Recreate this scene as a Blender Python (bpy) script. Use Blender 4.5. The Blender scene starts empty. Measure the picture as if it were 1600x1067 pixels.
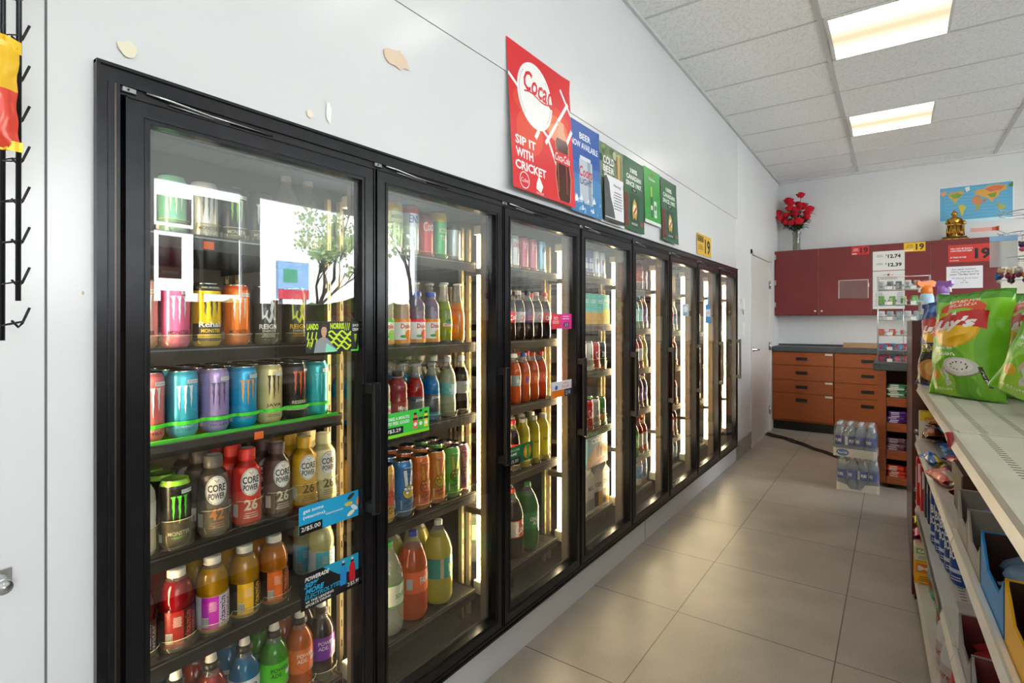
import bpy, math, random
from mathutils import Vector, Matrix

random.seed(7)
SC = bpy.context.scene
COL = SC.collection
PI = math.pi

# ------------------------------------------------------------------ camera
cam_d = bpy.data.cameras.new('camera')
cam_d.sensor_width = 36.0
cam_d.lens = 836.0 / 1600.0 * 36.0
cam_d.shift_y = -32.5 / 1600.0
cam_d.clip_start = 0.05
cam = bpy.data.objects.new('camera', cam_d)
COL.objects.link(cam)
cam.location = (1.2, 0.0, 1.3)
cam.rotation_euler = (PI / 2, 0, math.atan(598 / 836))
SC.camera = cam

# ------------------------------------------------------------------ view and sampling
SC.view_settings.view_transform = 'Standard'
SC.view_settings.look = 'None'
SC.view_settings.gamma = 1.0
SC.view_settings.use_curve_mapping = False
SC.view_settings.exposure = 0.22
SC.cycles.use_denoising = True
SC.cycles.max_bounces = 10
SC.cycles.diffuse_bounces = 5
SC.cycles.glossy_bounces = 4
SC.cycles.transmission_bounces = 6
SC.cycles.transparent_max_bounces = 24
SC.cycles.sample_clamp_indirect = 6.0
SC.cycles.caustics_reflective = False
SC.cycles.caustics_refractive = False

# ------------------------------------------------------------------ sky: bright overcast daylight
SKY_STRENGTH = 9.5
CEIL_LIGHT = 6.8
TUBE_LIGHT = 46.0
W = bpy.data.worlds.new('overcast_sky')
SC.world = W
W.use_nodes = True
wn, wl = W.node_tree.nodes, W.node_tree.links
bg = wn['Background']
tc = wn.new('ShaderNodeTexCoord')
sp = wn.new('ShaderNodeSeparateXYZ')
wl.new(tc.outputs['Generated'], sp.inputs[0])
rp = wn.new('ShaderNodeValToRGB')
rp.color_ramp.elements[0].position = 0.0
rp.color_ramp.elements[0].color = (1.0, 1.0, 1.0, 1)
rp.color_ramp.elements[1].position = 0.9
rp.color_ramp.elements[1].color = (0.70, 0.84, 1.0, 1)
wl.new(sp.outputs['Z'], rp.inputs[0])
wl.new(rp.outputs[0], bg.inputs[0])
bg.inputs[1].default_value = SKY_STRENGTH

bounce_sun_d = bpy.data.lights.new('bounce_sun', 'SUN'); bounce_sun_d.energy = 26.0; bounce_sun_d.angle = 0.01; bounce_sun_d.color = (1.0, 0.99, 0.97)
bounce_sun = bpy.data.objects.new('bounce_sun', bounce_sun_d); COL.objects.link(bounce_sun)
bounce_sun.rotation_euler = (math.radians(10), math.radians(-38), 0)      # high over the back of the shop, falls on the parking ground only; added for bounce onto the ceiling

# ------------------------------------------------------------------ materials
MATS = {}
def hexc(h):
    h = h.lstrip('#')
    c = [int(h[i:i + 2], 16) / 255 for i in (0, 2, 4)]
    return tuple(x / 12.92 if x <= 0.04045 else ((x + 0.055) / 1.055) ** 2.4 for x in c) + (1.0,)

def new_mat(name):
    m = bpy.data.materials.new(name)
    m.use_nodes = True
    n = m.node_tree.nodes
    n.clear()
    out = n.new('ShaderNodeOutputMaterial')
    return m, n, m.node_tree.links, out

def M(col, rough=0.5, metal=0.0, emit=0.0, coat=0.0, name=None):
    key = ('p', col, rough, metal, emit, coat)
    if key in MATS: return MATS[key]
    m, n, l, out = new_mat(name or 'paint_' + col.strip('#'))
    b = n.new('ShaderNodeBsdfPrincipled')
    b.inputs['Base Color'].default_value = hexc(col)
    b.inputs['Roughness'].default_value = rough
    b.inputs['Metallic'].default_value = metal
    if coat: b.inputs['Coat Weight'].default_value = coat; b.inputs['Coat Roughness'].default_value = 0.08
    if emit:
        b.inputs['Emission Color'].default_value = hexc(col)
        b.inputs['Emission Strength'].default_value = emit
    l.new(b.outputs[0], out.inputs[0])
    MATS[key] = m
    return m

def M_noise(name, c1, c2, scale, rough=0.5, bump=0.0, detail=4, stretch=(1, 1, 1), metal=0.0, coat=0.0, lo=0.35, hi=0.65):
    if name in MATS: return MATS[name]
    m, n, l, out = new_mat(name)
    b = n.new('ShaderNodeBsdfPrincipled')
    t = n.new('ShaderNodeTexCoord'); mp = n.new('ShaderNodeMapping'); mp.inputs['Scale'].default_value = stretch
    nz = n.new('ShaderNodeTexNoise'); nz.inputs['Scale'].default_value = scale; nz.inputs['Detail'].default_value = detail
    r = n.new('ShaderNodeValToRGB')
    r.color_ramp.elements[0].position = lo; r.color_ramp.elements[0].color = hexc(c1)
    r.color_ramp.elements[1].position = hi; r.color_ramp.elements[1].color = hexc(c2)
    l.new(t.outputs['Object'], mp.inputs[0]); l.new(mp.outputs[0], nz.inputs[0]); l.new(nz.outputs[0], r.inputs[0])
    l.new(r.outputs[0], b.inputs['Base Color'])
    b.inputs['Roughness'].default_value = rough; b.inputs['Metallic'].default_value = metal
    if coat: b.inputs['Coat Weight'].default_value = coat
    if bump:
        bp = n.new('ShaderNodeBump'); bp.inputs['Strength'].default_value = bump; bp.inputs['Distance'].default_value = 0.004
        l.new(nz.outputs[0], bp.inputs['Height']); l.new(bp.outputs[0], b.inputs['Normal'])
    l.new(b.outputs[0], out.inputs[0])
    MATS[name] = m
    return m

def M_liquid(col, trans=0.5):
    key = ('liq', col, trans)
    if key in MATS: return MATS[key]
    m, n, l, out = new_mat('liquid_' + col.strip('#'))
    d = n.new('ShaderNodeBsdfDiffuse'); d.inputs[0].default_value = hexc(col)
    t = n.new('ShaderNodeBsdfTranslucent'); t.inputs[0].default_value = hexc(col)
    mx = n.new('ShaderNodeMixShader'); mx.inputs[0].default_value = trans
    g = n.new('ShaderNodeBsdfGlossy'); g.inputs['Roughness'].default_value = 0.06
    f = n.new('ShaderNodeFresnel'); f.inputs[0].default_value = 1.5
    m2 = n.new('ShaderNodeMixShader')
    l.new(d.outputs[0], mx.inputs[1]); l.new(t.outputs[0], mx.inputs[2])
    l.new(f.outputs[0], m2.inputs[0]); l.new(mx.outputs[0], m2.inputs[1]); l.new(g.outputs[0], m2.inputs[2])
    l.new(m2.outputs[0], out.inputs[0])
    MATS[key] = m
    return m

def facing_fresnel(n, l, ior):
    f = n.new('ShaderNodeFresnel'); f.inputs[0].default_value = ior
    g = n.new('ShaderNodeNewGeometry')
    i = n.new('ShaderNodeMath'); i.operation = 'SUBTRACT'; i.inputs[0].default_value = 1.0; l.new(g.outputs['Backfacing'], i.inputs[1])
    m = n.new('ShaderNodeMath'); m.operation = 'MULTIPLY'; l.new(f.outputs[0], m.inputs[0]); l.new(i.outputs[0], m.inputs[1])
    return m

def M_clear(name='clear_plastic', tint=(0.93, 0.94, 0.93, 1), body=0.10, ior=1.45, rough=0.03, bodycol='#e8e8e0'):
    if name in MATS: return MATS[name]
    m, n, l, out = new_mat(name)
    tr = n.new('ShaderNodeBsdfTransparent'); tr.inputs[0].default_value = tint
    d = n.new('ShaderNodeBsdfDiffuse'); d.inputs[0].default_value = hexc(bodycol)
    mx = n.new('ShaderNodeMixShader'); mx.inputs[0].default_value = body
    g = n.new('ShaderNodeBsdfGlossy'); g.inputs['Roughness'].default_value = rough
    f = facing_fresnel(n, l, ior)
    m2 = n.new('ShaderNodeMixShader')
    l.new(tr.outputs[0], mx.inputs[1]); l.new(d.outputs[0], mx.inputs[2])
    l.new(f.outputs[0], m2.inputs[0]); l.new(mx.outputs[0], m2.inputs[1]); l.new(g.outputs[0], m2.inputs[2])
    l.new(m2.outputs[0], out.inputs[0])
    MATS[name] = m
    return m

def M_pane():
    """cooler door glass: fresnel mirror over clear, with fogged and dripped condensation along its top edge"""
    if 'pane' in MATS: return MATS['pane']
    m, n, l, out = new_mat('cooler_door_glass')
    tr = n.new('ShaderNodeBsdfTransparent'); tr.inputs[0].default_value = (0.95, 0.96, 0.95, 1)
    g = n.new('ShaderNodeBsdfGlossy'); g.inputs['Roughness'].default_value = 0.0
    f = facing_fresnel(n, l, 2.1)
    m2 = n.new('ShaderNodeMixShader')
    l.new(f.outputs[0], m2.inputs[0]); l.new(tr.outputs[0], m2.inputs[1]); l.new(g.outputs[0], m2.inputs[2])
    d = n.new('ShaderNodeBsdfDiffuse'); d.inputs[0].default_value = hexc('#dfe3e4')
    t = n.new('ShaderNodeTexCoord'); s = n.new('ShaderNodeSeparateXYZ')
    l.new(t.outputs['Object'], s.inputs[0])
    mp = n.new('ShaderNodeMapping'); mp.inputs['Scale'].default_value = (0, 60, 2.2)
    nz = n.new('ShaderNodeTexNoise'); nz.inputs['Scale'].default_value = 1.0; nz.inputs['Detail'].default_value = 3
    l.new(t.outputs['Object'], mp.inputs[0]); l.new(mp.outputs[0], nz.inputs[0])
    a = n.new('ShaderNodeMath'); a.operation = 'MULTIPLY_ADD'; a.inputs[1].default_value = 0.22; a.inputs[2].default_value = -0.11
    l.new(nz.outputs[0], a.inputs[0])
    b = n.new('ShaderNodeMath'); b.operation = 'ADD'
    l.new(s.outputs['Z'], b.inputs[0]); l.new(a.outputs[0], b.inputs[1])
    r = n.new('ShaderNodeMapRange')
    r.inputs['From Min'].default_value = 1.42; r.inputs['From Max'].default_value = 1.53
    r.inputs['To Min'].default_value = 0.0; r.inputs['To Max'].default_value = 0.10
    l.new(b.outputs[0], r.inputs[0])
    m3 = n.new('ShaderNodeMixShader')
    l.new(r.outputs[0], m3.inputs[0]); l.new(m2.outputs[0], m3.inputs[1]); l.new(d.outputs[0], m3.inputs[2])
    l.new(m3.outputs[0], out.inputs[0])
    MATS['pane'] = m
    return m

def M_emit(name, col, strength):
    if name in MATS: return MATS[name]
    m, n, l, out = new_mat(name)
    e = n.new('ShaderNodeEmission'); e.inputs[0].default_value = col; e.inputs[1].default_value = strength
    l.new(e.outputs[0], out.inputs[0])
    MATS[name] = m
    return m

def M_troffer():
    m, n, l, out = new_mat('fluorescent_diffuser')
    e = n.new('ShaderNodeEmission'); e.inputs[1].default_value = CEIL_LIGHT
    t = n.new('ShaderNodeTexCoord'); s = n.new('ShaderNodeSeparateXYZ'); l.new(t.outputs['Object'], s.inputs[0])
    w = n.new('ShaderNodeMath'); w.operation = 'ABSOLUTE'; l.new(s.outputs['Y'], w.inputs[0])
    r = n.new('ShaderNodeValToRGB')
    r.color_ramp.elements[0].position = 0.02; r.color_ramp.elements[0].color = (0.125, 0.106, 0.070, 1)
    r.color_ramp.elements[1].position = 0.26; r.color_ramp.elements[1].color = (1.25, 1.22, 1.17, 1)
    q = r.color_ramp.elements.new(0.14); q.color = (0.20, 0.182, 0.14, 1)
    l.new(w.outputs[0], r.inputs[0]); l.new(r.outputs[0], e.inputs[0]); l.new(e.outputs[0], out.inputs[0])
    return m

def M_tiles():
    m, n, l, out = new_mat('porcelain_floor_tile')
    b = n.new('ShaderNodeBsdfPrincipled')
    t = n.new('ShaderNodeTexCoord'); s = n.new('ShaderNodeSeparateXYZ'); l.new(t.outputs['Object'], s.inputs[0])
    def line(axis, off):
        a = n.new('ShaderNodeMath'); a.operation = 'ADD'; a.inputs[1].default_value = -off + 60.5; l.new(s.outputs[axis], a.inputs[0])
        d = n.new('ShaderNodeMath'); d.operation = 'DIVIDE'; d.inputs[1].default_value = 0.605; l.new(a.outputs[0], d.inputs[0])
        fr = n.new('ShaderNodeMath'); fr.operation = 'FRACT'; l.new(d.outputs[0], fr.inputs[0])
        c = n.new('ShaderNodeMath'); c.operation = 'SUBTRACT'; c.inputs[1].default_value = 0.5; l.new(fr.outputs[0], c.inputs[0])
        ab = n.new('ShaderNodeMath'); ab.operation = 'ABSOLUTE'; l.new(c.outputs[0], ab.inputs[0])
        g = n.new('ShaderNodeMath'); g.operation = 'GREATER_THAN'; g.inputs[1].default_value = 0.4962; l.new(ab.outputs[0], g.inputs[0])
        fl = n.new('ShaderNodeMath'); fl.operation = 'FLOOR'; l.new(d.outputs[0], fl.inputs[0])
        return g, fl
    gx, fx = line('X', 0.41); gy, fy = line('Y', 2.375)
    mxx = n.new('ShaderNodeMath'); mxx.operation = 'MAXIMUM'; l.new(gx.outputs[0], mxx.inputs[0]); l.new(gy.outputs[0], mxx.inputs[1])
    cv = n.new('ShaderNodeCombineXYZ'); l.new(fx.outputs[0], cv.inputs[0]); l.new(fy.outputs[0], cv.inputs[1])
    wn_ = n.new('ShaderNodeTexWhiteNoise'); l.new(cv.outputs[0], wn_.inputs['Vector'])
    n1 = n.new('ShaderNodeTexNoise'); n1.inputs['Scale'].default_value = 3.4; n1.inputs['Detail'].default_value = 6
    n2 = n.new('ShaderNodeTexNoise'); n2.inputs['Scale'].default_value = 260; n2.inputs['Detail'].default_value = 3
    l.new(t.outputs['Object'], n1.inputs[0]); l.new(t.outputs['Object'], n2.inputs[0])
    r = n.new('ShaderNodeValToRGB')
    r.color_ramp.elements[0].position = 0.30; r.color_ramp.elements[0].color = hexc('#a0978b')
    r.color_ramp.elements[1].position = 0.75; r.color_ramp.elements[1].color = hexc('#b8afa2')
    l.new(n1.outputs[0], r.inputs[0])
    mr = n.new('ShaderNodeMapRange'); mr.inputs['From Min'].default_value = 0.3; mr.inputs['From Max'].default_value = 0.7
    mr.inputs['To Min'].default_value = 0.76; mr.inputs['To Max'].default_value = 1.16
    l.new(n2.outputs[0], mr.inputs[0])
    mr2 = n.new('ShaderNodeMapRange'); mr2.inputs['To Min'].default_value = 0.95; mr2.inputs['To Max'].default_value = 1.04
    l.new(wn_.outputs[0], mr2.inputs[0])
    mu = n.new('ShaderNodeMath'); mu.operation = 'MULTIPLY'; l.new(mr.outputs[0], mu.inputs[0]); l.new(mr2.outputs[0], mu.inputs[1])
    vm = n.new('ShaderNodeVectorMath'); vm.operation = 'SCALE'; l.new(r.outputs[0], vm.inputs[0]); l.new(mu.outputs[0], vm.inputs['Scale'])
    mc = n.new('ShaderNodeMix'); mc.data_type = 'RGBA'; l.new(mxx.outputs[0], mc.inputs[0]); l.new(vm.outputs[0], mc.inputs[6]); mc.inputs[7].default_value = hexc('#5a5248')
    l.new(mc.outputs[2], b.inputs['Base Color'])
    b.inputs['Roughness'].default_value = 0.36
    l.new(b.outputs[0], out.inputs[0])
    return m

def M_ceiling():
    m, n, l, out = new_mat('acoustic_ceiling_tile')
    b = n.new('ShaderNodeBsdfPrincipled'); b.inputs['Roughness'].default_value = 0.9
    t = n.new('ShaderNodeTexCoord')
    n2 = n.new('ShaderNodeTexNoise'); n2.inputs['Scale'].default_value = 90; n2.inputs['Detail'].default_value = 4
    l.new(t.outputs['Object'], n2.inputs[0])
    r = n.new('ShaderNodeValToRGB')
    r.color_ramp.elements[0].position = 0.36; r.color_ramp.elements[0].color = hexc('#ebeae8')
    r.color_ramp.elements[1].position = 0.52; r.color_ramp.elements[1].color = hexc('#fefefc')
    l.new(n2.outputs[0], r.inputs[0]); l.new(r.outputs[0], b.inputs['Base Color'])
    bp = n.new('ShaderNodeBump'); bp.inputs['Strength'].default_value = 0.3; bp.inputs['Distance'].default_value = 0.003
    l.new(n2.outputs[0], bp.inputs['Height']); l.new(bp.outputs[0], b.inputs['Normal'])
    l.new(b.outputs[0], out.inputs[0])
    return m

def M_wood(name, c1, c2, sc=(1, 1, 1), rough=0.4):
    return M_noise(name, c1, c2, 9, rough=rough, detail=6, stretch=sc, coat=0.15, lo=0.3, hi=0.7)

# ------------------------------------------------------------------ mesh builder
class MB:
    def __init__(s):
        s.v = []; s.f = []; s.m = []; s.sm = []; s.mats = []
    def mi(s, mat):
        if mat not in s.mats: s.mats.append(mat)
        return s.mats.index(mat)
    def add(s, vs, fs, mat, smooth=False):
        o = len(s.v); s.v.extend([tuple(p) for p in vs]); i = s.mi(mat)
        for f in fs:
            s.f.append(tuple(o + k for k in f)); s.m.append(i); s.sm.append(smooth)
    def box(s, x0, x1, y0, y1, z0, z1, mat, bev=0.0):
        if x0 > x1: x0, x1 = x1, x0
        if y0 > y1: y0, y1 = y1, y0
        if z0 > z1: z0, z1 = z1, z0
        if bev <= 0 or bev * 2 >= min(x1 - x0, y1 - y0, z1 - z0):
            vs = [(x, y, z) for x in (x0, x1) for y in (y0, y1) for z in (z0, z1)]
            s.add(vs, [(0, 1, 3, 2), (4, 6, 7, 5), (0, 4, 5, 1), (2, 3, 7, 6), (0, 2, 6, 4), (1, 5, 7, 3)], mat)
            return
        b = bev
        ids = {}; vs = []
        for ix, x in enumerate((x0, x1)):
            for iy, y in enumerate((y0, y1)):
                for iz, z in enumerate((z0, z1)):
                    dx, dy, dz = (b if ix == 0 else -b), (b if iy == 0 else -b), (b if iz == 0 else -b)
                    for ax, p in enumerate(((x, y + dy, z + dz), (x + dx, y, z + dz), (x + dx, y + dy, z))):
                        ids[(ix, iy, iz, ax)] = len(vs); vs.append(p)
        fs = []
        for i in (0, 1):
            q = [(0, 0), (0, 1), (1, 1), (1, 0)]
            if i: q = q[::-1]
            fs.append([ids[(i, a, c, 0)] for a, c in q])
            fs.append([ids[(a, i, c, 1)] for a, c in q[::-1]])
            fs.append([ids[(a, c, i, 2)] for a, c in q])
        for a in (0, 1):
            for c in (0, 1):
                fs.append([ids[(a, c, 0, 0)], ids[(a, c, 1, 0)], ids[(a, c, 1, 1)], ids[(a, c, 0, 1)]])
                fs.append([ids[(a, 0, c, 0)], ids[(a, 1, c, 0)], ids[(a, 1, c, 2)], ids[(a, 0, c, 2)]])
                fs.append([ids[(0, a, c, 1)], ids[(1, a, c, 1)], ids[(1, a, c, 2)], ids[(0, a, c, 2)]])
                for e in (0, 1):
                    fs.append([ids[(a, c, e, 0)], ids[(a, c, e, 1)], ids[(a, c, e, 2)]])
        s.add(vs, fs, mat)
    def lathe(s, prof, mat, n=24, smooth=True, cx=0, cy=0, caps=False, sq=0.0):
        vs = []
        for r, z in prof:
            for k in range(n):
                a = 2 * PI * k / n
                q = 1.0
                if sq: q = 1 + sq * (math.cos(4 * a) * -0.5)
                vs.append((cx + r * q * math.cos(a), cy + r * q * math.sin(a), z))
        fs = []
        for i in range(len(prof) - 1):
            for k in range(n):
                k2 = (k + 1) % n
                fs.append((i * n + k, i * n + k2, (i + 1) * n + k2, (i + 1) * n + k))
        s.add(vs, fs, mat, smooth)
        if caps:
            s.add(vs[:n], [tuple(range(n))[::-1]], mat); s.add(vs[-n:], [tuple(range(n))], mat)
    def tube(s, pts, r, mat, n=6, closed=False, r2=None):
        P = [Vector(p) for p in pts]
        if len(P) < 2: return
        vs = []; N = len(P)
        up = Vector((0, 0, 1))
        for i, p in enumerate(P):
            d = (P[min(i + 1, N - 1)] - P[max(i - 1, 0)])
            if d.length < 1e-9: d = Vector((0, 0, 1))
            d.normalize()
            a = d.cross(up)
            if a.length < 0.05: a = d.cross(Vector((1, 0, 0)))
            a.normalize(); b = d.cross(a)
            rr = r if r2 is None else r + (r2 - r) * i / (N - 1)
            for k in range(n):
                t = 2 * PI * k / n
                vs.append(p + a * rr * math.cos(t) + b * rr * math.sin(t))
        fs = []
        for i in range(N - 1):
            for k in range(n):
                k2 = (k + 1) % n
                fs.append((i * n + k, i * n + k2, (i + 1) * n + k2, (i + 1) * n + k))
        fs.append(tuple(range(n))[::-1]); fs.append(tuple((N - 1) * n + k for k in range(n)))
        s.add(vs, fs, mat, True)
    def ball(s, c, r, mat, n=10, sc=(1, 1, 1)):
        vs = [(c[0], c[1], c[2] - r * sc[2])]
        m = n // 2
        for i in range(1, m):
            t = PI * i / m
            for k in range(n):
                a = 2 * PI * k / n
                vs.append((c[0] + r * sc[0] * math.sin(t) * math.cos(a), c[1] + r * sc[1] * math.sin(t) * math.sin(a), c[2] - r * sc[2] * math.cos(t)))
        vs.append((c[0], c[1], c[2] + r * sc[2]))
        fs = [(0, 1 + (k + 1) % n, 1 + k) for k in range(n)]
        for i in range(m - 2):
            for k in range(n):
                a = 1 + i * n; k2 = (k + 1) % n
                fs.append((a + k, a + k2, a + n + k2, a + n + k))
        L = len(vs) - 1; a = 1 + (m - 2) * n
        fs += [(a + k, a + (k + 1) % n, L) for k in range(n)]
        s.add(vs, fs, mat, True)
    def prism(s, poly, z0, z1, mat, axis='z'):
        n = len(poly)
        def mp(a, b, c):
            return {'z': (a, b, c), 'x': (c, a, b), 'y': (a, c, b)}[axis]
        vs = [mp(a, b, z0) for a, b in poly] + [mp(a, b, z1) for a, b in poly]
        fs = [tuple(range(n))[::-1], tuple(range(n, 2 * n))] + [(i, (i + 1) % n, n + (i + 1) % n, n + i) for i in range(n)]
        s.add(vs, fs, mat)
    def xform(s, mtx, start=0):
        for i in range(start, len(s.v)):
            s.v[i] = tuple(mtx @ Vector(s.v[i]))
    def mesh(s, name):
        me = bpy.data.meshes.new(name)
        me.from_pydata(s.v, [], s.f)
        for m in s.mats: me.materials.append(m)
        me.polygons.foreach_set('material_index', s.m)
        me.polygons.foreach_set('use_smooth', s.sm)
        me.update()
        return me
    def build(s, name, parent=None, label=None):
        o = bpy.data.objects.new(name, s.mesh(name))
        COL.objects.link(o)
        if parent: o.parent = parent
        if label: o['label'] = label
        return o

# ------------------------------------------------------------------ naming and grouping
def tag(o, label, cat, group=None, kind=None):
    o['label'] = label; o['category'] = cat
    if group: o['group'] = group
    if kind: o['kind'] = kind
    return o
def thing(name, label, cat, loc=(0, 0, 0), rz=0, group=None):
    o = bpy.data.objects.new(name, None); COL.objects.link(o)
    o.empty_display_size = 0.05
    o.location = loc; o.rotation_euler = (0, 0, rz)
    return tag(o, label, cat, group)
def struct(name, mb):
    o = mb.build(name); o['kind'] = 'structure'; return o
KIDS = {}
def dup(src, loc, rz=0, label=None, group=None, rot=None):
    r = src.copy(); COL.objects.link(r)
    r.location = loc; r.rotation_euler = rot or (0, 0, rz)
    if label: r['label'] = label
    if group: r['group'] = group
    for ch in KIDS[src.name]:
        c = ch[0].copy(); COL.objects.link(c); c.parent = r
        for g in ch[1]:
            d = g.copy(); COL.objects.link(d); d.parent = c
    return r
PROTO = {}
def place(key, maker, loc, rz, label, group=None, rot=None):
    """first use builds the thing, later uses copy it with its parts"""
    if key not in PROTO:
        o = maker(); PROTO[key] = o
        KIDS[o.name] = [(c, list(c.children)) for c in o.children]
        o.location = loc; o.rotation_euler = rot or (0, 0, rz)
        o['label'] = label
        if group: o['group'] = group
        return o
    return dup(PROTO[key], loc, rz, label, group, rot)

# ------------------------------------------------------------------ 2D artwork laid on any surface
TXT = {}
def text_shape(s, bold=0.0, shear=0.0):
    k = (s, bold, shear)
    if k in TXT: return TXT[k]
    cu = bpy.data.curves.new('lettering', 'FONT')
    cu.body = s; cu.size = 1.0; cu.resolution_u = 2; cu.offset = bold; cu.shear = shear; cu.space_line = 0.8
    cu.align_x = 'CENTER'
    o = bpy.data.objects.new('lettering', cu); COL.objects.link(o)
    dg = bpy.context.evaluated_depsgraph_get()
    me = bpy.data.meshes.new_from_object(o.evaluated_get(dg))
    vs = [(v.co.x, v.co.y) for v in me.vertices]; fs = [tuple(p.vertices) for p in me.polygons]
    bpy.data.objects.remove(o); bpy.data.curves.remove(cu); bpy.data.meshes.remove(me)
    if not vs: vs = [(0, 0)]; fs = []
    x0 = min(v[0] for v in vs); x1 = max(v[0] for v in vs); y0 = min(v[1] for v in vs); y1 = max(v[1] for v in vs)
    w = max(x1 - x0, 1e-6); h = max(y1 - y0, 1e-6)
    out = ([((x - x0) / w - 0.5, (y - y0) / h - 0.5) for x, y in vs], fs)
    TXT[k] = out
    return out

class Art:
    """draws flat shapes through mapf(u, v, lift) -> point"""
    def __init__(s, mb, mapf, step=1e9):
        s.mb = mb; s.map = mapf; s.L = 0.0006; s.k = 0; s.step = step
    def lift(s):
        s.k += 1
        return s.L + 0.00008 * s.k
    def rect(s, u0, u1, v0, v1, mat, lift=None):
        L = s.lift() if lift is None else lift
        nu = max(1, int(math.ceil(abs(u1 - u0) / s.step))); nv = max(1, int(math.ceil(abs(v1 - v0) / s.step)))
        vs = [s.map(u0 + (u1 - u0) * i / nu, v0 + (v1 - v0) * j / nv, L) for j in range(nv + 1) for i in range(nu + 1)]
        fs = [(j * (nu + 1) + i, j * (nu + 1) + i + 1, (j + 1) * (nu + 1) + i + 1, (j + 1) * (nu + 1) + i) for j in range(nv) for i in range(nu)]
        s.mb.add(vs, fs, mat, nu > 1)
    def poly(s, pts, mat, lift=None):
        L = s.lift() if lift is None else lift
        s.mb.add([s.map(u, v, L) for u, v in pts], [tuple(range(len(pts)))], mat)
    def strip(s, left, right, mat):
        L = s.lift(); n = len(left)
        s.mb.add([s.map(u, v, L) for u, v in left + right], [(i, i + 1, n + i + 1, n + i) for i in range(n - 1)], mat)
    def ell(s, cu, cv, ru, rv, mat, n=20, rot=0.0, lift=None):
        L = s.lift() if lift is None else lift
        vs = [s.map(cu, cv, L)]; fs = []
        R = 1 if s.step > 1e8 else 3
        for j in range(1, R + 1):
            for k in range(n):
                a = 2 * PI * k / n; x = ru * math.cos(a) * j / R; y = rv * math.sin(a) * j / R
                vs.append(s.map(cu + x * math.cos(rot) - y * math.sin(rot), cv + x * math.sin(rot) + y * math.cos(rot), L))
        fs = [(0, 1 + k, 1 + (k + 1) % n) for k in range(n)]
        for j in range(R - 1):
            o = 1 + j * n
            fs += [(o + k, o + (k + 1) % n, o + n + (k + 1) % n, o + n + k) for k in range(n)]
        s.mb.add(vs, fs, mat)
    def ring(s, cu, cv, ru, rv, t, mat, n=24):
        L = s.lift()
        vs = []
        for k in range(n):
            a = 2 * PI * k / n
            vs.append(s.map(cu + ru * math.cos(a), cv + rv * math.sin(a), L))
            vs.append(s.map(cu + (ru - t) * math.cos(a), cv + (rv - t) * math.sin(a), L))
        s.mb.add(vs, [(2 * k, 2 * ((k + 1) % n), 2 * ((k + 1) % n) + 1, 2 * k + 1) for k in range(n)], mat)
    def line(s, pts, w, mat):
        L = []; R = []
        for i, (u, v) in enumerate(pts):
            a = pts[max(i - 1, 0)]; b = pts[min(i + 1, len(pts) - 1)]
            dx, dy = b[0] - a[0], b[1] - a[1]; q = math.hypot(dx, dy) or 1
            L.append((u - dy / q * w / 2, v + dx / q * w / 2)); R.append((u + dy / q * w / 2, v - dx / q * w / 2))
        s.strip(L, R, mat)
    def text(s, t, cu, cv, w, h, mat, bold=0.0, shear=0.0, rot=0.0):
        vs, fs = text_shape(t, bold, shear)
        L = s.lift(); c, q = math.cos(rot), math.sin(rot)
        s.mb.add([s.map(cu + x * w * c - y * h * q, cv + x * w * q + y * h * c, L) for x, y in vs], fs, mat)
    def lines(s, cu, cv, w, h, n, mat, t=0.35):
        """rows of tiny print"""
        for i in range(n):
            y = cv + h / 2 - h * (i + 0.5) / n; ww = w * (0.75 + 0.25 * ((i * 37) % 11) / 11)
            x = cu - ww / 2; k = 0
            while x < cu + ww / 2:
                l = ww * (0.07 + 0.1 * (((i * 5 + k * 3) * 29) % 13) / 13)
                s.rect(x, min(x + l, cu + ww / 2), y - h / n * t / 2, y + h / n * t / 2, mat, s.L + 0.0012)
                x += l + ww * 0.025; k += 1

def plane_x(x, y0, z0):      # faces +X, reads along +Y
    return lambda u, v, L: (x + L, y0 + u, z0 + v)
def plane_y(y, x0, z0):      # faces -Y, reads along +X
    return lambda u, v, L: (x0 + u, y - L, z0 + v)
def plane_z(z, x0, y0):
    return lambda u, v, L: (x0 + u, y0 + v, z + L)
def cyl_map(r, z0=0.0, rot=0.0):  # front is +X
    return lambda u, v, L: ((r + L) * math.cos(u / r + rot), (r + L) * math.sin(u / r + rot), z0 + v)

WHITE = M('#eeeeea', 0.4); BLACK = M('#0b0b0c', 0.4); INK = M('#1c1c1e', 0.6)
SILVER = M('#c9ccce', 0.22, 1.0); DSILVER = M('#8d8f90', 0.3, 1.0)
CLEAR = M_clear(); REDP = M('#d3181f', 0.35)

def claw(a, cu, cv, w, h, mat):
    """three ragged vertical slashes"""
    for k, (o, hh) in enumerate(((-0.36, 0.85), (0.0, 1.0), (0.36, 0.8))):
        x = lambda t: cu + (o + t) * w
        y = lambda t: cv + h / 2 - h * hh * (1 - t)
        Lp = [(x(-0.20), y(1.0)), (x(-0.10), y(0.93)), (x(-0.06), y(0.78)), (x(-0.09), y(0.6)), (x(-0.04), y(0.42)), (x(-0.06), y(0.25)), (x(0.0), y(0.0))]
        Rp = [(x(0.12), y(1.02)), (x(0.09), y(0.92)), (x(0.07), y(0.8)), (x(0.05), y(0.62)), (x(0.07), y(0.45)), (x(0.03), y(0.27)), (x(0.01), y(0.0))]
        a.strip(Lp, Rp, mat)

# ================================================================== THE ROOM
wall_paint = M_noise('wall_paint', '#d5d5d6', '#dcdcdd', 1.2, rough=0.55)
panel_paint = M_noise('glossy_cooler_wall_panel', '#d6d7d9', '#dddddf', 0.8, rough=0.2)
H = 3.05
XR = 5.0; YB = 7.5; YF = -3.0
b = MB(); b.box(-1.6, XR + .1, YF - .1, YB + .1, -0.1, 0, M_tiles()); struct('floor', b)

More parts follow.
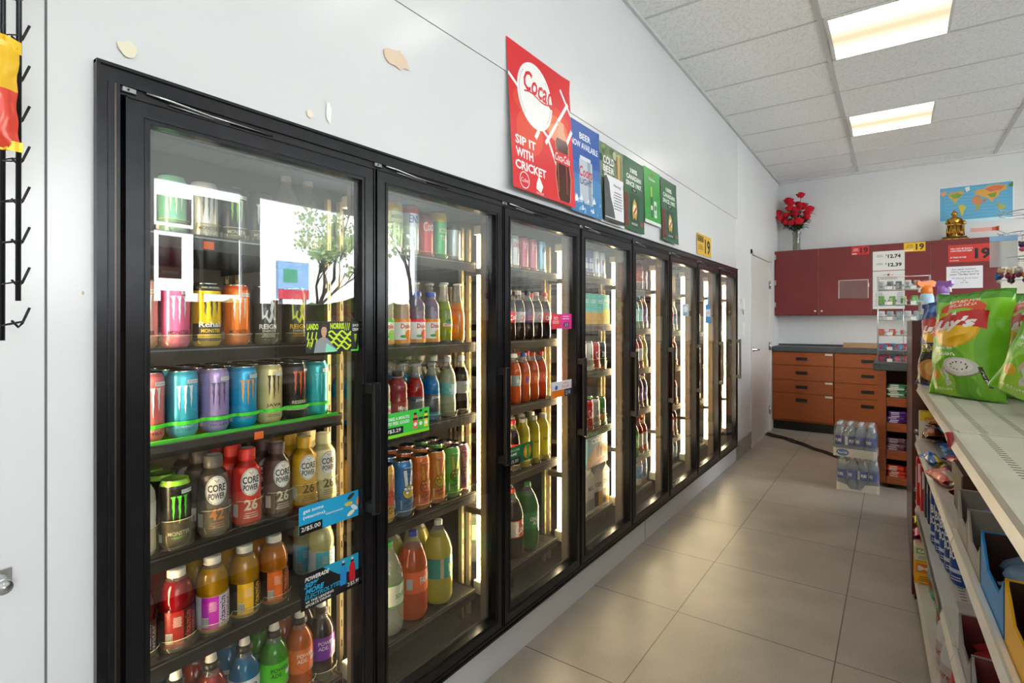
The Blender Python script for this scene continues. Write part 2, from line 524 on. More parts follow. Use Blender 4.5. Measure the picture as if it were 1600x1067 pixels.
# left wall: glossy insulated panels around the cooler opening, painted wall beyond
b = MB()
b.box(-0.08, 0, YF, 0.283, 0, H, panel_paint)
b.box(-0.08, 0.0, 0.287, 0.36, 0, H, panel_paint)
b.box(-0.078, -0.004, 0.28, 0.29, 0, H, M('#6d6d6f', 0.7))
b.box(-0.08, 0, 0.36, 5.26, 1.78, 2.245, panel_paint)
b.box(-0.08, 0.003, 0.36, 5.30, 2.2465, H, panel_paint)
b.box(-0.08, -0.003, 0.36, 5.30, 2.24, 2.252, M('#8f9092', 0.7))
b.box(-0.08, 0, 5.26, 5.87, 0, 2.245, wall_paint)
b.box(-0.08, 0, 5.30, 5.87, 2.245, H, wall_paint)
b.box(-0.08, 0, 6.95, YB, 0, H, wall_paint)
b.box(-0.08, 0, 5.87, 6.95, 2.03, H, wall_paint)
# patches of old tape and torn paint on the panels
a = Art(b, plane_x(0.0035, 0, 0))
rr = random.Random(3)
def blotch(cu, cv, ru, rv, mat):
    a.poly([(cu + ru * (0.7 + 0.5 * rr.random()) * math.cos(t * PI / 7), cv + rv * (0.7 + 0.5 * rr.random()) * math.sin(t * PI / 7)) for t in range(14)], mat)
blotch(1.09, 2.072, 0.05, 0.028, M('#e0c7ae', 0.7)); blotch(0.405, 1.822, 0.016, 0.015, M('#e3dcc4', 0.7))
blotch(0.853, 1.84, 0.008, 0.03, M('#efeeea', 0.4)); blotch(0.80, 1.82, 0.01, 0.01, M('#e8dccb', 0.6))
blotch(0.336, 1.35, 0.002, 0.004, M('#c7a880', 0.7))
struct('wall_left', b)
b = MB(); b.box(-0.3, XR, YB, YB + .1, 0, H, wall_paint); struct('wall_back', b)
b = MB(); b.box(-0.3, XR, YF - .1, YF, 0, H, wall_paint); struct('wall_front', b)

# right wall with the shop windows
b = MB()
WZ0, WZ1 = 0.95, 2.84
wins = [(-2.4, -0.2), (0.2, 1.9), (2.30, 3.32), (3.44, 6.15)]
b.box(XR, XR + .12, YF - .1, YB + .1, 0, WZ0, wall_paint); b.box(XR, XR + .12, YF - .1, YB + .1, WZ1, H, wall_paint)
ys = [YF - .1] + [y for w in wins for y in w] + [YB + .1]
for i in range(0, len(ys), 2): b.box(XR, XR + .12, ys[i], ys[i + 1], WZ0, WZ1, wall_paint)
struct('wall_right', b)
winfr = M('#e9e9ea', 0.4)
wglass = M_clear('window_glass', (0.97, 0.98, 0.97, 1), 0.0, 1.4, 0.0)
for i, (y0, y1) in enumerate(wins):
    b = MB(); x0, x1 = XR + .03, XR + .08; t = 0.05
    b.box(x0, x1, y0, y1, WZ0, WZ0 + t, winfr); b.box(x0, x1, y0, y1, WZ1 - t, WZ1, winfr)
    b.box(x0, x1, y0, y0 + t, WZ0 + t, WZ1 - t, winfr); b.box(x0, x1, y1 - t, y1, WZ0 + t, WZ1 - t, winfr)
    if i == 2:
        b.box(x0, x1, y0 + t, y1 - t, 2.25, 2.30, winfr); b.box(x0, x1, y0 + .5, y0 + .54, WZ0 + t, 2.25, winfr)
    f = b.build('window_%d' % (i + 1)); f['kind'] = 'structure'
    g = MB(); g.box(XR + .053, XR + .057, y0 + t, y1 - t, WZ0 + t, WZ1 - t, wglass); go = g.build('window_pane', f)

# ceiling: lay-in tiles 1.2 x 0.605 on a T-bar grid
YL = 3.572
fix = [(0.875, YL + .605 * k) for k in (-9, -6, -3, 0, 3)] + [(3.3, YL + .605 * k) for k in (-8, -5, -2, 1, 4)]
b = MB(); ct = M_ceiling(); grid = M('#cfcfcd', 0.5)
b.box(-0.08, XR, YF, YB, H, H + .08, ct)
for k in range(-12, 8):
    y = YL + .605 * k
    if YF < y < YB: b.box(0, XR, y - .008, y + .008, H - .004, H + .001, grid)
for x in (0.845, 2.05, 3.255, 4.46): b.box(x - .014, x + .014, YF, YB, H - .006, H + .001, grid)
b.box(0, .022, YF, YB, H - .022, H, grid); b.box(0, XR, YB - .022, YB, H - .022, H, grid)
struct('ceiling', b)
FX = M_troffer()
def make_fixture():
    t = thing('ceiling_light', '', 'ceiling light')
    f = MB()
    for q in ((-.3, .3, -.3, -.285), (-.3, .3, .285, .3), (-.3, -.285, -.285, .285), (.285, .3, -.285, .285)):
        f.box(*q, H - .012, H - .003, M('#e4e2dc', 0.5))
    f.build('light_trim', t)
    d = MB(); d.box(-.285, .285, -.285, .285, H - .010, H - .005, FX); d.build('light_diffuser', t)
    return t
for i, (x, y) in enumerate(fix):
    lab = {3: 'lit square ceiling light nearest the red soft drink poster', 4: 'lit square ceiling light nearer the back wall'}.get(i, 'lit square ceiling light outside the picture, number from the front %s' % ['one', 'two', 'three', '', '', 'four', 'five', 'six', 'seven', 'eight'][i])
    place('fixture', make_fixture, (x + .295, y + .302, 0), 0, lab, 'square fluorescent lights in the ceiling')

# white curb under the cooler, grey tile baseboard, back door
b = MB(); b.box(-0.08, -0.002, 0.0, 5.262, 0, 0.132, M('#d9dadc', 0.3))
b.box(-.0015, .0, 3.03, 3.034, 0, .132, M('#7d7d80', .6)); struct('trim_1', b)
b = MB(); b.box(0, 0.012, 5.264, 5.855, 0, 0.17, M_noise('grey_baseboard_tile', '#8f8b85', '#a39e97', 14, rough=.35)); struct('baseboard_left', b)
doorp = M('#d8d6d0', 0.35)
b = MB()
for y0, y1 in ((5.87, 5.915), (6.905, 6.95)): b.box(-.08, 0.012, y0, y1, 0, 2.03, doorp)
b.box(-.08, .012, 5.87, 6.95, 1.985, 2.03, doorp); struct('trim_2', b)
b = MB(); b.box(-.045, -.003, 5.92, 6.90, 0.008, 1.98, doorp)
d = b.build('door_1'); d['kind'] = 'structure'
b = MB(); b.lathe([(0, 0), (.028, 0), (.028, .01), (.012, .014), (.012, .045), (0, .045)], SILVER, 16)
b.xform(Matrix.Translation((-.003, 5.965, 1.0)) @ Matrix.Rotation(PI / 2, 4, 'Y'))
b.tube([(.04, 5.965, 1.0), (.042, 6.0, 1.0), (.04, 6.07, 0.995)], .009, SILVER, 8); b.build('door_lever', d, 'brushed metal lever handle')
for z in (.25, 1.0, 1.72):
    b = MB(); b.tube([(.008, 6.897, z - .05), (.008, 6.897, z + .05)], .007, SILVER, 8); b.box(-.003, .0, 6.86, 6.897, z - .045, z + .045, SILVER); b.build('door_hinge', d)

# wall switch and thermostat between cooler and door
t = thing('light_switch', 'white light switch plate on the wall right of the cooler', 'switch', (0, 5.55, 1.22))
b = MB(); b.box(0, .006, -.036, .036, -.058, .058, WHITE, .002); b.build('switch_plate', t)
b = MB(); b.box(.006, .012, -.012, .012, -.02, .02, M('#f4f4f2', .4)); b.build('switch_rocker', t)
t = thing('thermostat', 'small white thermostat with a dangling cord near the back door', 'thermostat', (0, 5.46, 1.46))
b = MB(); b.box(0, .03, -.03, .03, -.055, .055, M('#e8e6e0', .4), .005); b.build('thermostat_case', t)
b = MB(); b.tube([(.02, .0, -.05), (.025, -.02, -.1), (.02, -.035, -.07)], .0025, DSILVER); b.build('thermostat_cord', t)

# ================================================================== WALK-IN COOLER
Y0, PITCH = 0.395, 0.606
def YD(i): return Y0 + PITCH * i
frame_m = M_noise('black_anodised_aluminium', '#29292c', '#2f2f33', 30, rough=0.24, metal=0.7)
frame_d = M('#101012', 0.35, 0.3); gasket = M('#08080a', 0.6); bronze = M('#5a5148', 0.3, 0.8)
ZT, ZB = 1.78, 0.134
# interior shell
b = MB(); ins = M('#6d6c69', 0.6)
b.box(-1.7, -1.62, YD(0) - .6, YD(8) + .6, 0, 2.3, ins)
struct('wall_cooler_back', b)
b = MB(); b.box(-1.62, -.08, YD(0) - .6, YD(0) - .52, 0, 2.3, ins); struct('wall_cooler_near', b)
b = MB(); b.box(-1.62, -.08, YD(8) + .52, YD(8) + .6, 0, 2.3, ins); struct('wall_cooler_far', b)
b = MB(); b.box(-1.62, -.08, YD(0) - .6, YD(8) + .6, 2.2, 2.3, ins); struct('ceiling_cooler', b)
b = MB(); b.box(-1.62, -.085, YD(0) - .52, YD(8) + .52, 0, 0.14, M('#4a453d', 0.5)); struct('floor_cooler', b)

t = thing('walk_in_cooler', 'long black metal frame of the eight door walk-in cooler', 'cooler frame', (0, 0, 0))
b = MB()
b.box(-.08, .012, YD(0) - .042, YD(8) + .03, ZT - .034, ZT, frame_m); b.box(-.01, .017, YD(0) - .042, YD(8) + .03, ZT - .006, ZT, frame_m)
b.box(-.08, .006, YD(0) - .003, YD(8), ZT - .05, ZT - .034, frame_d); b.build('frame_header', t)
b = MB(); b.box(-.08, .012, YD(0) - .042, YD(8) + .03, ZB, ZB + .022, frame_m); b.box(.012, .016, YD(0) - .042, YD(8) + .03, ZB, ZB + .008, frame_m); b.build('frame_sill', t)
for k, (y0, y1) in enumerate(((YD(0) - .042, YD(0) - .004), (YD(8) + .002, YD(8) + .03))):
    b = MB(); b.box(-.08, .012, y0, y1, ZB + .022, ZT - .034, frame_m)
    if k == 0:
        b.box(.012, .016, y0, y0 + .006, ZB, ZT - .006, frame_m); b.box(.0, .0125, y0 + .029, y0 + .0315, ZB + .02, ZT - .034, bronze)
        b.box(.012, .014, y0 + .018, y0 + .02, ZB + .02, ZT - .034, frame_d)
    b.build('frame_jamb', t)
for i in range(1, 8):
    b = MB(); w = .03 if i != 4 else .045
    b.box(-.075, -.033, YD(i) - w, YD(i) + w, ZB + .022, ZT - .034, M('#75685a', 0.35, 0.4))
    if i == 4: b.box(-.033, .014, YD(i) - .006, YD(i) + .006, ZB, ZT - .02, frame_m)
    else: b.box(-.033, -.006, YD(i) - .004, YD(i) + .004, ZB + .02, ZT - .034, gasket)
    b.build('frame_mullion', t)

ordn = ['nearest', 'second', 'third', 'fourth', 'fifth', 'sixth', 'seventh', 'farthest']
pane = M_pane()
def make_door():
    t = thing('cooler_door', '', 'cooler door')
    g = .004; y0, y1 = g, PITCH - g; z0, z1 = ZB + .026, ZT - .052; s = .042
    xb, xf = -.028, .012
    b = MB()
    b.box(xb, xf, y0, y0 + s, z0, z1, frame_m); b.box(xb, xf, y1 - s, y1, z0, z1, frame_m)
    b.box(xb, xf, y0 + s, y1 - s, z0, z0 + s, frame_m); b.box(xb, xf, y0 + s, y1 - s, z1 - s, z1, frame_m)
    # stepped glazing bead
    q = s - .010
    for yy in ((y0 + q, y0 + q + .002), (y1 - q - .002, y1 - q)): b.box(xf, xf + .0022, *yy, z0 + q, z1 - q, frame_d)
    for zz in ((z0 + q, z0 + q + .002), (z1 - q - .002, z1 - q)): b.box(xf, xf + .0022, y0 + q, y1 - q, *zz, frame_d)
    b.box(xf, xf + .003, y0, y0 + .003, z0, z1, frame_m); b.box(xf, xf + .003, y1 - .003, y1, z0, z1, frame_m)
    b.box(xf, xf + .003, y0, y1, z1 - .003, z1, frame_m)
    b.build('door_frame', t)
    b = MB(); b.box(-.012, -.006, y0 + s - .004, y1 - s + .004, z0 + s - .004, z1 - s + .004, pane); b.build('glass_pane', t)
    b = MB()
    for yy in (y0 + s - .001, y1 - s - .004): b.box(xb - .004, xb, yy, yy + .005, z0 + s, z1 - s, gasket)
    for zz in (z0 + s - .001, z1 - s - .004): b.box(xb - .004, xb, y0 + s, y1 - s, zz, zz + .005, gasket)
    b.build('door_gasket', t)
    b = MB(); hy = y1 - .022
    b.box(xf + .026, xf + .040, hy - .012, hy + .012, .77, 1.13, M('#141416', .3, .2), .003)
    for z in (.775, 1.10): b.box(xf, xf + .028, hy - .011, hy + .011, z, z + .025, M('#141416', .3, .2))
    b.build('door_handle', t, 'black bar handle')
    b = MB()
    b.tube([(.010, .04, z1 + .016), (.016, .08, z1 + .013), (.012, .16, z1 + .008), (.012, .30, z1 + .006)], .0028, SILVER)
    b.tube([(.012, .08, z1 + .006), (.012, .2, z1 + .002)], .002, DSILVER); b.build('torsion_rod', t, 'silver torsion rod above the door')
    b = MB(); b.box(.004, .012, -.002, .024, z1 + .006, z1 + .018, DSILVER, .002); b.tube([(.0125, .009, z1 + .012), (.0145, .009, z1 + .012)], .002, BLACK); b.build('hinge_bracket', t)
    return t
for i in range(8):
    place('door', make_door, (0, YD(i), 0), 0, '%s black framed glass cooler door%s' % (ordn[i], {0: ', left of all others', 7: ', right of all others'}.get(i, ' counted from the camera')), 'glass doors of the cooler')

TUBE = M_emit('cooler_tube_light', (1.0, 0.78, 0.47, 1), TUBE_LIGHT)
def make_light(xf=-.080, xb=-.113):
    t = thing('cooler_light', '', 'cooler light')
    b = MB(); b.box(-.079, -.076, -.022, .022, .26, 1.68, M('#b5a88c', .3, .6)); b.build('light_reflector', t)
    b = MB(); b.box(xb, xf, -.009 if xb < -.1105 else -.004, .009 if xb < -.1105 else .004, .30, 1.63, TUBE, .005 if xb < -.1105 else .001); b.build('light_tube', t, 'glowing warm white tube')
    for z0, z1 in ((.25, .30), (1.63, 1.665)):
        b = MB(); b.box(-.124, -.076, -.014, .014, z0, z1, M('#d8cdb4', .4), .003); b.build('light_end_cap', t)
    for z in (.555, 1.475):
        b = MB(); b.box(-.16, -.06, -.018, .018, z, z + .026, M('#2a2119', .5), .003); b.build('light_bracket', t, 'dark strap across the tube')
    return t
for i in range(9):
    y = YD(i) + (.02 if i == 0 else (-.02 if i == 8 else 0))
    lab = 'glowing vertical tube light at the right edge behind the %s cooler door' % ordn[i - 1] if i else 'glowing vertical tube light at the far left inside the cooler'
    place('tube' if i != 1 else 'thin', make_light if i != 1 else (lambda: make_light(-.100, -.110)), (0, y, 0), 0, lab, 'tube lights inside the cooler')

# ------------------------------------------------------------------ shelves
SHX = -.102
ROWS = {
    0: [1.503, 1.236, 1.024, .767, .528, .238],
    1: [1.528, 1.214, .935, .624, .238], 2: [1.528, 1.211, .926, .628, .232],
    3: [1.541, 1.278, 1.02, .698, .232], 4: [1.50, 1.245, .985, .72, .42, .205],
    5: [1.50, 1.22, .95, .66, .42, .205], 6: [1.5, 1.2, .92, .62, .232], 7: [1.5, 1.2, .92, .62, .232]}
ROWS = {k: [round(1.3 + (z - 1.3) * .961, 4) for z in v] for k, v in ROWS.items()}
RW = ['top', 'second', 'third', 'fourth', 'fifth', 'lowest']
def rown(i, r):
    n = len(ROWS[i]); return 'bottom' if r == n - 1 else RW[r]
shelf_m = M('#1b1a19', .45, .3); lip_m = M('#23211f', .4, .3); warm_lip = M('#3a352c', .45, .2)
greenp = M_clear('green_plastic', (0.35, 0.85, 0.25, 1), 0.45, 1.45, .1, '#4fd23a')
for i in range(9):
    y = YD(i)
    t = thing('rack_upright', 'pale metal rack upright at the %s' % ('left end of the cooler' if i == 0 else 'right side of the %s cooler door' % ordn[i - 1]), 'rack upright', (0, y, .14), 0, 'rack uprights in the cooler')
    for (x, dy) in ((SHX - .075, -.022), (SHX - .075, .022), (-.79, -.018), (-.79, .018)):
        if i == 0 and dy < 0 or i == 8 and dy > 0: continue
        b = MB(); b.box(x - .010, x + .008, dy - .006, dy + .006, 0, 1.52, M('#a3936f', .35, .4))
        for k in range(24): b.box(x + .008, x + .0084, dy - .002, dy + .002, .05 + .06 * k, .07 + .06 * k, shelf_m)
        b.build('rack_post', t)
def shelf(i, r, fronts=(), guard=None, tags=()):
    z = ROWS[i][r]; y0, y1 = YD(i) + .036, YD(i + 1) - .036
    t = thing('cooler_shelf', 'cooler shelf on the %s level behind the %s glass door' % (rown(i, r), ordn[i]), 'shelf', (0, y0, z), 0, 'shelves inside the cooler')
    L = y1 - y0
    b = MB(); b.box(-.80, SHX, 0, L, -.012, -.001, shelf_m)
    for k in range(1, 8): b.box(-.80, SHX - .005, L * k / 8 - .002, L * k / 8 + .002, -.001, .0, M('#3a3935', .4, .5))
    b.build('shelf_deck', t)
    b = MB(); b.box(SHX, SHX + .008, 0, L, -.034, .002, lip_m if i < 1 else warm_lip)
    b.box(SHX + .008, SHX + .0095, 0, L, -.006, -.003, DSILVER); b.build('shelf_lip', t)
    for yy in (-.010, L + .004):
        b = MB(); b.prism([(-.80, -.035), (SHX, -.02), (SHX, -.001), (-.80, -.001)], yy, yy + .006, shelf_m, 'y'); b.build('shelf_bracket', t)
    if guard and fronts:
        b = MB(); gh, gm = guard
        for (yy, rad, fx) in fronts:
            yy -= y0; R = rad + .006; n = 10; A = 1.15
            vs = []
            for k in range(n + 1):
                a_ = -A + 2 * A * k / n
                for (q, zz) in ((R, .001), (R, gh), (R + .0016, gh), (R + .0016, .001)):
                    vs.append((fx + q * math.cos(a_), yy + q * math.sin(a_), zz))
            b.add(vs, [(4 * k + j, 4 * k + 4 + j, 4 * k + 4 + (j + 1) % 4, 4 * k + (j + 1) % 4) for k in range(n) for j in range(4)], gm, True)
        rim = M('#f4e6b8', .15)  # bright golden light along the clear edges, painted on as pale gold strips
        for (yy, rad, fx) in fronts:
            yy -= y0; R = rad + .007
            b.tube([(fx + R * math.cos(q), yy + R * math.sin(q), gh) for q in [-1.1 + .22 * k for k in range(11)]], .0007, rim if gm is not greenp else gm, 4)
        b.build('product_guard', t, 'clear curved plastic guard in front of the drinks')
    for (yy, colr) in tags:
        b = MB(); b.box(SHX + .008, SHX + .0105, yy - y0 - .011, yy - y0 + .011, -.030, -.012, colr); b.build('price_tag', t, 'small bright price tag')
    return t

# ================================================================== DRINKS
def can_profile(r, h):
    return [(r * .78, 0), (r * .86, .003), (r * .97, .010), (r, .018), (r, h - .020), (r * .97, h - .013), (r * .86, h - .005), (r * .83, h - .002)]
def lerp_prof(prof, z):
    for (r0, a), (r1, c) in zip(prof, prof[1:]):
        if a <= z <= c: return r0 + (r1 - r0) * ((z - a) / (c - a) if c > a else 0)
    return prof[-1][0]
def seg(prof, z0, z1):
    return [(lerp_prof(prof, z0), z0)] + [p for p in prof if z0 < p[1] < z1] + [(lerp_prof(prof, z1), z1)]

def make_can(r, h, base, art, top=None, bottom=None, kind='energy_drink_can', cat='drink can', lidcol=None, rough=.28, metal=.35):
    def mk():
        t = thing(kind, '', cat)
        b = MB(); p = can_profile(r, h)
        zb = 0.0 if not bottom else bottom[1]; zt = h - .002 if not top else h - top[1]
        m = base if not isinstance(base, str) else M(base, rough, metal)
        if bottom: b.lathe(seg(p, 0, zb), M(bottom[0], rough, metal), 20)
        b.lathe(seg(p, zb, zt), m, 20)
        if top: b.lathe(seg(p, zt, h - .002), M(top[0], rough, metal), 20)
        b.lathe([(r * .3, .004), (r * .78, 0)], SILVER, 20)
        a = Art(b, cyl_map(r), .008)
        art(a, r, h)
        b.build('can_body', t)
        b = MB(); q = r * .83
        b.lathe([(q, h - .004), (q + .001, h), (q - .0015, h), (q - .003, h - .006), (0.0005, h - .006)], SILVER if not lidcol else M(lidcol, .3, .6), 20)
        lid = b.build('can_lid', t, 'silver ring top')
        b = MB(); b.box(-.004, .012, -.006, .006, h - .0055, h - .0035, M(lidcol, .3, .6) if lidcol else DSILVER, .001); b.build('pull_tab', lid)
        return t
    return mk

def art_claw(c_claw, word='MONSTER', c_word=None, sub=None, white_tag=True, rehab=False):
    cw = M(c_word or '#2a2a2a', .5)
    cc = M(c_claw, .4)
    def f(a, r, h):
        claw(a, 0, h * .56, r * 1.05, h * .42, cc)
        a.text(word, 0, h * .225, r * 1.45, h * .062, cw, .01)
        a.text('ENERGY', 0, h * .165, r * 1.0, h * .028, M(c_claw, .4))
        if sub: a.text(sub, 0, h * .115, r * 1.3, h * .035, cw)
        if white_tag:
            a.rect(r * .1, r * 1.0, h * .80, h * .86, M('#e7e7e3', .4)); a.text('O prime', r * .55, h * .83, r * .7, h * .035, INK)
        a.rect(-r * 1.5, -r * 1.15, h * .1, h * .22, M('#dcdcdc', .5))
        a.lines(-r * 1.33, h * .55, r * .3, h * .5, 16, M('#444444', .5))
    return f
def art_rehab(a, r, h):
    claw(a, 0, h * .62, r * 1.15, h * .4, M('#3b3320', .4))
    a.rect(-r * 1.4, r * 1.4, h * .08, h * .36, M('#2a2620', .4))
    a.text('Rehab', 0, h * .345, r * 1.7, h * .085, M('#f2f2ee', .3), .02)
    a.text('MONSTER', 0, h * .245, r * 1.4, h * .06, M('#e8c81a', .4), .02)
    a.rect(-r * .95, r * .95, h * .13, h * .19, M('#e8c81a', .4)); a.text('TEA + LEMONADE', 0, h * .16, r * 1.6, h * .03, INK)
    a.text('non alcoholic', 0, h * .93, r * 1.3, h * .03, WHITE)
def art_reign(c1, c2):
    def f(a, r, h):
        a.poly([(-r * .6, h * .8), (r * .1, h * .8), (r * .5, h * .7), (r * .3, h * .55), (r * .55, h * .42), (0, h * .36), (-r * .3, h * .46), (-r * .55, h * .42)], M(c1, .4))
        a.poly([(-r * .2, h * .72), (r * .15, h * .7), (r * .05, h * .6), (-.2 * r, h * .58)], M('#1a1a1a', .4))
        a.text('REIGN', 0, h * .30, r * 1.5, h * .085, M(c2, .4), .03)
        a.text('ENERGY', 0, h * .225, r * 1.0, h * .04, WHITE)
        a.lines(0, h * .15, r * 1.2, h * .07, 3, M(c2, .4), .5)
    return f
def art_java(a, r, h):
    claw(a, 0, h * .6, r * 1.0, h * .42, M('#3a2413', .4))
    a.text('JAVA', 0, h * .3, r * 1.2, h * .07, M('#5a2b14', .4), .02); a.text('MONSTER', 0, h * .215, r * 1.4, h * .055, INK, .01)
    a.rect(r * .1, r * .9, h * .80, h * .86, M('#e7e7e3', .4)); a.lines(0, h * .13, r * 1.2, h * .05, 2, INK)
def art_blackjava(a, r, h):
    claw(a, 0, h * .62, r * 1.2, h * .44, M('#e2561d', .4))
    a.text('RESERVE', 0, h * .3, r * 1.4, h * .06, M('#d9cfa8', .4), .02); a.rect(-r * 1.5, r * 1.5, h * .16, h * .22, M('#d9cfa8', .4)); a.text('ORANGE DREAM', 0, h * .19, r * 1.6, h * .035, INK)
    a.rect(r * .3, r * 1.0, h * .84, h * .88, WHITE)
def art_hand(c, c2):
    """big cartoonless open hand giving a two finger peace sign"""
    def f(a, r, h):
        k = INK
        for (u0, v0, u1, v1, w) in ((-.25, .52, -.42, .84, .34), (.18, .52, .42, .82, .34)):
            a.line([(u0 * r, v0 * h), (u1 * r, v1 * h)], w * r * 1.15, k); a.line([(u0 * r, v0 * h), (u1 * r * .99, (v1 - .006) * h)], w * r * .95, M(c, .4))
        a.ell(0, h * .44, r * .68, h * .125, k); a.ell(0, h * .44, r * .62, h * .115, M(c2, .4))
        for (u, v) in ((-.35, .50), (.0, .50), (-.2, .43)):
            a.ell(u * r, v * h, r * .24, h * .035, k, rot=-.4); a.ell(u * r, v * h, r * .19, h * .027, M(c, .4), rot=-.4)
        a.ell(r * .42, h * .49, r * .2, h * .045, k, rot=.5); a.ell(r * .42, h * .49, r * .16, h * .037, M(c, .4), rot=.5)
        a.poly([(-r * .8, h * .3), (r * .9, h * .36), (r * .9, h * .22), (-r * .8, h * .14)], M('#e9dfc0', .4))
        a.text('PEACE', 0, h * .27, r * 1.2, h * .06, INK, .02, rot=.35); a.text('TEA', 0, h * .19, r * .7, h * .05, INK, .02, rot=.35)
        a.lines(0, h * .88, r * 1.3, h * .03, 1, WHITE)
    return f
def art_simple(words, col, blocks=()):
    def f(a, r, h):
        for (u0, u1, v0, v1, c) in blocks: a.rect(u0 * r, u1 * r, v0 * h, v1 * h, M(c, .4))
        for (w_, cu, cv, ww, hh, *rest) in words: a.text(w_, cu * r, cv * h, ww * r, hh * h, M(rest[0] if rest else col, .4), .02, rest[1] if len(rest) > 1 else 0, rest[2] if len(rest) > 2 else 0)
    return f

# ---- bottles: list of (radius, height) outline, liquid to a level, label band, cap
def make_bottle(kind, cat, prof, liquid, level, cap, label=None, art=None, capkind='screw', clear=None, n=24, rib=None, sq=0.0, base_clear=0.0, trans=0.5):
    def mk():
        t = thing(kind, '', cat)
        h = prof[-1][1]
        lm = liquid if not isinstance(liquid, str) else M_liquid(liquid, trans)
        b = MB(); z0 = prof[0][1]
        lv = h * level
        if base_clear:
            b.lathe(seg(prof, 0, base_clear), clear or CLEAR, n, sq=sq); z0 = base_clear
            b.lathe([(0.0005, z0), (lerp_prof(prof, z0), z0)], lm, n, sq=sq)
        if level < 1.0:
            b.lathe(seg(prof, z0, lv), lm, n, sq=sq); b.lathe([(lerp_prof(prof, lv), lv), (0.0005, lv)], lm, n, sq=sq)
            b.lathe(seg(prof, lv, h), clear or CLEAR, n, sq=sq)
        else: b.lathe(seg(prof, z0, h), lm, n, sq=sq)
        b.lathe([(0.0005, .004), (prof[0][0], 0)], lm if not base_clear else (clear or CLEAR), n, sq=sq)
        if rib:
            for z in rib: b.lathe([(lerp_prof(prof, z) + .0002, z - .002), (lerp_prof(prof, z) + .0012, z), (lerp_prof(prof, z) + .0002, z + .002)], lm, n, sq=sq)
        b.build('bottle_body', t)
        if label:
            zl0, zl1, lc = label
            b = MB(); q = [(R_ + .0007, z_) for R_, z_ in seg(prof, zl0, zl1)]
            b.lathe(q, lc if not isinstance(lc, str) else M(lc, .35), n, sq=sq)
            if art:
                rm = max(x for x, _ in q)
                a = Art(b, lambda u, v, L: cyl_map(max(lerp_prof(prof, zl0 + v), rm * .97) + .0007, zl0)(u, v, L), .012)
                art(a, rm, zl1 - zl0)
            b.build('bottle_label', t)
        cm = cap if not isinstance(cap, str) else M(cap, .4)
        rn = prof[-1][0]
        b = MB()
        if capkind == 'screw':
            b.lathe([(rn + .0012, h - .004), (rn + .0022, h - .003), (rn + .0022, h + .012), (rn + .0008, h + .014), (.0005, h + .014)], cm, 24)
            b.lathe([(rn + .0026, h - .004), (rn + .0026, h - .001)], cm, 24)
        elif capkind == 'crown':
            b.lathe([(rn + .004, h - .003), (rn + .0035, h + .001), (rn + .001, h + .004), (.0005, h + .0045)], cm, 21)
        elif capkind == 'wide':
            b.lathe([(rn + .003, h - .016), (rn + .003, h + .012), (rn + .001, h + .014), (.0005, h + .014)], cm, 28)
            b.lathe([(rn * .9, h + .0145), (.0005, h + .0147)], M('#e6e2d2', .5), 24)
        elif capkind == 'sport':
            b.lathe([(rn + .002, h - .006), (rn + .003, h - .004), (rn + .003, h + .008), (rn * .8, h + .012)], M('#26221e', .4), 24)
            b.build('cap_collar', t, 'dark collar under the cap')
            b = MB(); b.lathe([(rn * .85, h + .010), (rn * .66, h + .036), (rn * .72, h + .038), (rn * .5, h + .037), (.0005, h + .036)], cm, 20)
        b.build('bottle_cap', t)
        return t
    return mk

P_CORE = [(.031, 0), (.0345, .004), (.0345, .060), (.0335, .075), (.0345, .09), (.0345, .128), (.033, .142), (.026, .156), (.019, .164), (.0185, .182)]
P_VIT = [(.030, 0), (.036, .005), (.0365, .02), (.0365, .088), (.0345, .092), (.0345, .096), (.0368, .100), (.0365, .116), (.033, .134), (.026, .150), (.019, .158), (.0175, .166)]
P_PWR = [(.031, 0), (.0365, .005), (.0365, .04), (.0345, .048), (.0365, .056), (.037, .13), (.0345, .148), (.027, .166), (.018, .178), (.0165, .195)]
P_SODA = [(.024, 0), (.030, .004), (.0325, .02), (.0325, .06), (.030, .085), (.0315, .10), (.0325, .12), (.0325, .145), (.029, .172), (.020, .196), (.0125, .212), (.0118, .226)]
P_2L = [(.036, 0), (.048, .006), (.054, .03), (.054, .10), (.0525, .105), (.0525, .19), (.054, .195), (.0535, .21), (.046, .24), (.032, .275), (.018, .298), (.0135, .312)]
P_JAR = [(.027, 0), (.0295, .004), (.030, .05), (.030, .095), (.027, .125), (.0165, .165), (.0135, .19), (.0130, .226)]
P_JONES = [(.028, 0), (.0305, .004), (.0305, .115), (.028, .135), (.016, .165), (.0135, .18), (.013, .205)]
P_DOLE = [(.030, 0), (.034, .004), (.034, .09), (.0325, .095), (.0335, .11), (.032, .118), (.0335, .128), (.032, .145), (.022, .16), (.0175, .168), (.0175, .176)]

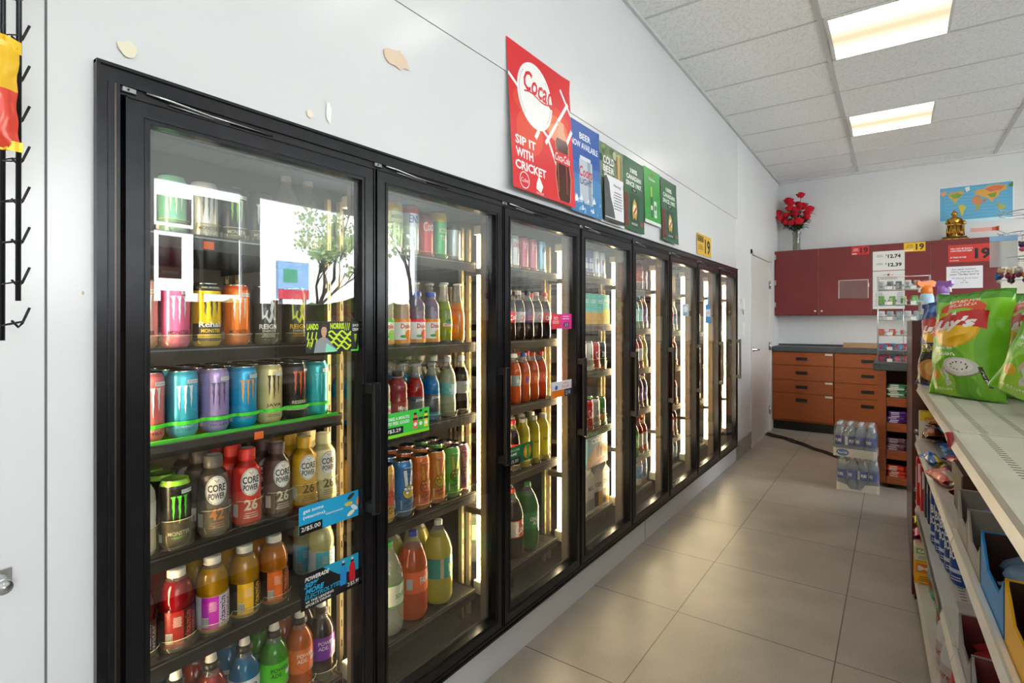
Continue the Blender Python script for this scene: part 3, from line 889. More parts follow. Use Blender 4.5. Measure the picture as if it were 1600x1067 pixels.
P_2L = [(r, round(z * .93, 4)) for r, z in P_2L]; P_SODA = [(r, round(z * .93, 4)) for r, z in P_SODA]
def art_core(cnum, num='26', ink='#2c2622'):
    def f(a, r, h):
        a.ell(0, h * .74, r * .72, h * .25, M('#e8e4da', .4)); a.ring(0, h * .74, r * .68, h * .235, r * .03, M(ink, .5))
        a.text('CORE', 0, h * .78, r * 1.15, h * .13, M(ink, .5), .03); a.text('POWER', 0, h * .64, r * 1.05, h * .11, M(ink, .5), .03)
        a.line([(-r * .15, h * .93), (0, h * .88), (r * .15, h * .93)], r * .04, M(ink, .5))
        a.text(num, 0, h * .33, r * .95, h * .20, M(cnum, .4), .03)
        a.lines(0, h * .14, r * 1.1, h * .12, 3, M(cnum, .5)); a.rect(-r * 1.35, -r * .9, h * .12, h * .35, M('#cfc9bd', .5))
    return f
def art_vit(c_side, c_word, c_panel):
    def f(a, r, h):
        a.rect(-r * .9, r * .15, 0, h, M(c_side, .35)); a.rect(r * .15, r * 1.5, 0, h, M(c_panel, .35))
        a.text('vitamin', r * .42, h * .5, h * .86, r * .38, M(c_word, .4), .02, rot=PI / 2)
        a.text('water', r * .85, h * .5, h * .72, r * .34, M(c_word, .4), 0, rot=PI / 2)
        a.rect(-r * .85, -r * .45, h * .08, h * .38, M('#e4ded0', .5))
        for k in range(8): a.rect(-r * .83 + k * r * .05, -r * .81 + k * r * .05, h * .1, h * .36, INK)
        a.lines(-r * .2, h * .7, r * .5, h * .3, 8, M('#f0e8d8', .5))
    return f
def art_pwr(word, c_word, c_tri=None):
    def f(a, r, h):
        a.text(word[0], -r * .05, h * .74, r * 1.3, h * .17, M(c_word, .4), .02)
        if len(word) > 1: a.text(word[1], -r * .3, h * .52, r * .8, h * .17, M(c_word, .4), .02)
        a.rect(r * .35, r * 1.1, h * .42, h * .60, M('#e4e4e0', .4))
        if c_tri: a.poly([(-r * .6, h * .04), (r * 1.1, h * .04), (r * 1.1, h * .38)], M(c_tri, .4)); a.lines(r * .5, h * .14, r * .9, h * .12, 2, M('#999999', .5), .6)
    return f

# all drink kinds -----------------------------------------------------------
def mcan(base, clawc, word='MONSTER', c_word=None, sub=None, **k): return make_can(.033, .157, base, art_claw(clawc, word, c_word, sub), **k)
K = {}
def kind(key, look, maker, r): K[key] = (look, maker, r)
kind('m_mint', 'mint green tall can with silver claw mark', mcan('#6fc0a0', '#e8ecea', sub='ULTRA'), .033)
kind('m_white', 'pale silver white tall can with claw mark', mcan('#c9cbc8', '#55565a', sub='ULTRA'), .033)
kind('m_black', 'black tall can with green claw mark', mcan('#17181a', '#8fd63a', c_word='#e8e8e8', metal=.5), .033)
kind('m_dark', 'dark grey tall can with white print', mcan('#3b4144', '#dfe3e4', c_word='#e8e8e8'), .033)
kind('m_peachy', 'pale peach tall can', mcan('#d8a9a0', '#f2f2f2'), .033)
kind('m_pink', 'pink tall can with silver claw mark', mcan('#dd5f93', '#d9d9e6', top=('#d9506c', .022), bottom=('#e86aa0', .03)), .033)
kind('m_yellow', 'yellow tall can with black band and claw mark', make_can(.033, .157, '#e5c50f', art_rehab, top=('#28241c', .020)), .033)
kind('m_orange', 'orange tall can with claw mark', mcan('#ee7a1e', '#e6e2da', top=('#e2591a', .016)), .033)
kind('r_white', 'white and black tall can lettered REIGN', make_can(.033, .157, '#33363a', art_reign('#cfd4d8', '#e6e6e2')), .033)
kind('r_yellow', 'black tall can with yellow and red emblem', make_can(.033, .157, '#2c2b22', art_reign('#c8d42a', '#e2b91e')), .033)
kind('m_coral', 'coral pink tall can with white claw mark', mcan('#f0787d', '#e9e9ec', sub='ULTRA'), .033)
kind('m_sky', 'sky blue tall can with silver claw mark', mcan('#45b6d8', '#ecf2f4', c_word='#1d3f66', sub='ULTRA BLUE'), .033)
kind('m_lilac', 'lilac tall can with dark claw mark', mcan('#b19ad2', '#54466b', sub='VIOLET'), .033)
kind('m_blue', 'bright blue tall can with orange claw mark', mcan('#1fa2d6', '#e89a4a', word='PUNCH', c_word='#2a2342'), .033)
kind('m_cream', 'cream tall can with brown claw mark', make_can(.033, .157, '#e2cf94', art_java), .033)
kind('m_dream', 'black tall can with orange claw mark', make_can(.033, .157, '#232022', art_blackjava), .033)
kind('m_teal', 'teal tall can with pale claw mark', mcan('#2fb3b8', '#5fe0e2', c_word='#1b4450'), .033)
kind('m_class', 'black tall can with lime rim and green claw mark', mcan('#1c1a15', '#5fd62e', c_word='#d8cfae', top=('#9ad83a', .012), lidcol='#86b04a'), .033)
def core(body, num, n26='26', capc=None): return make_bottle('protein_shake_bottle', 'bottle', P_CORE, body, 1.0, capc or body, (.008, .150, M(body, .35)), art_core(num, n26), 'wide')
kind('c_white', 'white topped plastic bottle with curved label', make_bottle('protein_shake_bottle', 'bottle', P_CORE, '#d8d2c0', 1.0, '#e8e4d8', (.01, .12, '#e6e0cf'), art_simple([('milk', 0, .5, 1.0, .3)], '#3a3a3a'), 'wide'), .0345)
kind('c_grey', 'grey brown protein shake bottle marked 42', core('#5a5148', '#d97a3c', '42'), .0345)
kind('c_red', 'red protein shake bottle marked 26', core('#d8281c', '#f0ece4'), .0345)
kind('c_brown', 'brown protein shake bottle marked 26', core('#5b4038', '#e8e2d6'), .0345)
kind('c_gold', 'golden yellow protein shake bottle marked 26', core('#d9a21c', '#4a3413'), .0345)
kind('c_cream', 'cream protein shake bottle marked 26', core('#ddd09a', '#4a4136'), .0345)
def vit(liq, side, word, panel, cap='#e0d8c8'): return make_bottle('vitamin_drink_bottle', 'bottle', P_VIT, liq, .93, cap, (.012, .090, panel), art_vit(side, word, panel), 'screw', trans=.6)
kind('v_dark', 'dark red drink bottle with white lettering', vit('#5a1a1e', '#2b1a1a', '#e6dfd6', '#2b1a1a'), .037)
kind('v_red', 'bright red drink bottle with black and red label', vit('#a80f1e', '#8e1a16', '#e0452a', '#3a1512'), .037)
kind('v_pink', 'yellow drink bottle with magenta and white label', vit('#e0a50e', '#c026b4', '#7a1f6a', '#e6dfe4'), .037)
kind('v_yell', 'yellow drink bottle with yellow and black label', vit('#e5a40f', '#f0b81a', '#f0b81a', '#2a2218'), .037)
kind('v_oran', 'orange drink bottle with orange and black label', vit('#ee8a12', '#ea6a14', '#ea6a14', '#30190e'), .037)
kind('v_clear', 'pale lemonade bottle with blue label', vit('#e6e2a8', '#58bcd0', '#1f7f96', '#dfe8e4'), .037)
def pwr(liq, lab, word, wc, tri=None, lz=(.062, .128)): return make_bottle('sports_drink_bottle', 'bottle', P_PWR, liq, .9, '#cfcac0', (lz[0], lz[1], lab), art_pwr(word, wc, tri), 'sport', trans=.55)
kind('p_navy', 'dark blue sports drink bottle', pwr('#1b3f66', '#24506e', ['POWER', 'ADE.'], '#dfe6ea'), .037)
kind('p_red', 'red sports drink bottle', pwr('#c02a1e', '#d8e0e4', ['ZERO'], '#8a1c1c'), .037)
kind('p_blue', 'blue sports drink bottle with white ZERO label', pwr('#1585b8', '#e2e8ea', ['ZERO'], '#1d2f3c'), .037)
kind('p_green', 'green sports drink bottle', pwr('#3fae1a', '#55d81e', ['POWER', 'ADE.'], '#14330e', '#232a20'), .037)
kind('p_oran', 'orange sports drink bottle', pwr('#e8701c', '#f0752a', ['POWER', 'ADE.'], '#f2e2d2', '#2a2220'), .037)
kind('p_purp', 'dark purple sports drink bottle with purple label', pwr('#3b2c30', '#7a1f9a', ['POWER', 'ADE.'], '#e8dcea', '#b8c81e'), .037)
# second door
def talltea(base, top, c1, c2): return make_can(.0365, .190, base, art_hand(c1, c2), top=(top, .02), kind='iced_tea_can')
kind('a_yell', 'yellow topped clear green tall can', make_can(.034, .178, '#9fae86', art_simple([('ARIZONA', 0, .7, 1.3, .07)], '#2a7a3a', [(-1, 1, .6, .8, '#d8e0c0')]), top=('#d9b51e', .03), kind='iced_tea_can'), .034)
kind('a_red', 'white tall can with red top and blue lettering', make_can(.034, .178, '#cfd4da', art_simple([('ENS', 0, .72, 1.1, .16)], '#2b57a8'), top=('#c8313a', .03), kind='iced_tea_can'), .034)
kind('a_coke', 'red tall can with white script', make_can(.033, .157, '#c23a3c', art_simple([('Coca', 0, .72, 1.4, .22, '#f2f0ee', .3, .15)], '#ffffff'), top=('#8a1f26', .03), kind='soda_can'), .033)
kind('a_gryl', 'green tall can with yellow top', make_can(.034, .178, '#43a35c', art_simple([('ICED', 0, .6, 1.1, .1), ('TEA', 0, .45, .9, .1)], '#e8efcf'), top=('#d8b21c', .038), kind='iced_tea_can'), .034)
kind('a_blank', 'plain silver glass tumbler with black lid', make_can(.035, .15, '#9fa2a2', art_simple([], '#000000'), top=('#1c1e22', .03), kind='iced_tea_can', lidcol='#16181b', metal=.8), .035)
def dole(liq, band, fruit): return make_bottle('juice_bottle', 'bottle', P_DOLE, liq, .97, '#2a56b4', (.008, .092, '#e6e6e0'), lambda a, r, h: (a.rect(-3 * r, 3 * r, h * .86, h, M(band, .4)), a.rect(-1.6 * r, 1.6 * r, h * .0, h * .15, M('#d98c3a', .4)), a.text('Dole', 0, h * .70, r * 1.05, h * .2, M('#d0281e', .4), .03), a.poly([(-r, h * .86), (r, h * .86), (r * .4, h * .80)], M('#2a6fb8', .4)), a.ell(r * .35, h * .34, r * .45, h * .22, M(fruit, .4)), a.ell(-r * .3, h * .28, r * .3, h * .06, M('#3f9a3a', .4))), 'screw')
kind('d_apple', 'clear juice bottle with green banded label', dole('#c8c4b0', '#5fc83a', '#8ac850'), .034)
kind('d_orange', 'juice bottle with orange fruit label and blue cap', dole('#d8b090', '#ee8a2a', '#ee7a1a'), .034)
kind('d_red', 'purple tinted juice bottle with red fruit label', dole('#8f7aa0', '#e02a3a', '#d8323c'), .034)
kind('d_mix', 'purple tinted juice bottle with orange and berry label', dole('#9a86a6', '#ee8a2a', '#e8a32a'), .034)
J_ART = lambda a, r, h: (a.ell(0, h * .72, r * .62, h * .22, M('#1c7a4a', .4)), a.rect(-r * .9, r * .9, h * .34, h * .58, M('#d8d2b0', .4)), a.text('Jarritos', 0, h * .46, r * 1.5, h * .16, M('#b8502a', .4), .02), a.rect(-r * .9, r * .9, h * .24, h * .32, M('#d8642a', .4)))
kind('j_lime', 'lime green glass soda bottle', make_bottle('glass_soda_bottle', 'bottle', P_JAR, '#b9cc1e', .70, '#c9ccc8', (.05, .094, M_liquid('#b9cc1e')), J_ART, 'crown', base_clear=.012, trans=.6), .030)
kind('j_mand', 'bright orange glass soda bottle', make_bottle('glass_soda_bottle', 'bottle', P_JAR, '#f0a010', .68, '#c9ccc8', None, None, 'crown', base_clear=.012, trans=.6), .030)
def jones(liq, c): return make_bottle('glass_soda_bottle', 'bottle', P_JONES, liq, .78, '#8c8f92', (.02, .095, '#55585a'), lambda a, r, h: (a.text('JONES', 0, h * .82, r * 1.3, h * .16, WHITE, .03), a.rect(-r * 1.0, r * 1.0, h * .12, h * .62, M('#3f4345', .5)), a.poly([(-r * .5, h * .2), (r * .7, h * .2), (r * .6, h * .58)], M('#cfd0cc', .5)), a.rect(-r, r, 0, h * .12, M(c, .4))), 'crown', trans=.55)
kind('o_red', 'red glass soda bottle with grey label', jones('#d8241a', '#c8281e'), .0305)
kind('o_blue', 'blue glass soda bottle with grey label', jones('#1190d8', '#1f8a9a'), .0305)
kind('o_pink', 'pinkish red soda bottle', jones('#b83a4a', '#d86a7a'), .0305)
kind('o_minute', 'juice bottle with dark cap and red label', make_bottle('juice_bottle', 'bottle', P_DOLE, '#b8454a', .95, '#1d1d1f', (.01, .09, '#9a2430'), art_simple([('Minute', 0, .7, 1.2, .2), ('Maid', 0, .5, .9, .2)], '#eeeeea', [(-1.2, 1.2, 0, .35, '#d8848a')]), 'screw'), .034)
def soda(kindn, liq, cap, lab, words, blocks=(), lz=(.080, .128), **k): return make_bottle('soda_bottle', 'bottle', P_SODA, liq, .86, cap, (lz[0], lz[1], lab), art_simple(words, '#ffffff', blocks), 'screw', **k)
kind('s_pale', 'pale clear soda bottle with white cap and teal label', soda('', '#c6c9a0', '#ece8e2', '#6fb8ac', [('soda', 0, .5, .9, .4, '#d8e6e0')], [(-.2, 1.2, .1, .9, '#c9d8da')]), .0325)
kind('s_dark', 'dark cola bottle with white cap and grey label', soda('', '#2a211c', '#ece8e2', '#9a9a94', [('Zero', .2, .5, 1.0, .5, '#2a4a22', .3, .3)]), .0325)
for kk, (c_, t1, t2, lk) in {'t_blue': ('#3b78b4', '#d8dce0', '#d8b83a', 'blue'), 't_oran': ('#d8672a', '#d8862e', '#c8604a', 'rust orange'), 't_mang': ('#d87a28', '#e8a030', '#b8a42a', 'orange and olive'), 't_green': ('#5aae2a', '#b8a42a', '#4a8a3a', 'green'), 't_berry': ('#8a4a52', '#b07a6a', '#7a5a50', 'plum red'), 't_yell': ('#d8a83a', '#c84a3a', '#c8503a', 'mustard yellow')}.items():
    kind(kk, '%s tall tea can printed with a peace hand' % lk, make_can(.0365, .190, c_, art_hand(t1, t2), top=(c_, .02), kind='iced_tea_can', metal=.2), .0365)
def big(liq, cap, lab, words, blocks=(), level=.86, lz=(.100, .174), clear=None): return make_bottle('large_soda_bottle', 'bottle', P_2L, liq, level, cap, (lz[0], lz[1], lab), art_simple(words, '#ffffff', blocks), 'screw', n=28, trans=.6, clear=clear)
kind('b_clear', 'large clear soda bottle with green cap', big(M_clear('clear_soda', (0.9, 0.93, 0.88, 1), .25, 1.4, .05, '#cfd2bf'), '#2fa83a', '#3f9a3a', [('soda', .3, .5, .8, .3, '#3f9a3a')], [(-1.0, .9, .06, .94, '#d8dcc2')]), .054)
kind('b_fanta', 'large orange soda bottle with blue cap', big('#ef5a12', '#2a3f9a', '#f0641c', [('FANTA', .35, .6, 1.1, .34, '#f2efe9', .1, .12)], [(-1.1, -.7, .2, .7, '#c8c4c0')]), .054)
kind('b_lemon', 'large pale yellow soda bottle with white cap', big('#dcd04a', '#e6e0cc', '#2f9a86', [('Fresca', .6, .5, .9, .4, '#d8e03a', 0, .1)], [(-.5, -.25, 0, 1, '#c8b88a')]), .054)
kind('b_dewy', 'large yellow green soda bottle', big('#c8c236', '#e6e0cc', '#b8b43a', [('lime', 0, .5, .9, .4)]), .054)
# third door
def slim(base, tp, w, wc): return make_can(.029, .156, base, art_simple([(w, 0, .72, 1.2, .18, wc, .2)], '#ffffff'), top=(tp, .02), kind='soda_can')
kind('q_pale', 'slim silver can with pink print', slim('#c9c6cc', '#b8b4bc', 'bio', '#c84a6a'), .029)
kind('q_rose', 'slim rose red can', slim('#b85468', '#a83a4a', 'TT', '#e8dfe2'), .029)
kind('q_pink', 'slim pink can', slim('#c2647a', '#b8485e', 'TT', '#e8dfe2'), .029)
kind('q_blue', 'slim light blue can', slim('#86b8cc', '#6aa6c2', 'TI', '#2a4a6a'), .029)
COLA = '#24140d'
kind('k_red', 'cola bottle with red label', soda('', COLA, '#cfc9c4', '#c8202a', [('Coca', 0, .5, 1.3, .5, '#f2efe9', .2, .25)]), .0325)
kind('k_diet', 'cola bottle with silver label and white cap', soda('', COLA, '#c9c4c0', '#c2bcbc', [('Coke', 0, .5, 1.2, .5, '#b8232c', .2, .25)]), .0325)
kind('k_cherry', 'cola bottle with purple and red label and black cap', soda('', COLA, '#26242a', '#6a3a72', [('Coke', 0, .5, 1.2, .5, '#e0524a', .2, .25)]), .0325)
kind('k_silver', 'cola bottle with silver label and pink cap', soda('', COLA, '#b89a9c', '#bdb4b0', [('Co', 0, .5, .9, .5, '#b0222c', .2, .25)]), .0325)
kind('k_class', 'cola bottle with red label and red cap', soda('', COLA, '#d8262c', '#c41f28', [('Coca', 0, .5, 1.2, .5, '#f2efe9', .2, .25)]), .0325)
ORG = '#ee5f1c'
kind('f_white', 'orange soda bottle with white cap and silver label', soda('', ORG, '#dcdcd8', '#8a9a96', [('diet', 0, .5, .8, .4, '#e8e8e4')]), .0325)
kind('f_blue', 'orange soda bottle with blue cap and purple logo', soda('', ORG, '#2f56b0', '#e8641f', [('F', 0, .5, .7, .6, '#4a3fa0', .03)]), .0325)
kind('f_red', 'orange soda bottle with red cap', soda('', ORG, '#c83a22', '#ea6a34', [('Crush', 0, .5, 1.1, .4, '#f0c09a', .02)]), .0325)
kind('f_red2', 'orange soda bottle with bright red cap', soda('', '#e2511c', '#d8342a', '#e0603a', [('Crush', 0, .5, 1.1, .4, '#f0c09a', .02)]), .0325)
kind('y_cola', 'small cola bottle with red cap and red label', soda('', COLA, '#d8262c', '#d02630', [('Coca', 0, .5, 1.2, .5, '#f2efe9', .2, .25)], lz=(.05, .12)), .0325)
P_TALL = [(.028, 0), (.031, .004), (.031, .15), (.028, .175), (.018, .19), (.0165, .205)]
kind('y_yell', 'bright yellow bottle with beige cap', make_bottle('juice_bottle', 'bottle', P_TALL, '#dcc81c', .98, '#c8c0a8', (.02, .14, '#d8c42a'), art_simple([('lemon', 0, .7, 1.3, .14, '#8a7a1a')], '#fff'), 'screw'), .031)
kind('b_cola', 'large cola bottle with orange cap and red label', big('#1f130d', '#d8462c', '#d0402a', [('Coca', .2, .5, 1.3, .5, '#f2ede6', 0, .25)], [(-1.1, -.1, .05, .95, '#d8d0c4')]), .054)
kind('b_green', 'large green soda bottle with green cap', big('#2f8a3a', '#2fa03c', '#1f9a4a', [('GINGER', 0, .6, 1.2, .25, '#e6efe0'), ('ALE', 0, .35, .7, .22, '#e6efe0')]), .054)
# generic small packs for the far doors
def genbottle(liq, cap, lab): return soda('', liq, cap, lab, [('juice', 0, .5, 1.0, .4, '#f2f0e8')], lz=(.05, .13))
for kk, args, lk in (('g_red', ('#c8281e', '#d83a2c', '#d8d0c8'), 'red drink bottle with pale label'), ('g_yell', ('#e0c42a', '#d8c84a', '#c8b83a'), 'yellow drink bottle'), ('g_purp', ('#5a3a6a', '#6a5a9a', '#7a5aa0'), 'purple drink bottle'), ('g_green', ('#3f9a4a', '#58b858', '#8ac85a'), 'green drink bottle'), ('g_milk', ('#d8d0b8', '#e4dcc8', '#5a8ab8'), 'milky drink bottle with blue label'), ('g_brown', ('#6a3a22', '#3a2a22', '#a8462a'), 'brown drink bottle'), ('g_teal', ('#2a8a9a', '#3aa8b8', '#8ad0d0'), 'teal drink bottle')):
    kind(kk, lk, genbottle(*args), .0325)
kind('g_blue', 'blue energy can', make_can(.029, .156, '#3a4a8a', art_simple([('BULL', 0, .6, 1.2, .14, '#e8e8ec')], '#fff', [(-1, 1, .3, .5, '#c8ccd8')]), kind='energy_drink_can'), .029)
kind('g_silv', 'silver energy can', make_can(.029, .156, '#c4c8d4', art_simple([('RB', 0, .6, 1.0, .2, '#8a3a4a')], '#fff'), kind='energy_drink_can'), .029)
kind('g_red2', 'red soda can with white wave', make_can(.033, .157, '#c82426', art_simple([('Coca', 0, .55, 1.4, .3, '#f2efe9', .2, .3)], '#fff'), kind='soda_can'), .033)
kind('g_blk', 'black soda can with white script', make_can(.033, .157, '#2a2220', art_simple([('zero', 0, .55, 1.2, .2, '#e8e2da')], '#fff', [(-1, 1, .0, .1, '#c8242a')]), kind='soda_can'), .033)
kind('g_grn', 'green soda can', make_can(.033, .157, '#4a9a3a', art_simple([('tea', 0, .55, 1.0, .2, '#e8e2da')], '#fff', [(-1, 1, .2, .4, '#d86a2a')]), kind='soda_can'), .033)
kind('g_wht', 'white soda can with grey print', make_can(.033, .157, '#d2cec4', art_simple([('soda', 0, .55, 1.0, .2, '#5a5a5a')], '#fff', [(-1, 1, .2, .4, '#a8a49a')]), kind='soda_can'), .033)
# boxy cartons
def make_carton(w, d, h, base, art, kindn='drink_carton', gable=False, cat='carton'):
    def mk():
        t = thing(kindn, '', cat)
        b = MB(); m = M(base, .4)
        b.box(-d, 0, -w / 2, w / 2, 0, h, m, .0015)
        if gable: b.prism([(-w / 2, h), (w / 2, h), (.004, h + .035), (.004, h + .05), (-.004, h + .05), (-.004, h + .035)], -d, 0, m, 'x')
        a = Art(b, plane_x(0, 0, 0)); art(a, w / 2, h)
        b.build('carton_body', t)
        b = MB(); b.box(-d * .7, -d * .3, -.012, .012, h, h + (.004 if not gable else .03), M('#d8d4c8', .4), .001); b.build('carton_opening', t)
        return t
    return mk
kind('x_teal', 'teal and white drink carton', make_carton(.07, .07, .17, '#5fbcb0', art_simple([('COCO', 0, .75, 1.3, .12, '#e8f2ee')], '#fff', [(-1, 1, 0, .4, '#d8a22a')])), .037)
kind('x_gold', 'teal carton with yellow fruit panel', make_carton(.07, .07, .17, '#48b0a6', art_simple([('JUICE', 0, .8, 1.3, .1, '#e8f2ee')], '#fff', [(-1, 1, 0, .5, '#c8b41e')])), .037)
kind('x_milk', 'white gable topped milk carton with grey print', make_carton(.085, .09, .20, '#d8d2c4', art_simple([('MILK', 0, .7, 1.2, .12, '#4a4a48')], '#fff', [(-.9, .9, .1, .4, '#8a9a8a')]), gable=True), .044)
kind('x_milk2', 'white carton with gold and dark panel', make_carton(.085, .09, .20, '#d2cab8', art_simple([('cream', 0, .7, 1.2, .12, '#6a4a2a')], '#fff', [(-.9, .0, .1, .5, '#2c2c30'), (0, .9, .1, .5, '#c8962a')]), gable=True), .044)
kind('x_case', 'pictured cardboard drink case in blue and orange', make_carton(.24, .15, .17, '#6f9fae', lambda a, w, h: (a.text('CIDER', 0, h * .8, w * 1.2, h * .16, WHITE, .02), a.poly([(-w, 0), (w, h * .25), (w, h * .62), (-w * .2, h * .62), (-w, h * .3)], M('#c88a4a', .5)), a.poly([(-w, 0), (w, 0), (w, h * .22)], M('#a85a4a', .5)), a.rect(-.1 * w, 0, h * .25, h * .6, M('#3a2a1c', .5)), a.rect(.25 * w, .4 * w, h * .25, h * .55, M('#2a2a22', .5)), a.rect(.05 * w, .15 * w, h * .25, h * .7, M('#4a2a1c', .5)))), .12)
kind('x_blue', 'blue and white drink jug with round emblem', make_bottle('water_jug', 'bottle', P_2L, '#c9ccc4', .9, '#9ab8c8', (.06, .15, '#3a62b8'), art_simple([('aqua', 0, .5, 1.0, .3, '#e8eef4')], '#fff', ()), 'screw', n=24), .054)
ORDW = ['first', 'second', 'third', 'fourth', 'fifth', 'sixth', 'seventh', 'eighth', 'ninth']
def fit(look, most):
    if len(look.split()) > most and ' with ' in look: look = look.split(' with ')[0]
    w = look.split()
    while len(w) > most or w[-1] in ('and', 'a', 'of', 'with'): w = w[:-1]
    return ' '.join(w)
def row(i, r, items, xs=-.197, back=1, gap=.078, guard=None, rz=-.12, tags=(), backs=None, lean=0.0):
    """one shelf level: items = [(kind, y)], front line facing the aisle with the same drinks behind"""
    z = ROWS[i][r]
    xs = 1.2 - (1.2 - xs) * .961; items = [(k, min(y * .961, YD(i + 1) - .030 - K[k][2] * .965)) for k, y in items]; gap *= .965
    fr = []
    if guard:
        fr = [(y, K[k][2] * .965, xs) for k, y in items]
    shelf(i, r, fr, guard, tags)
    jr = random.Random(i * 31 + r)
    for n_, (k, y) in enumerate(items):
        look, mk, rad = K[k]
        base = rz + jr.uniform(-.10, .10)
        ob = place(k, mk, (xs, y, z + .0005), base if rad < .1 else 0, '%s, %s from left, %s shelf, %s door' % (fit(look, 9), ORDW[n_], rown(i, r), ordn[i]), 'drinks on the %s shelf behind the %s door' % (rown(i, r), ordn[i]))
        ob.scale = (.965, .965, .965)
        for q in range(1, back + 1):
            kb = backs[n_] if backs else k
            if kb is None: continue
            look, mk, rad2 = K[kb]
            ob = place(kb, mk, (xs - max(gap, rad2 * 1.93 + .004) * q, y, z + .0005), rz + jr.uniform(-.6, .6) if rad2 < .1 else 0,
                  '%s, %s row back, %s from left, %s shelf, %s door' % (fit(look, 6), ORDW[q], ORDW[n_], rown(i, r), ordn[i]), 'drinks on the %s shelf behind the %s door' % (rown(i, r), ordn[i]))
            ob.scale = (.965, .965, .965)
OT = M('#f06a1e', .5)
gc = M_clear('clear_guard', (.98, .97, .93, 1), .05, 1.45, .04, '#efe4c0')
# nearest door
kind('w_clear', 'clear tall bottle with silver cap', make_bottle('water_bottle', 'bottle', P_SODA, M_clear('clear_drink', (.9, .92, .93, 1), .12, 1.45, .03, '#c8ccce'), .95, '#a8abad', None, None, 'screw'), .0325)
row(0, 0, [('m_mint', .594), ('m_white', .672), ('m_black', .748), ('m_dark', .822), ('w_clear', .905), ('w_clear', .985)], xs=-.275, back=0, guard=(.045, gc), tags=[(.60, OT), (.80, OT)])
row(0, 1, [('m_peachy', .505), ('m_pink', .575), ('m_yellow', .649), ('m_orange', .723), ('r_white', .801), ('r_yellow', .891)], xs=-.212, back=0, guard=(.028, gc))
row(0, 2, [('m_coral', .512), ('m_sky', .586), ('m_lilac', .660), ('m_blue', .733), ('m_cream', .806), ('m_dream', .881), ('m_teal', .952)], xs=-.195, back=2, gap=.070, guard=(.0, greenp), tags=[(.72, OT)])
row(0, 3, [('c_white', .492), ('m_class', .570), ('c_grey', .658), ('c_red', .743), ('c_brown', .828), ('c_gold', .912), ('c_cream', .995)], xs=-.195, back=2, gap=.074, guard=(.065, gc))
row(0, 4, [('v_dark', .492), ('v_red', .575), ('v_pink', .658), ('v_yell', .740), ('v_oran', .822), ('v_clear', .985)], xs=-.200, back=1, gap=.078, guard=(.026, gc))
row(0, 5, [('p_navy', .492), ('p_navy', .574), ('p_red', .655), ('p_blue', .740), ('p_green', .823), ('p_oran', .901), ('p_purp', .980)], xs=-.200, back=1, gap=.080, guard=(.03, gc))
# second door
row(1, 0, [('a_yell', 1.258), ('a_red', 1.336), ('a_coke', 1.409), ('a_gryl', 1.481), ('a_blank', 1.56)], xs=-.205, back=0, guard=(.02, gc))
row(1, 1, [('d_apple', 1.215), ('d_orange', 1.289), ('d_red', 1.363), ('d_mix', 1.437), ('j_lime', 1.512), ('j_mand', 1.587)], xs=-.200, back=1, backs=['d_apple', 'd_orange', 'd_red', 'j_lime', 'j_lime', 'j_mand'])
row(1, 2, [('d_apple', 1.20), ('o_minute', 1.277), ('o_red', 1.361), ('o_blue', 1.443), ('s_pale', 1.53), ('s_dark', 1.615)], xs=-.200, back=3, gap=.072, backs=['o_blue', 'o_red', 'o_blue', 'o_blue', 's_pale', 's_dark'], guard=(.02, gc))
row(1, 3, [('t_yell', 1.215), ('t_blue', 1.299), ('t_oran', 1.383), ('t_mang', 1.466), ('t_green', 1.549), ('t_berry', 1.630)], xs=-.202, back=2, gap=.076, guard=(.022, gc))
row(1, 4, [('b_clear', 1.245), ('b_fanta', 1.362), ('b_lemon', 1.495)], xs=-.215, back=1, gap=.115, backs=['b_fanta', 'b_dewy', 'b_lemon'][0:3])
# third door
row(2, 0, [('a_red', 1.895), ('q_pale', 1.962), ('q_rose', 2.035), ('q_pink', 2.110), ('q_blue', 2.186)], xs=-.200, back=0, guard=(.02, gc))
row(2, 1, [('k_red', 1.932), ('k_diet', 2.005), ('k_cherry', 2.080), ('k_silver', 2.155), ('k_class', 2.230)], xs=-.200, back=1)
row(2, 2, [('f_red', 1.895), ('f_white', 1.972), ('f_blue', 2.047), ('f_red', 2.121), ('f_red2', 2.195)], xs=-.200, back=1)
row(2, 3, [('y_cola', 1.960), ('y_yell', 2.045), ('y_yell', 2.130), ('y_yell', 2.215)], xs=-.200, back=2, gap=.07, guard=(.03, gc))
row(2, 4, [('b_clear', 1.86), ('b_cola', 1.975), ('b_green', 2.105)], xs=-.215, back=1, gap=.115)
# fourth door
row(3, 0, [('g_blue', 2.62), ('g_blue', 2.69), ('g_silv', 2.765), ('g_silv', 2.84)], xs=-.200, back=0, guard=(.03, gc))
row(3, 1, [('x_teal', 2.60), ('x_teal', 2.685), ('x_teal', 2.77), ('x_gold', 2.85)], xs=-.165, back=0, guard=None)
row(3, 2, [('g_wht', 2.60), ('g_wht', 2.68), ('g_red2', 2.76), ('g_blk', 2.84)], xs=-.200, back=1, guard=(.06, gc))
row(3, 3, [('g_wht', 2.60), ('g_red2', 2.68), ('g_wht', 2.76), ('g_grn', 2.84)], xs=-.200, back=1, guard=(.06, gc))
row(3, 4, [('x_milk', 2.56), ('x_milk', 2.655), ('x_milk2', 2.75), ('x_milk2', 2.845)], xs=-.165, back=0)
place('x_case', K['x_case'][1], (-.115, 2.64, ROWS[3][4] + .2425), 0, 'blue and orange pictured case stacked on the milk cartons, fourth door', 'cases stacked in the fourth door')
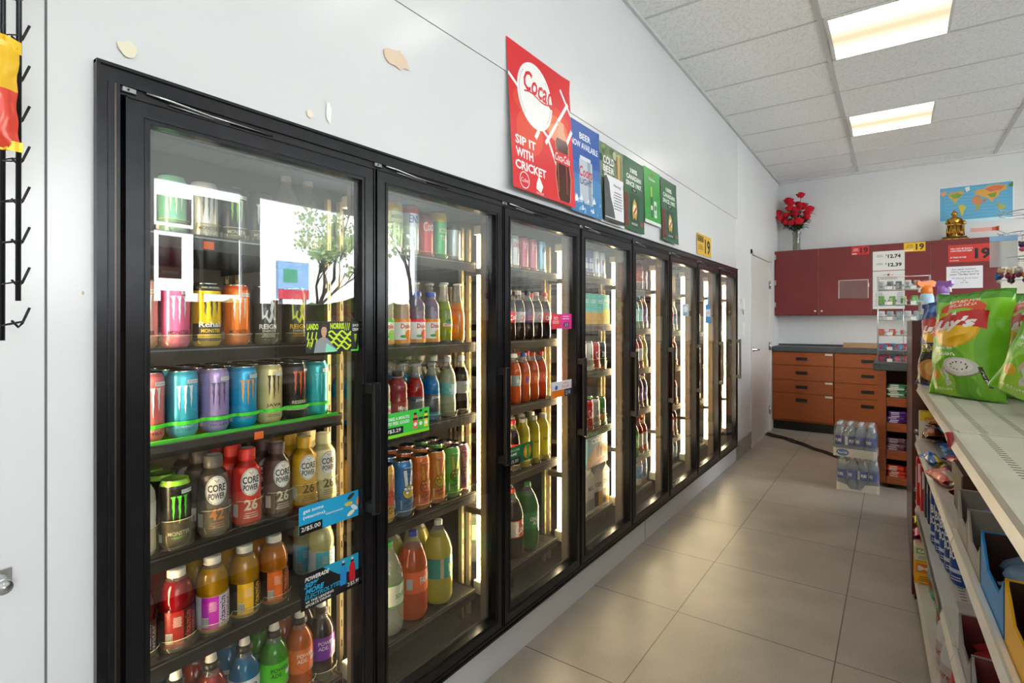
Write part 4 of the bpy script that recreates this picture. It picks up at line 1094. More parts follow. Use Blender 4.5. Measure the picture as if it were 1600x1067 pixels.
# fifth to eighth doors: fewer and emptier
row(4, 0, [('g_brown', 3.40), ('g_brown', 3.475)], back=0)
row(4, 1, [('g_teal', 3.33), ('g_teal', 3.40), ('g_purp', 3.475)], back=1, guard=(.05, gc))
row(4, 2, [('g_red', 3.33), ('g_red', 3.40), ('g_yell', 3.475)], back=1, guard=(.05, gc))
row(4, 3, [('g_purp', 3.33), ('g_purp', 3.40), ('g_purp', 3.475)], back=1, guard=(.05, gc))
row(4, 4, [('g_green', 3.33), ('g_red', 3.40), ('g_red', 3.475)], back=1, guard=(.05, gc))
row(4, 5, [('g_milk', 3.39), ('g_milk', 3.47)], back=1)
row(5, 1, [('g_brown', 4.01), ('g_milk', 4.085)], back=1, guard=(.05, gc))
row(5, 2, [('g_green', 4.01), ('g_red', 4.085)], back=1, guard=(.05, gc))
row(5, 3, [('g_red', 4.01), ('g_red', 4.085)], back=1, guard=(.05, gc))
row(5, 4, [('g_red', 4.01), ('g_brown', 4.085)], back=1, guard=(.05, gc))
row(5, 5, [('g_purp', 4.01), ('g_teal', 4.085)], back=0)
row(6, 1, [('g_yell', 4.62), ('g_yell', 4.69)], back=1)
row(6, 2, [('g_yell', 4.62), ('g_milk', 4.69)], back=0)
row(6, 3, [('g_milk', 4.69)], back=0)
shelf(5, 0); shelf(6, 0); shelf(6, 4)
for r_ in (0, 1, 2, 3, 4): shelf(7, r_)
# the green wavy retainer on the third shelf of the nearest door is a thing of its own
b = MB(); z = ROWS[0][2] + .034
ysr = [.512, .586, .660, .733, .806, .881, .952]
vs = []; prev = None
for yy in ysr:
    for k in range(9):
        a_ = -.95 + 1.9 * k / 8
        vs.append((-.1406 + .0355 * math.cos(a_), yy * .961 + .0372 * math.sin(a_)))
pts = vs
o4 = []
for (x, y) in pts:
    for (dx, dz) in ((0, -.004), (.003, -.004), (.003, .004), (0, .004)): o4.append((x + dx, y, z + dz))
b.add(o4, [(4 * k + j, 4 * k + 4 + j, 4 * k + 4 + (j + 1) % 4, 4 * k + (j + 1) % 4) for k in range(len(pts) - 1) for j in range(4)], M('#4fe03a', .3), False)
t = thing('shelf_retainer', 'bright green wavy plastic rail holding the pastel cans, nearest door', 'retainer', (0, 0, 0))
b.build('retainer_rail', t)
b = MB(); b.box(-.62, SHX + .004, .436, .955, ROWS[0][2], ROWS[0][2] + .0004, greenp); b.box(SHX + .001, SHX + .009, .436, .955, ROWS[0][2] - .004, ROWS[0][2] + .004, M('#3fbf30', .35)); b.build('retainer_mat', t, 'green translucent mat under the cans')

# ================================================================== SIGNS ON THE GLASS
def card(name, label, cat, x, y0, z0, w, h, base, art, tilt=0.0, group=None, thick=.0006):
    if x > -.01: y0 *= .98; w *= .98; h *= .98; z0 = 1.3 + (z0 - 1.3) * .98
    t = thing(name, label, cat, (x, y0, z0), 0, group)
    b = MB(); b.box(-thick, 0, 0, w, 0, h, M(base, .4))
    a = Art(b, lambda u, v, L: (L * .5, u, v)); art(a, w, h)
    if tilt: b.xform(Matrix.Rotation(tilt, 4, 'X'))
    b.build('printed_card', t)
    b = MB()
    for q in ((.004, h - .012), (w - .012, .004)): b.box(-.0016, -.0007, q[0], q[0] + .008, q[1], q[1] + .008, CLEAR)
    b.build('adhesive_tab', t)
    return t
LIME = '#c6e02a'
def art_mon(a, w, h):
    lm = M(LIME, .4); bk = M('#15161a', .4)
    a.rect(w * .82, w, 0, h, bk); a.poly([(w * .93, 0), (w, 0), (w, h * .42)], M('#5fd62e', .4)); a.rect(w * .82, w, 0, h * .05, M('#5fd62e', .4))
    a.text('LANDO', w * .12, h * .83, w * .2, h * .2, lm, .04); a.text('NORRIS', w * .56, h * .85, w * .26, h * .2, lm, .04)
    for k in range(3): a.line([(w * (.05 + .07 * k), h * .66), (w * (.03 + .07 * k), h * .42), (w * (.06 + .07 * k), h * .45), (w * (.03 + .07 * k), h * .2)], w * .02, lm)
    for k in range(5):
        a.line([(w * (.40 + .42 * t / 12), h * (.62 - .12 * k + .07 * math.sin(t * 1.1 + k * 1.7))) for t in range(13)], h * .06, lm)
    for k in range(3): a.line([(w * (.72 + .035 * k), h * .95), (w * (.70 + .035 * k), h * .7)], w * .012, lm)
    # portrait: grey shirted young man
    a.poly([(w * .14, 0), (w * .17, h * .3), (w * .24, h * .46), (w * .31, h * .5), (w * .38, h * .45), (w * .46, h * .25), (w * .56, h * .05), (w * .5, 0)], M('#8d9396', .6))
    a.poly([(w * .34, 0), (w * .36, h * .3), (w * .52, h * .1), (w * .56, h * .02)], M('#7fd8b0', .5))
    a.rect(w * .285, w * .345, h * .42, h * .6, M('#b98a70', .6)); a.ell(w * .315, h * .70, w * .05, h * .20, M('#c99a80', .6)); a.poly([(w * .262, h * .72), (w * .268, h * .88), (w * .31, h * .95), (w * .36, h * .9), (w * .37, h * .74), (w * .345, h * .82), (w * .29, h * .82)], M('#3a2a22', .6))
    a.rect(w * .285, w * .30, h * .72, h * .735, INK); a.rect(w * .325, w * .34, h * .72, h * .735, INK); a.rect(w * .30, w * .33, h * .60, h * .612, M('#8a4a42', .6))
    a.text('JUICE', w * .905, h * .86, w * .12, h * .1, WHITE, .02); a.text("CREW", w * .905, h * .73, w * .12, h * .1, WHITE, .02); claw(a, w * .905, h * .42, w * .05, h * .3, lm)
    claw(a, w * .08, h * .22, w * .05, h * .24, lm)
card('monster_glass_sign', 'black and lime sign with a portrait on the nearest door glass', 'sign', -.0052, .808, 1.216, .172, .082, '#15161a', art_mon)
def art_vitc(a, w, h):
    a.text('get some', w * .22, h * .78, w * .32, h * .15, WHITE, .01); a.text('(vitamins).', w * .24, h * .58, w * .36, h * .15, WHITE, .01)
    a.rect(0, w * .36, 0, h * .34, BLACK); a.text('2/$5.00', w * .18, h * .18, w * .3, h * .18, WHITE, .01); a.text('vitaminwater', w * .56, h * .48, w * .3, h * .08, WHITE)
    for (u, v, r, c) in ((.84, .84, .5, '#3a2a22'), (.80, .58, 0, '#e0c23a'), (.9, .38, -.6, '#d8e0e0'), (.97, .6, 1.2, '#e08a4a'), (.84, .2, .4, '#e8e0c8')): a.ell(w * u, h * v, w * .07, h * .08, M(c, .5), rot=r)
card('drink_price_sign', 'sky blue price sign reading 2/$5.00 on the nearest door glass', 'sign', -.0052, .790, .752, .189, .072, '#1fa0cf', art_vitc)
def art_pow(a, w, h):
    a.poly([(w * .35, h), (w, h), (w, h * .48), (w * .62, h * .60)], M('#1f9ec4', .4)); a.poly([(0, h), (w * .35, h), (w * .35, h * .98)], M('#15161a', .4))
    a.text('POWERADE', w * .26, h * .84, w * .40, h * .12, WHITE, .03, .3)
    a.text('50%', w * .17, h * .67, w * .24, h * .15, M('#2aa8d8', .4), .04, .2); a.text('MORE', w * .22, h * .50, w * .30, h * .15, M('#2aa8d8', .4), .04, .2); a.text('ELECTROLYTES', w * .36, h * .34, w * .60, h * .12, M('#2aa8d8', .4), .02, .2)
    a.text('VS THE LEADING', w * .30, h * .2, w * .46, h * .07, WHITE, .02); a.text('SPORTS DRINK', w * .28, h * .1, w * .42, h * .07, WHITE, .02)
    for (u, c) in ((.70, '#2a8ad0'), (.86, '#c8202c')):
        a.rect(w * (u - .055), w * (u + .055), h * .22, h * .68, M(c, .4)); a.poly([(w * (u - .055), h * .68), (w * (u + .055), h * .68), (w * (u + .025), h * .80), (w * (u - .025), h * .80)], M(c, .4)); a.rect(w * (u - .028), w * (u + .028), h * .8, h * .87, INK); a.rect(w * (u - .02), w * (u + .02), h * .87, h * .94, M('#cfd4d8', .4))
    a.rect(w * .76, w * 1.0, h * .05, h * .24, BLACK); a.text('2/$5.99', w * .88, h * .15, w * .22, h * .14, WHITE, .01)
card('sports_drink_sign', 'black and blue sports drink sign reading 2/$5.99, nearest door', 'sign', -.0052, .795, .556, .184, .092, '#15161a', art_pow)
def art_min(a, w, h):
    a.rect(0, w, 0, h * .12, M('#8ade2a', .4)); a.text('TAKE A MINUTE', w * .32, h * .76, w * .46, h * .13, WHITE, .03); a.text('TO FEEL GOOD', w * .32, h * .58, w * .46, h * .13, WHITE, .03)
    a.rect(w * .03, w * .42, h * .14, h * .42, BLACK); a.text('1/$3.29', w * .22, h * .28, w * .3, h * .17, WHITE, .01)
    for u, c in ((.68, '#e86a5a'), (.80, '#58c84a'), (.92, '#e8d83a')):
        v = .1 if u == .8 else 0
        a.rect(w * (u - .05), w * (u + .05), h * .2, h * (.62 + v), M(c, .4)); a.poly([(w * (u - .05), h * (.62 + v)), (w * (u + .05), h * (.62 + v)), (w * (u + .03), h * (.76 + v)), (w * (u - .03), h * (.76 + v))], M(c, .4)); a.rect(w * (u - .03), w * (u + .03), h * (.76 + v), h * (.86 + v), INK); a.rect(w * (u - .05), w * (u + .05), h * .54, h * .64, INK); a.ell(w * u, h * .38, w * .035, h * .08, WHITE)
card('juice_price_sign', 'green price sign reading 1/$3.29 on the second door glass', 'sign', -.0052, 1.062, .945, .195, .076, '#3fc84a', art_min)
card('pink_price_sign', 'magenta and red price sign on the third door glass', 'sign', -.0052, 2.02, 1.262, .178, .070, '#d81f8a', lambda a, w, h: (a.rect(0, w * .42, 0, h, M('#d82a3a', .4)), a.text('SO', w * .2, h * .7, w * .2, h * .2, WHITE), a.text('GOOD', w * .2, h * .45, w * .3, h * .2, WHITE), a.lines(w * .7, h * .75, w * .4, h * .3, 2, WHITE), a.rect(w * .58, w * .85, h * .12, h * .42, BLACK), a.text('2/5', w * .72, h * .27, w * .18, h * .2, WHITE)))
card('white_price_sign', 'white and orange price sign low on the third door glass', 'sign', -.0052, 2.02, .955, .178, .072, '#e6e4ea', lambda a, w, h: (a.rect(0, w * .62, 0, h * .45, M('#f07a1a', .4)), a.rect(w * .62, w, 0, h * .45, M('#2a2a3a', .4)), a.text('2/4', w * .8, h * .22, w * .24, h * .25, WHITE), a.ell(w * .22, h * .62, w * .07, h * .14, M('#3a5ab8', .4)), a.text('TWO', w * .68, h * .82, w * .3, h * .12, M('#e0502a', .4)), a.text('FOUR', w * .68, h * .62, w * .36, h * .16, M('#e0502a', .4))))
card('ginger_ale_sign', 'dark green price sign at the lower left of the third door', 'sign', -.0052, (YD(2) + .048) / .98, .728, .18, .072, '#186a3a', lambda a, w, h: (a.text('NEW LOOK', w * .26, h * .78, w * .4, h * .12, WHITE), a.text('SAME', w * .2, h * .56, w * .3, h * .14, WHITE, .03), a.rect(0, w * .5, 0, h * .36, BLACK), a.text('2/5.00', w * .24, h * .18, w * .34, h * .18, WHITE), a.ell(w * .78, h * .5, w * .16, h * .4, M('#d8722a', .4)), a.ell(w * .78, h * .5, w * .1, h * .26, M('#e8c23a', .4)), a.rect(w * .74, w * .84, h * .08, h * .9, M('#3f9a3a', .4))))
card('shelf_strip_sign', 'thin green strip sign on the fourth door shelf edge', 'sign', -.090, YD(3) + .05, ROWS[3][3] - .030, .50, .026, '#1f7a3e', lambda a, w, h: a.text('FRESH AND COLD', w * .4, h * .5, w * .5, h * .5, M('#e6efe0', .4)))
card('small_blue_sign', 'small pale blue notice stuck on the sixth door glass', 'sign', -.0052, YD(5) + .38, 1.33, .14, .09, '#a8c8dc', lambda a, w, h: (a.ell(w * .5, h * .6, w * .3, h * .25, WHITE), a.lines(w * .5, h * .2, w * .7, h * .2, 2, INK)))
card('bottle_shaped_sign', 'bottle shaped blue and white sign on the seventh door glass', 'sign', -.0052, YD(6) + .34, 1.28, .16, .15, '#2f8ac8', lambda a, w, h: (a.rect(w * .1, w * .9, h * .35, h * .75, M('#d8e4ea', .4)), a.text('cold', w * .5, h * .6, w * .6, h * .2, M('#c83a2a', .4)), a.poly([(w * .3, h), (w * .7, h), (w * .6, h * 1.5), (w * .56, h * 2.0), (w * .46, h * 2.0), (w * .42, h * 1.5)], M('#6ab0d8', .4), .0003)))

# ================================================================== POSTERS ON THE COOLER WALL
def poster(name, label, y0, y1, z0, z1, base, art, curl=.01, group=None, x=.005):
    w, h = y1 - y0, z1 - z0
    b = MB()
    def mp(u, v, L):
        c = curl * (1 - v / h) + (curl * .15 * ((u / w - .9) * 10) * ((v / h - .9) * 10) if u / w > .9 and v / h > .9 else 0)
        return (x + c + L * .4, y0 + u, z0 + v)
    a = Art(b, mp, .03); a.L = 0; a.k = 0
    a.rect(0, w, 0, h, M(base, .3)); a.rect(0, w, 0, h, M('#e4e4e0', .6), -.0018)
    a.L = .0008; art(a, w, h)
    o = b.build(name); return tag(o, label, 'poster', group)
CR = '#d9222c'
def art_coke(a, w, h):
    wh = M('#f1efed', .35); rd = M(CR, .3)
    for (u, v, ru, rv, c) in ((.5, .62, .45, .12, '#e0452f'), (.28, .42, .2, .16, '#e24a34'), (.72, .55, .2, .1, '#ea7350'), (.68, .52, .1, .06, '#ee9a72')): a.ell(u * w, v * h, ru * w, rv * h, M(c, .35))
    a.line([(w * .52, h * .40), (w * .95, h * .80)], w * .035, wh); a.line([(w * .36, h * .54), (w * .55, h * .46), (w * .74, h * .20)], w * .03, wh)
    a.line([(w * .82, h * .88), (w, h * .72)], w * .03, wh); a.line([(w * .0, h * .76), (w * .14, h * .70)], w * .03, wh); a.line([(w * .82, h * .40), (w, h * .60)], w * .04, wh); a.line([(w * .42, h * .47), (w * .36, h * .40)], w * .04, wh)
    a.ell(w * .39, h * .70, w * .27, h * .235, wh, 36)
    for s_ in (-1, 1): a.line([(w * (.39 + .24 * s_ * math.cos(t)), h * (.70 + .21 * math.sin(t))) for t in [-.8 + .2 * k for k in range(9)]], w * .006, M('#c8a8a0', .5))
    a.text('Coca', w * .40, h * .78, w * .36, h * .15, rd, .02, .25, -.08); a.text('C', w * .64, h * .74, w * .11, h * .13, rd, .02, .25)
    a.line([(w * (.22 + .5 * t / 8), h * (.70 + .015 * math.sin(t))) for t in range(9)], w * .014, rd)
    for k, t in enumerate(('SIP IT', 'WITH', 'CRICKET')): a.text(t, w * (.05 + (.27, .22, .40)[k] / 2 + .02), h * (.335 - .085 * k), w * (.30, .25, .46)[k], h * .062, wh, .03)
    a.ring(w * .16, h * .07, w * .07, h * .058, w * .008, wh); a.text('Coke', w * .16, h * .07, w * .1, h * .03, wh)
    a.poly([(w * .33, h * .04), (w * .40, h * .02), (w * .44, h * .07), (w * .38, h * .14), (w * .34, h * .08)], wh); a.text('CRICKET', w * .385, h * -.0 + .008, w * .12, h * .015, wh)
    # glass bottle
    L_ = [(.74, .97), (.74, .88), (.69, .76), (.655, .70), (.665, .62), (.66, .45), (.635, .3), (.67, .04), (.69, .0)]
    sc = lambda u, v: (w * (.80 + (u - .80) * .86), h * (.02 + v * .62))
    cl = M('#4a1a12', .2)
    Lp = [sc(u, v) for u, v in L_]; Rp = [sc(1.60 - u, v) for u, v in L_]
    a.strip(Lp, Rp, M('#e4a58a', .3)); a.strip([sc(u + .012, v) for u, v in L_[2:]], [sc(1.588 - u, v) for u, v in L_[2:]], cl)
    a.line([sc(.70, .66), sc(.69, .1)], w * .012, M('#b0543a', .3)); a.line([sc(.88, .6), sc(.86, .1)], w * .02, M('#8a3222', .3))
    a.rect(w * .655, w * .945, h * .30, h * .39, M('#cf1c26', .3)); a.text('Coca-Cola', w * .80, h * .345, w * .26, h * .06, wh, .01, .3)
poster('soft_drink_poster', 'large red soft drink poster with a white cricket ball and bottle', 1.632, 2.11, 1.803, 2.378, CR, art_coke, .035)
def art_beer(a, w, h):
    wh = M('#eef2f6', .35); a.rect(0, w, 0, h * .42, M('#3c7fb8', .3)); a.rect(0, w, h * .42, h * .55, M('#2a6ab0', .3))
    a.text('BEER', w * .52, h * .86, w * .36, h * .07, wh, .02); a.text('NOW AVAILABLE', w * .5, h * .755, w * .86, h * .07, wh, .02)
    pr = random.Random(4)
    a.strip([(w * .3, h * .60), (w * .28, h * .12)], [(w * .72, h * .60), (w * .70, h * .12)], M('#b8c2cc', .3)); a.rect(w * .33, w * .67, h * .60, h * .64, M('#d8dde2', .3)); a.strip([(w * .56, h * .60), (w * .56, h * .12)], [(w * .66, h * .60), (w * .66, h * .12)], M('#8a9aac', .3))
    a.text('Coors', w * .5, h * .47, w * .42, h * .12, M('#c82030', .4), .02, .2); a.text('LIGHT', w * .5, h * .36, w * .38, h * .07, M('#16305a', .4), .02)
    for k in range(34):
        u, v = pr.uniform(.02, .9), pr.uniform(.0, .24); s_ = pr.uniform(.04, .12)
        a.poly([(w * u, h * v), (w * (u + s_), h * (v + .01)), (w * (u + s_ * .6), h * (v + s_ * .7))], M(pr.choice(['#dfeaf2', '#8ab4d4', '#3f74a4', '#f2f6f8']), .35))
poster('beer_poster', 'blue beer poster with silver can reading BEER NOW AVAILABLE', 2.095, 2.405, 1.795, 2.222, '#1d52a4', art_beer, .02, x=.007)
def art_cold(a, w, h):
    wh = M('#f1f0ec', .4); pr = random.Random(8)
    for k in range(40): a.ell(w * pr.uniform(.03, .97), h * pr.uniform(.52, .98), w * pr.uniform(.03, .1), h * pr.uniform(.02, .06), M(pr.choice(['#5a7048', '#8aa070', '#b8b89a', '#3a4a34']), .5), 8)
    a.text('COLD', w * .36, h * .80, w * .46, h * .1, wh, .03); a.text('BEER', w * .36, h * .69, w * .46, h * .08, wh, .03)
    a.rect(w * .68, w * .88, h * .1, h * .92, M('#8a6a42', .4)); a.rect(w * .74, w * .84, h * .55, h * .95, M('#c8a868', .4)); a.rect(0, w, 0, h * .03, wh)
poster('cold_beer_poster', 'leafy green poster reading COLD BEER behind a taped white notice', 2.415, 2.70, 1.795, 2.198, '#6f8060', art_cold, .008)
poster('warning_notice', 'white paper warning with a dark silhouette, taped over a green poster', 2.43, 2.655, 1.80, 2.035, '#eae9ec', lambda a, w, h: (a.poly([(0, h * .1), (w * .52, h * .1), (w * .45, h * .3), (w * .3, h * .55), (w * .24, h * .85), (w * .1, h * .98), (0, h * .95)], M('#54565a', .5)), a.text('Warning!', w * .66, h * .82, w * .4, h * .08, INK, .01), a.lines(w * .68, h * .5, w * .5, h * .42, 7, M('#5a5a5a', .5)), a.rect(0, w, 0, h * .08, M('#3a3a40', .5))), .006, x=.026)
GC = '#1f5c3a'
def art_canad(a, w, h):
    wh = M('#e4eae2', .4)
    for k, t in enumerate(('100%', 'CANADIAN', 'SINCE 1907.')): a.text(t, w * .5, h * (.84 - .095 * k), w * (.36, .74, .8)[k], h * .07, wh, .04)
    a.rect(w * .38, w * .62, h * .55, h * .60, INK); a.text('YEP', w * .5, h * .575, w * .16, h * .03, wh)
    a.rect(w * .28, w * .74, h * .06, h * .52, M('#17402a', .3)); a.rect(w * .33, w * .70, h * .52, h * .55, M('#2a5a3e', .3)); a.rect(0, w * .2, h * .05, h * .5, M('#6a2a22', .4))
    a.poly([(w * .5, h * .46), (w * .6, h * .40), (w * .64, h * .28), (w * .56, h * .16), (w * .5, h * .2), (w * .42, h * .16), (w * .38, h * .28), (w * .42, h * .38)], M('#c8a83a', .35)); a.ell(w * .51, h * .31, w * .09, h * .07, M('#e8e2c8', .4)); a.poly([(w * .44, h * .26), (w * .58, h * .36), (w * .60, h * .33), (w * .47, h * .22)], M('#c82a2a', .4))
    a.text('BEER', w * .5, h * .10, w * .3, h * .03, wh); a.poly([(w * .8, h * .12), (w * .86, h * .17), (w * .9, h * .08)], M('#d8262c', .4))
poster('green_beer_poster', 'dark green beer poster, left one reading 100% CANADIAN', 2.705, 2.982, 1.80, 2.20, GC, art_canad, .01)
poster('bright_green_poster', 'bright green beer poster with bottle between two dark green posters', 2.99, 3.25, 1.878, 2.21, '#2f9c3a', lambda a, w, h: (a.rect(0, w, 0, h * .06, M('#e0e8dc', .4)), a.text('Heineken', w * .5, h * .82, w * .4, h * .06, WHITE, .01), a.poly([(w * .5, h * .95), (w * .54, h * .88), (w * .46, h * .88)], M('#d8262c', .4)), a.rect(w * .40, w * .47, h * .5, h * .68, M('#c8d83a', .4)), a.rect(w * .36, w * .5, h * .12, h * .5, M('#1f6a2a', .3)), a.rect(w * .58, w * .74, h * .14, h * .44, M('#e0e6dc', .4)), a.ell(w * .66, h * .32, w * .06, h * .05, M('#2a7a3a', .4)), a.text('0.0', w * .66, h * .22, w * .12, h * .05, M('#1f5cb0', .4)), a.rect(w * .38, w * .48, h * .26, h * .34, WHITE)), .012)
poster('green_beer_poster', 'dark green beer poster, right one reading 100% CANADIAN', 3.262, 3.56, 1.805, 2.205, GC, art_canad, .02)
def art_19(a, w, h, words=('BORN AFTER', 'THIS DATE'), bg='#e8b822'):
    a.text('19', w * .72, h * .46, w * .38, h * .72, INK, .03)
    a.rect(w * .04, w * .44, h * .62, h * .9, INK); a.text(words[0], w * .24, h * .82, w * .36, h * .1, M(bg, .5)); a.text(words[1], w * .24, h * .69, w * .32, h * .1, M(bg, .5)); a.lines(w * .24, h * .35, w * .36, h * .25, 3, INK)
poster('age_limit_sign', 'yellow sign with a big black 19 above the seventh door', 4.03, 4.41, 1.80, 1.958, '#e8b822', art_19, .002)

# ================================================================== BACK COUNTER AND WALL CABINETS
red_lam = M_noise('burgundy_laminate', '#6e1f22', '#752427', 5, rough=.38)
red_dk = M('#4a1315', .5); edge = M('#c8a088', .5)
def knob_mesh(x, y, z):
    b = MB(); b.lathe([(.004, 0), (.004, .012), (.010, .016), (.012, .022), (.008, .028), (.0005, .029)], M('#e4dcc8', .25), 14)
    b.xform(Matrix.Translation((x, y, z)) @ Matrix.Rotation(PI / 2, 4, 'X')); return b
YC = 7.2
for (xs_, lab) in (((-.03, .473, .991), 'burgundy wall cabinet at the left corner under the roses'), ((.991, 1.515, 2.058), 'burgundy wall cabinet under the gold figurine')):
    x0, xm, x1 = xs_
    x0 = max(x0, .002)
    t = thing('wall_cabinet', lab, 'cabinet', ((x0 + x1) / 2, YB, 1.363), 0, 'burgundy wall cabinets')
    ox, oy, oz = (x0 + x1) / 2, YB, 1.363
    b = MB(); b.box(x0 - ox + .001, x1 - ox - .001, YC + .02 - oy, -.001, 0, .784, red_lam); b.build('cabinet_body', t)
    for k, (a0, a1) in enumerate(((x0, xm), (xm, x1))):
        b = MB(); b.box(a0 - ox + .002, a1 - ox - .002, YC - oy, YC + .018 - oy, .003, .783, red_lam, .0015)
        b.box(a1 - ox - .0025, a1 - ox - .0012, YC - oy - .0002, YC + .01 - oy, .003, .783, edge)
        d = b.build('cabinet_door', t)
        kb = knob_mesh((a1 - .034 if k == 0 else a0 + .034) - ox, YC - oy, .05); kb.build('door_knob', d, 'cream knob')
        if k == 0 and x0 < .1:
            for hz in (.1, .37, .68):
                b = MB(); b.box(x0 - ox, x0 - ox + .018, YC - oy - .004, YC - oy, hz, hz + .06, SILVER); b.build('cabinet_hinge', d)
def flat(name, label, cat, x0, x1, z0, z1, base, art, y=YC, rough=.5, th=.0012, group=None):
    w, h = x1 - x0, z1 - z0
    b = MB(); b.box(x0, x1, y - th, y - .0001, z0, z1, M(base, rough))
    a = Art(b, plane_y(y - th, x0, z0)); a.L = .0003; art(a, w, h)
    return tag(b.build(name), label, cat, group)
flat('age_limit_sticker', 'small red sticker with black 19 on the left burgundy cabinet', 'sticker', .80, .967, 2.045, 2.140, '#c8222a', lambda a, w, h: (a.text('19', w * .72, h * .5, w * .42, h * .7, INK, .03), a.lines(w * .25, h * .6, w * .34, h * .4, 3, WHITE), a.rect(w * .03, w * .3, h * .08, h * .18, WHITE)))
flat('age_limit_sticker', 'yellow sticker with black 19 near the cabinet top, above the price list', 'sticker', 1.28, 1.466, 2.045, 2.143, '#e6b51c', lambda a, w, h: (a.text('19', w * .75, h * .5, w * .38, h * .7, INK, .03), a.lines(w * .28, h * .6, w * .36, h * .4, 3, M('#6a4a10', .5)), a.rect(w * .03, w * .45, h * .1, h * .2, WHITE)))
def art_big19(a, w, h):
    wh = M('#f0e4e0', .5)
    a.text('WILL I NOT BE TODAY A', w * .30, h * .78, w * .5, h * .09, wh, .03); a.text('LONG-TERM CUSTOMER', w * .29, h * .65, w * .48, h * .09, wh, .03); a.text('40 YEARS OF AGE', w * .22, h * .28, w * .36, h * .09, wh, .03); a.text('ID PLEASE', w * .14, h * .1, w * .2, h * .05, wh, .03)
    a.text('19', w * .76, h * .46, w * .34, h * .62, INK, .04)
flat('age_limit_poster', 'large red notice with big black 19 on the right cabinet door', 'poster', 1.655, 2.012, 1.905, 2.085, '#c83228', art_big19)
flat('typed_notice', 'white typed paper notice taped to the right burgundy cabinet', 'notice', 1.64, 1.928, 1.635, 1.862, '#e0e0e6', lambda a, w, h: (a.text('Dear regular Customers', w * .48, h * .86, w * .66, h * .09, INK, .01, .2), a.text('visitors, please go to the', w * .5, h * .75, w * .76, h * .09, INK, .01, .2), a.text('owner "The Beer Store" at', w * .5, h * .64, w * .8, h * .09, INK, .01, .2), a.text('450 Ontario Street South', w * .5, h * .46, w * .72, h * .06, INK), a.text('EAT', w * .5, h * .36, w * .08, h * .05, INK), a.text('519 - 905', w * .5, h * .26, w * .2, h * .06, INK)))
flat('price_list', 'white price sign reading 12.74 and 12.39 on the burgundy cabinet', 'price sign', 1.0, 1.288, 1.855, 2.068, '#dcdcd8', lambda a, w, h: (a.text('12.74', w * .68, h * .72, w * .4, h * .2, INK, .04), a.text('12.39', w * .70, h * .28, w * .42, h * .2, INK, .04), a.text('$', w * .43, h * .78, w * .05, h * .1, INK), a.text('$', w * .42, h * .34, w * .05, h * .1, INK), a.lines(w * .22, h * .76, w * .26, h * .14, 2, M('#5a5a5a', .5)), a.lines(w * .22, h * .34, w * .26, h * .14, 2, M('#5a5a5a', .5))))
flat('notice_board', 'white notice with a red maple leaf below the price sign', 'notice', 1.0, 1.288, 1.43, 1.848, '#d8d8d6', lambda a, w, h: (a.poly([(w * .5 + w * .07 * math.cos(t * PI / 5 + PI / 2) * (1 if t % 2 == 0 else .45), h * .9 + w * .07 * math.sin(t * PI / 5 + PI / 2) * (1 if t % 2 == 0 else .45)) for t in range(10)], M('#b8432a', .5)), a.line([(w * .34, h * .9), (w * .42, h * .89)], w * .02, M('#b8432a', .5)), a.line([(w * .58, h * .89), (w * .66, h * .9)], w * .02, M('#b8432a', .5)), a.lines(w * .5, h * .8, w * .7, h * .06, 2, INK), a.rect(0, w, h * .47, h * .475, M('#8a8a8a', .5)), a.lines(w * .2, h * .25, w * .3, h * .38, 9, M('#7a7a78', .5)), a.lines(w * .85, h * .25, w * .2, h * .38, 9, M('#6a8ab0', .5))))
flat('plastic_sleeve', 'cloudy clear plastic sleeve taped on the left burgundy cabinet', 'sleeve', .672, .962, 1.555, 1.765, '#7a5a58', lambda a, w, h: (a.rect(w * .0, w * .03, 0, h, M('#c8b8b4', .3)), a.rect(w * .97, w, 0, h, M('#c8b8b4', .3)), a.rect(0, w, h * .96, h, M('#b8a8a4', .3)), a.rect(w * -.02, w * .03, h * .6, h * .68, CLEAR), a.rect(w * .98, w * 1.02, h * .6, h * .8, M('#d8d0cc', .3))), rough=.15)
flat('yellow_strip_sign', 'yellow and black strip sign along the right cabinet bottom', 'sign', 1.64, 2.02, 1.50, 1.565, '#e6b51c', lambda a, w, h: (a.lines(w * .2, h * .5, w * .34, h * .7, 3, INK), a.rect(w * .42, w * .56, h * .1, h * .9, INK), a.rect(w * .62, w * .75, h * .1, h * .9, INK)), y=YC - .002)

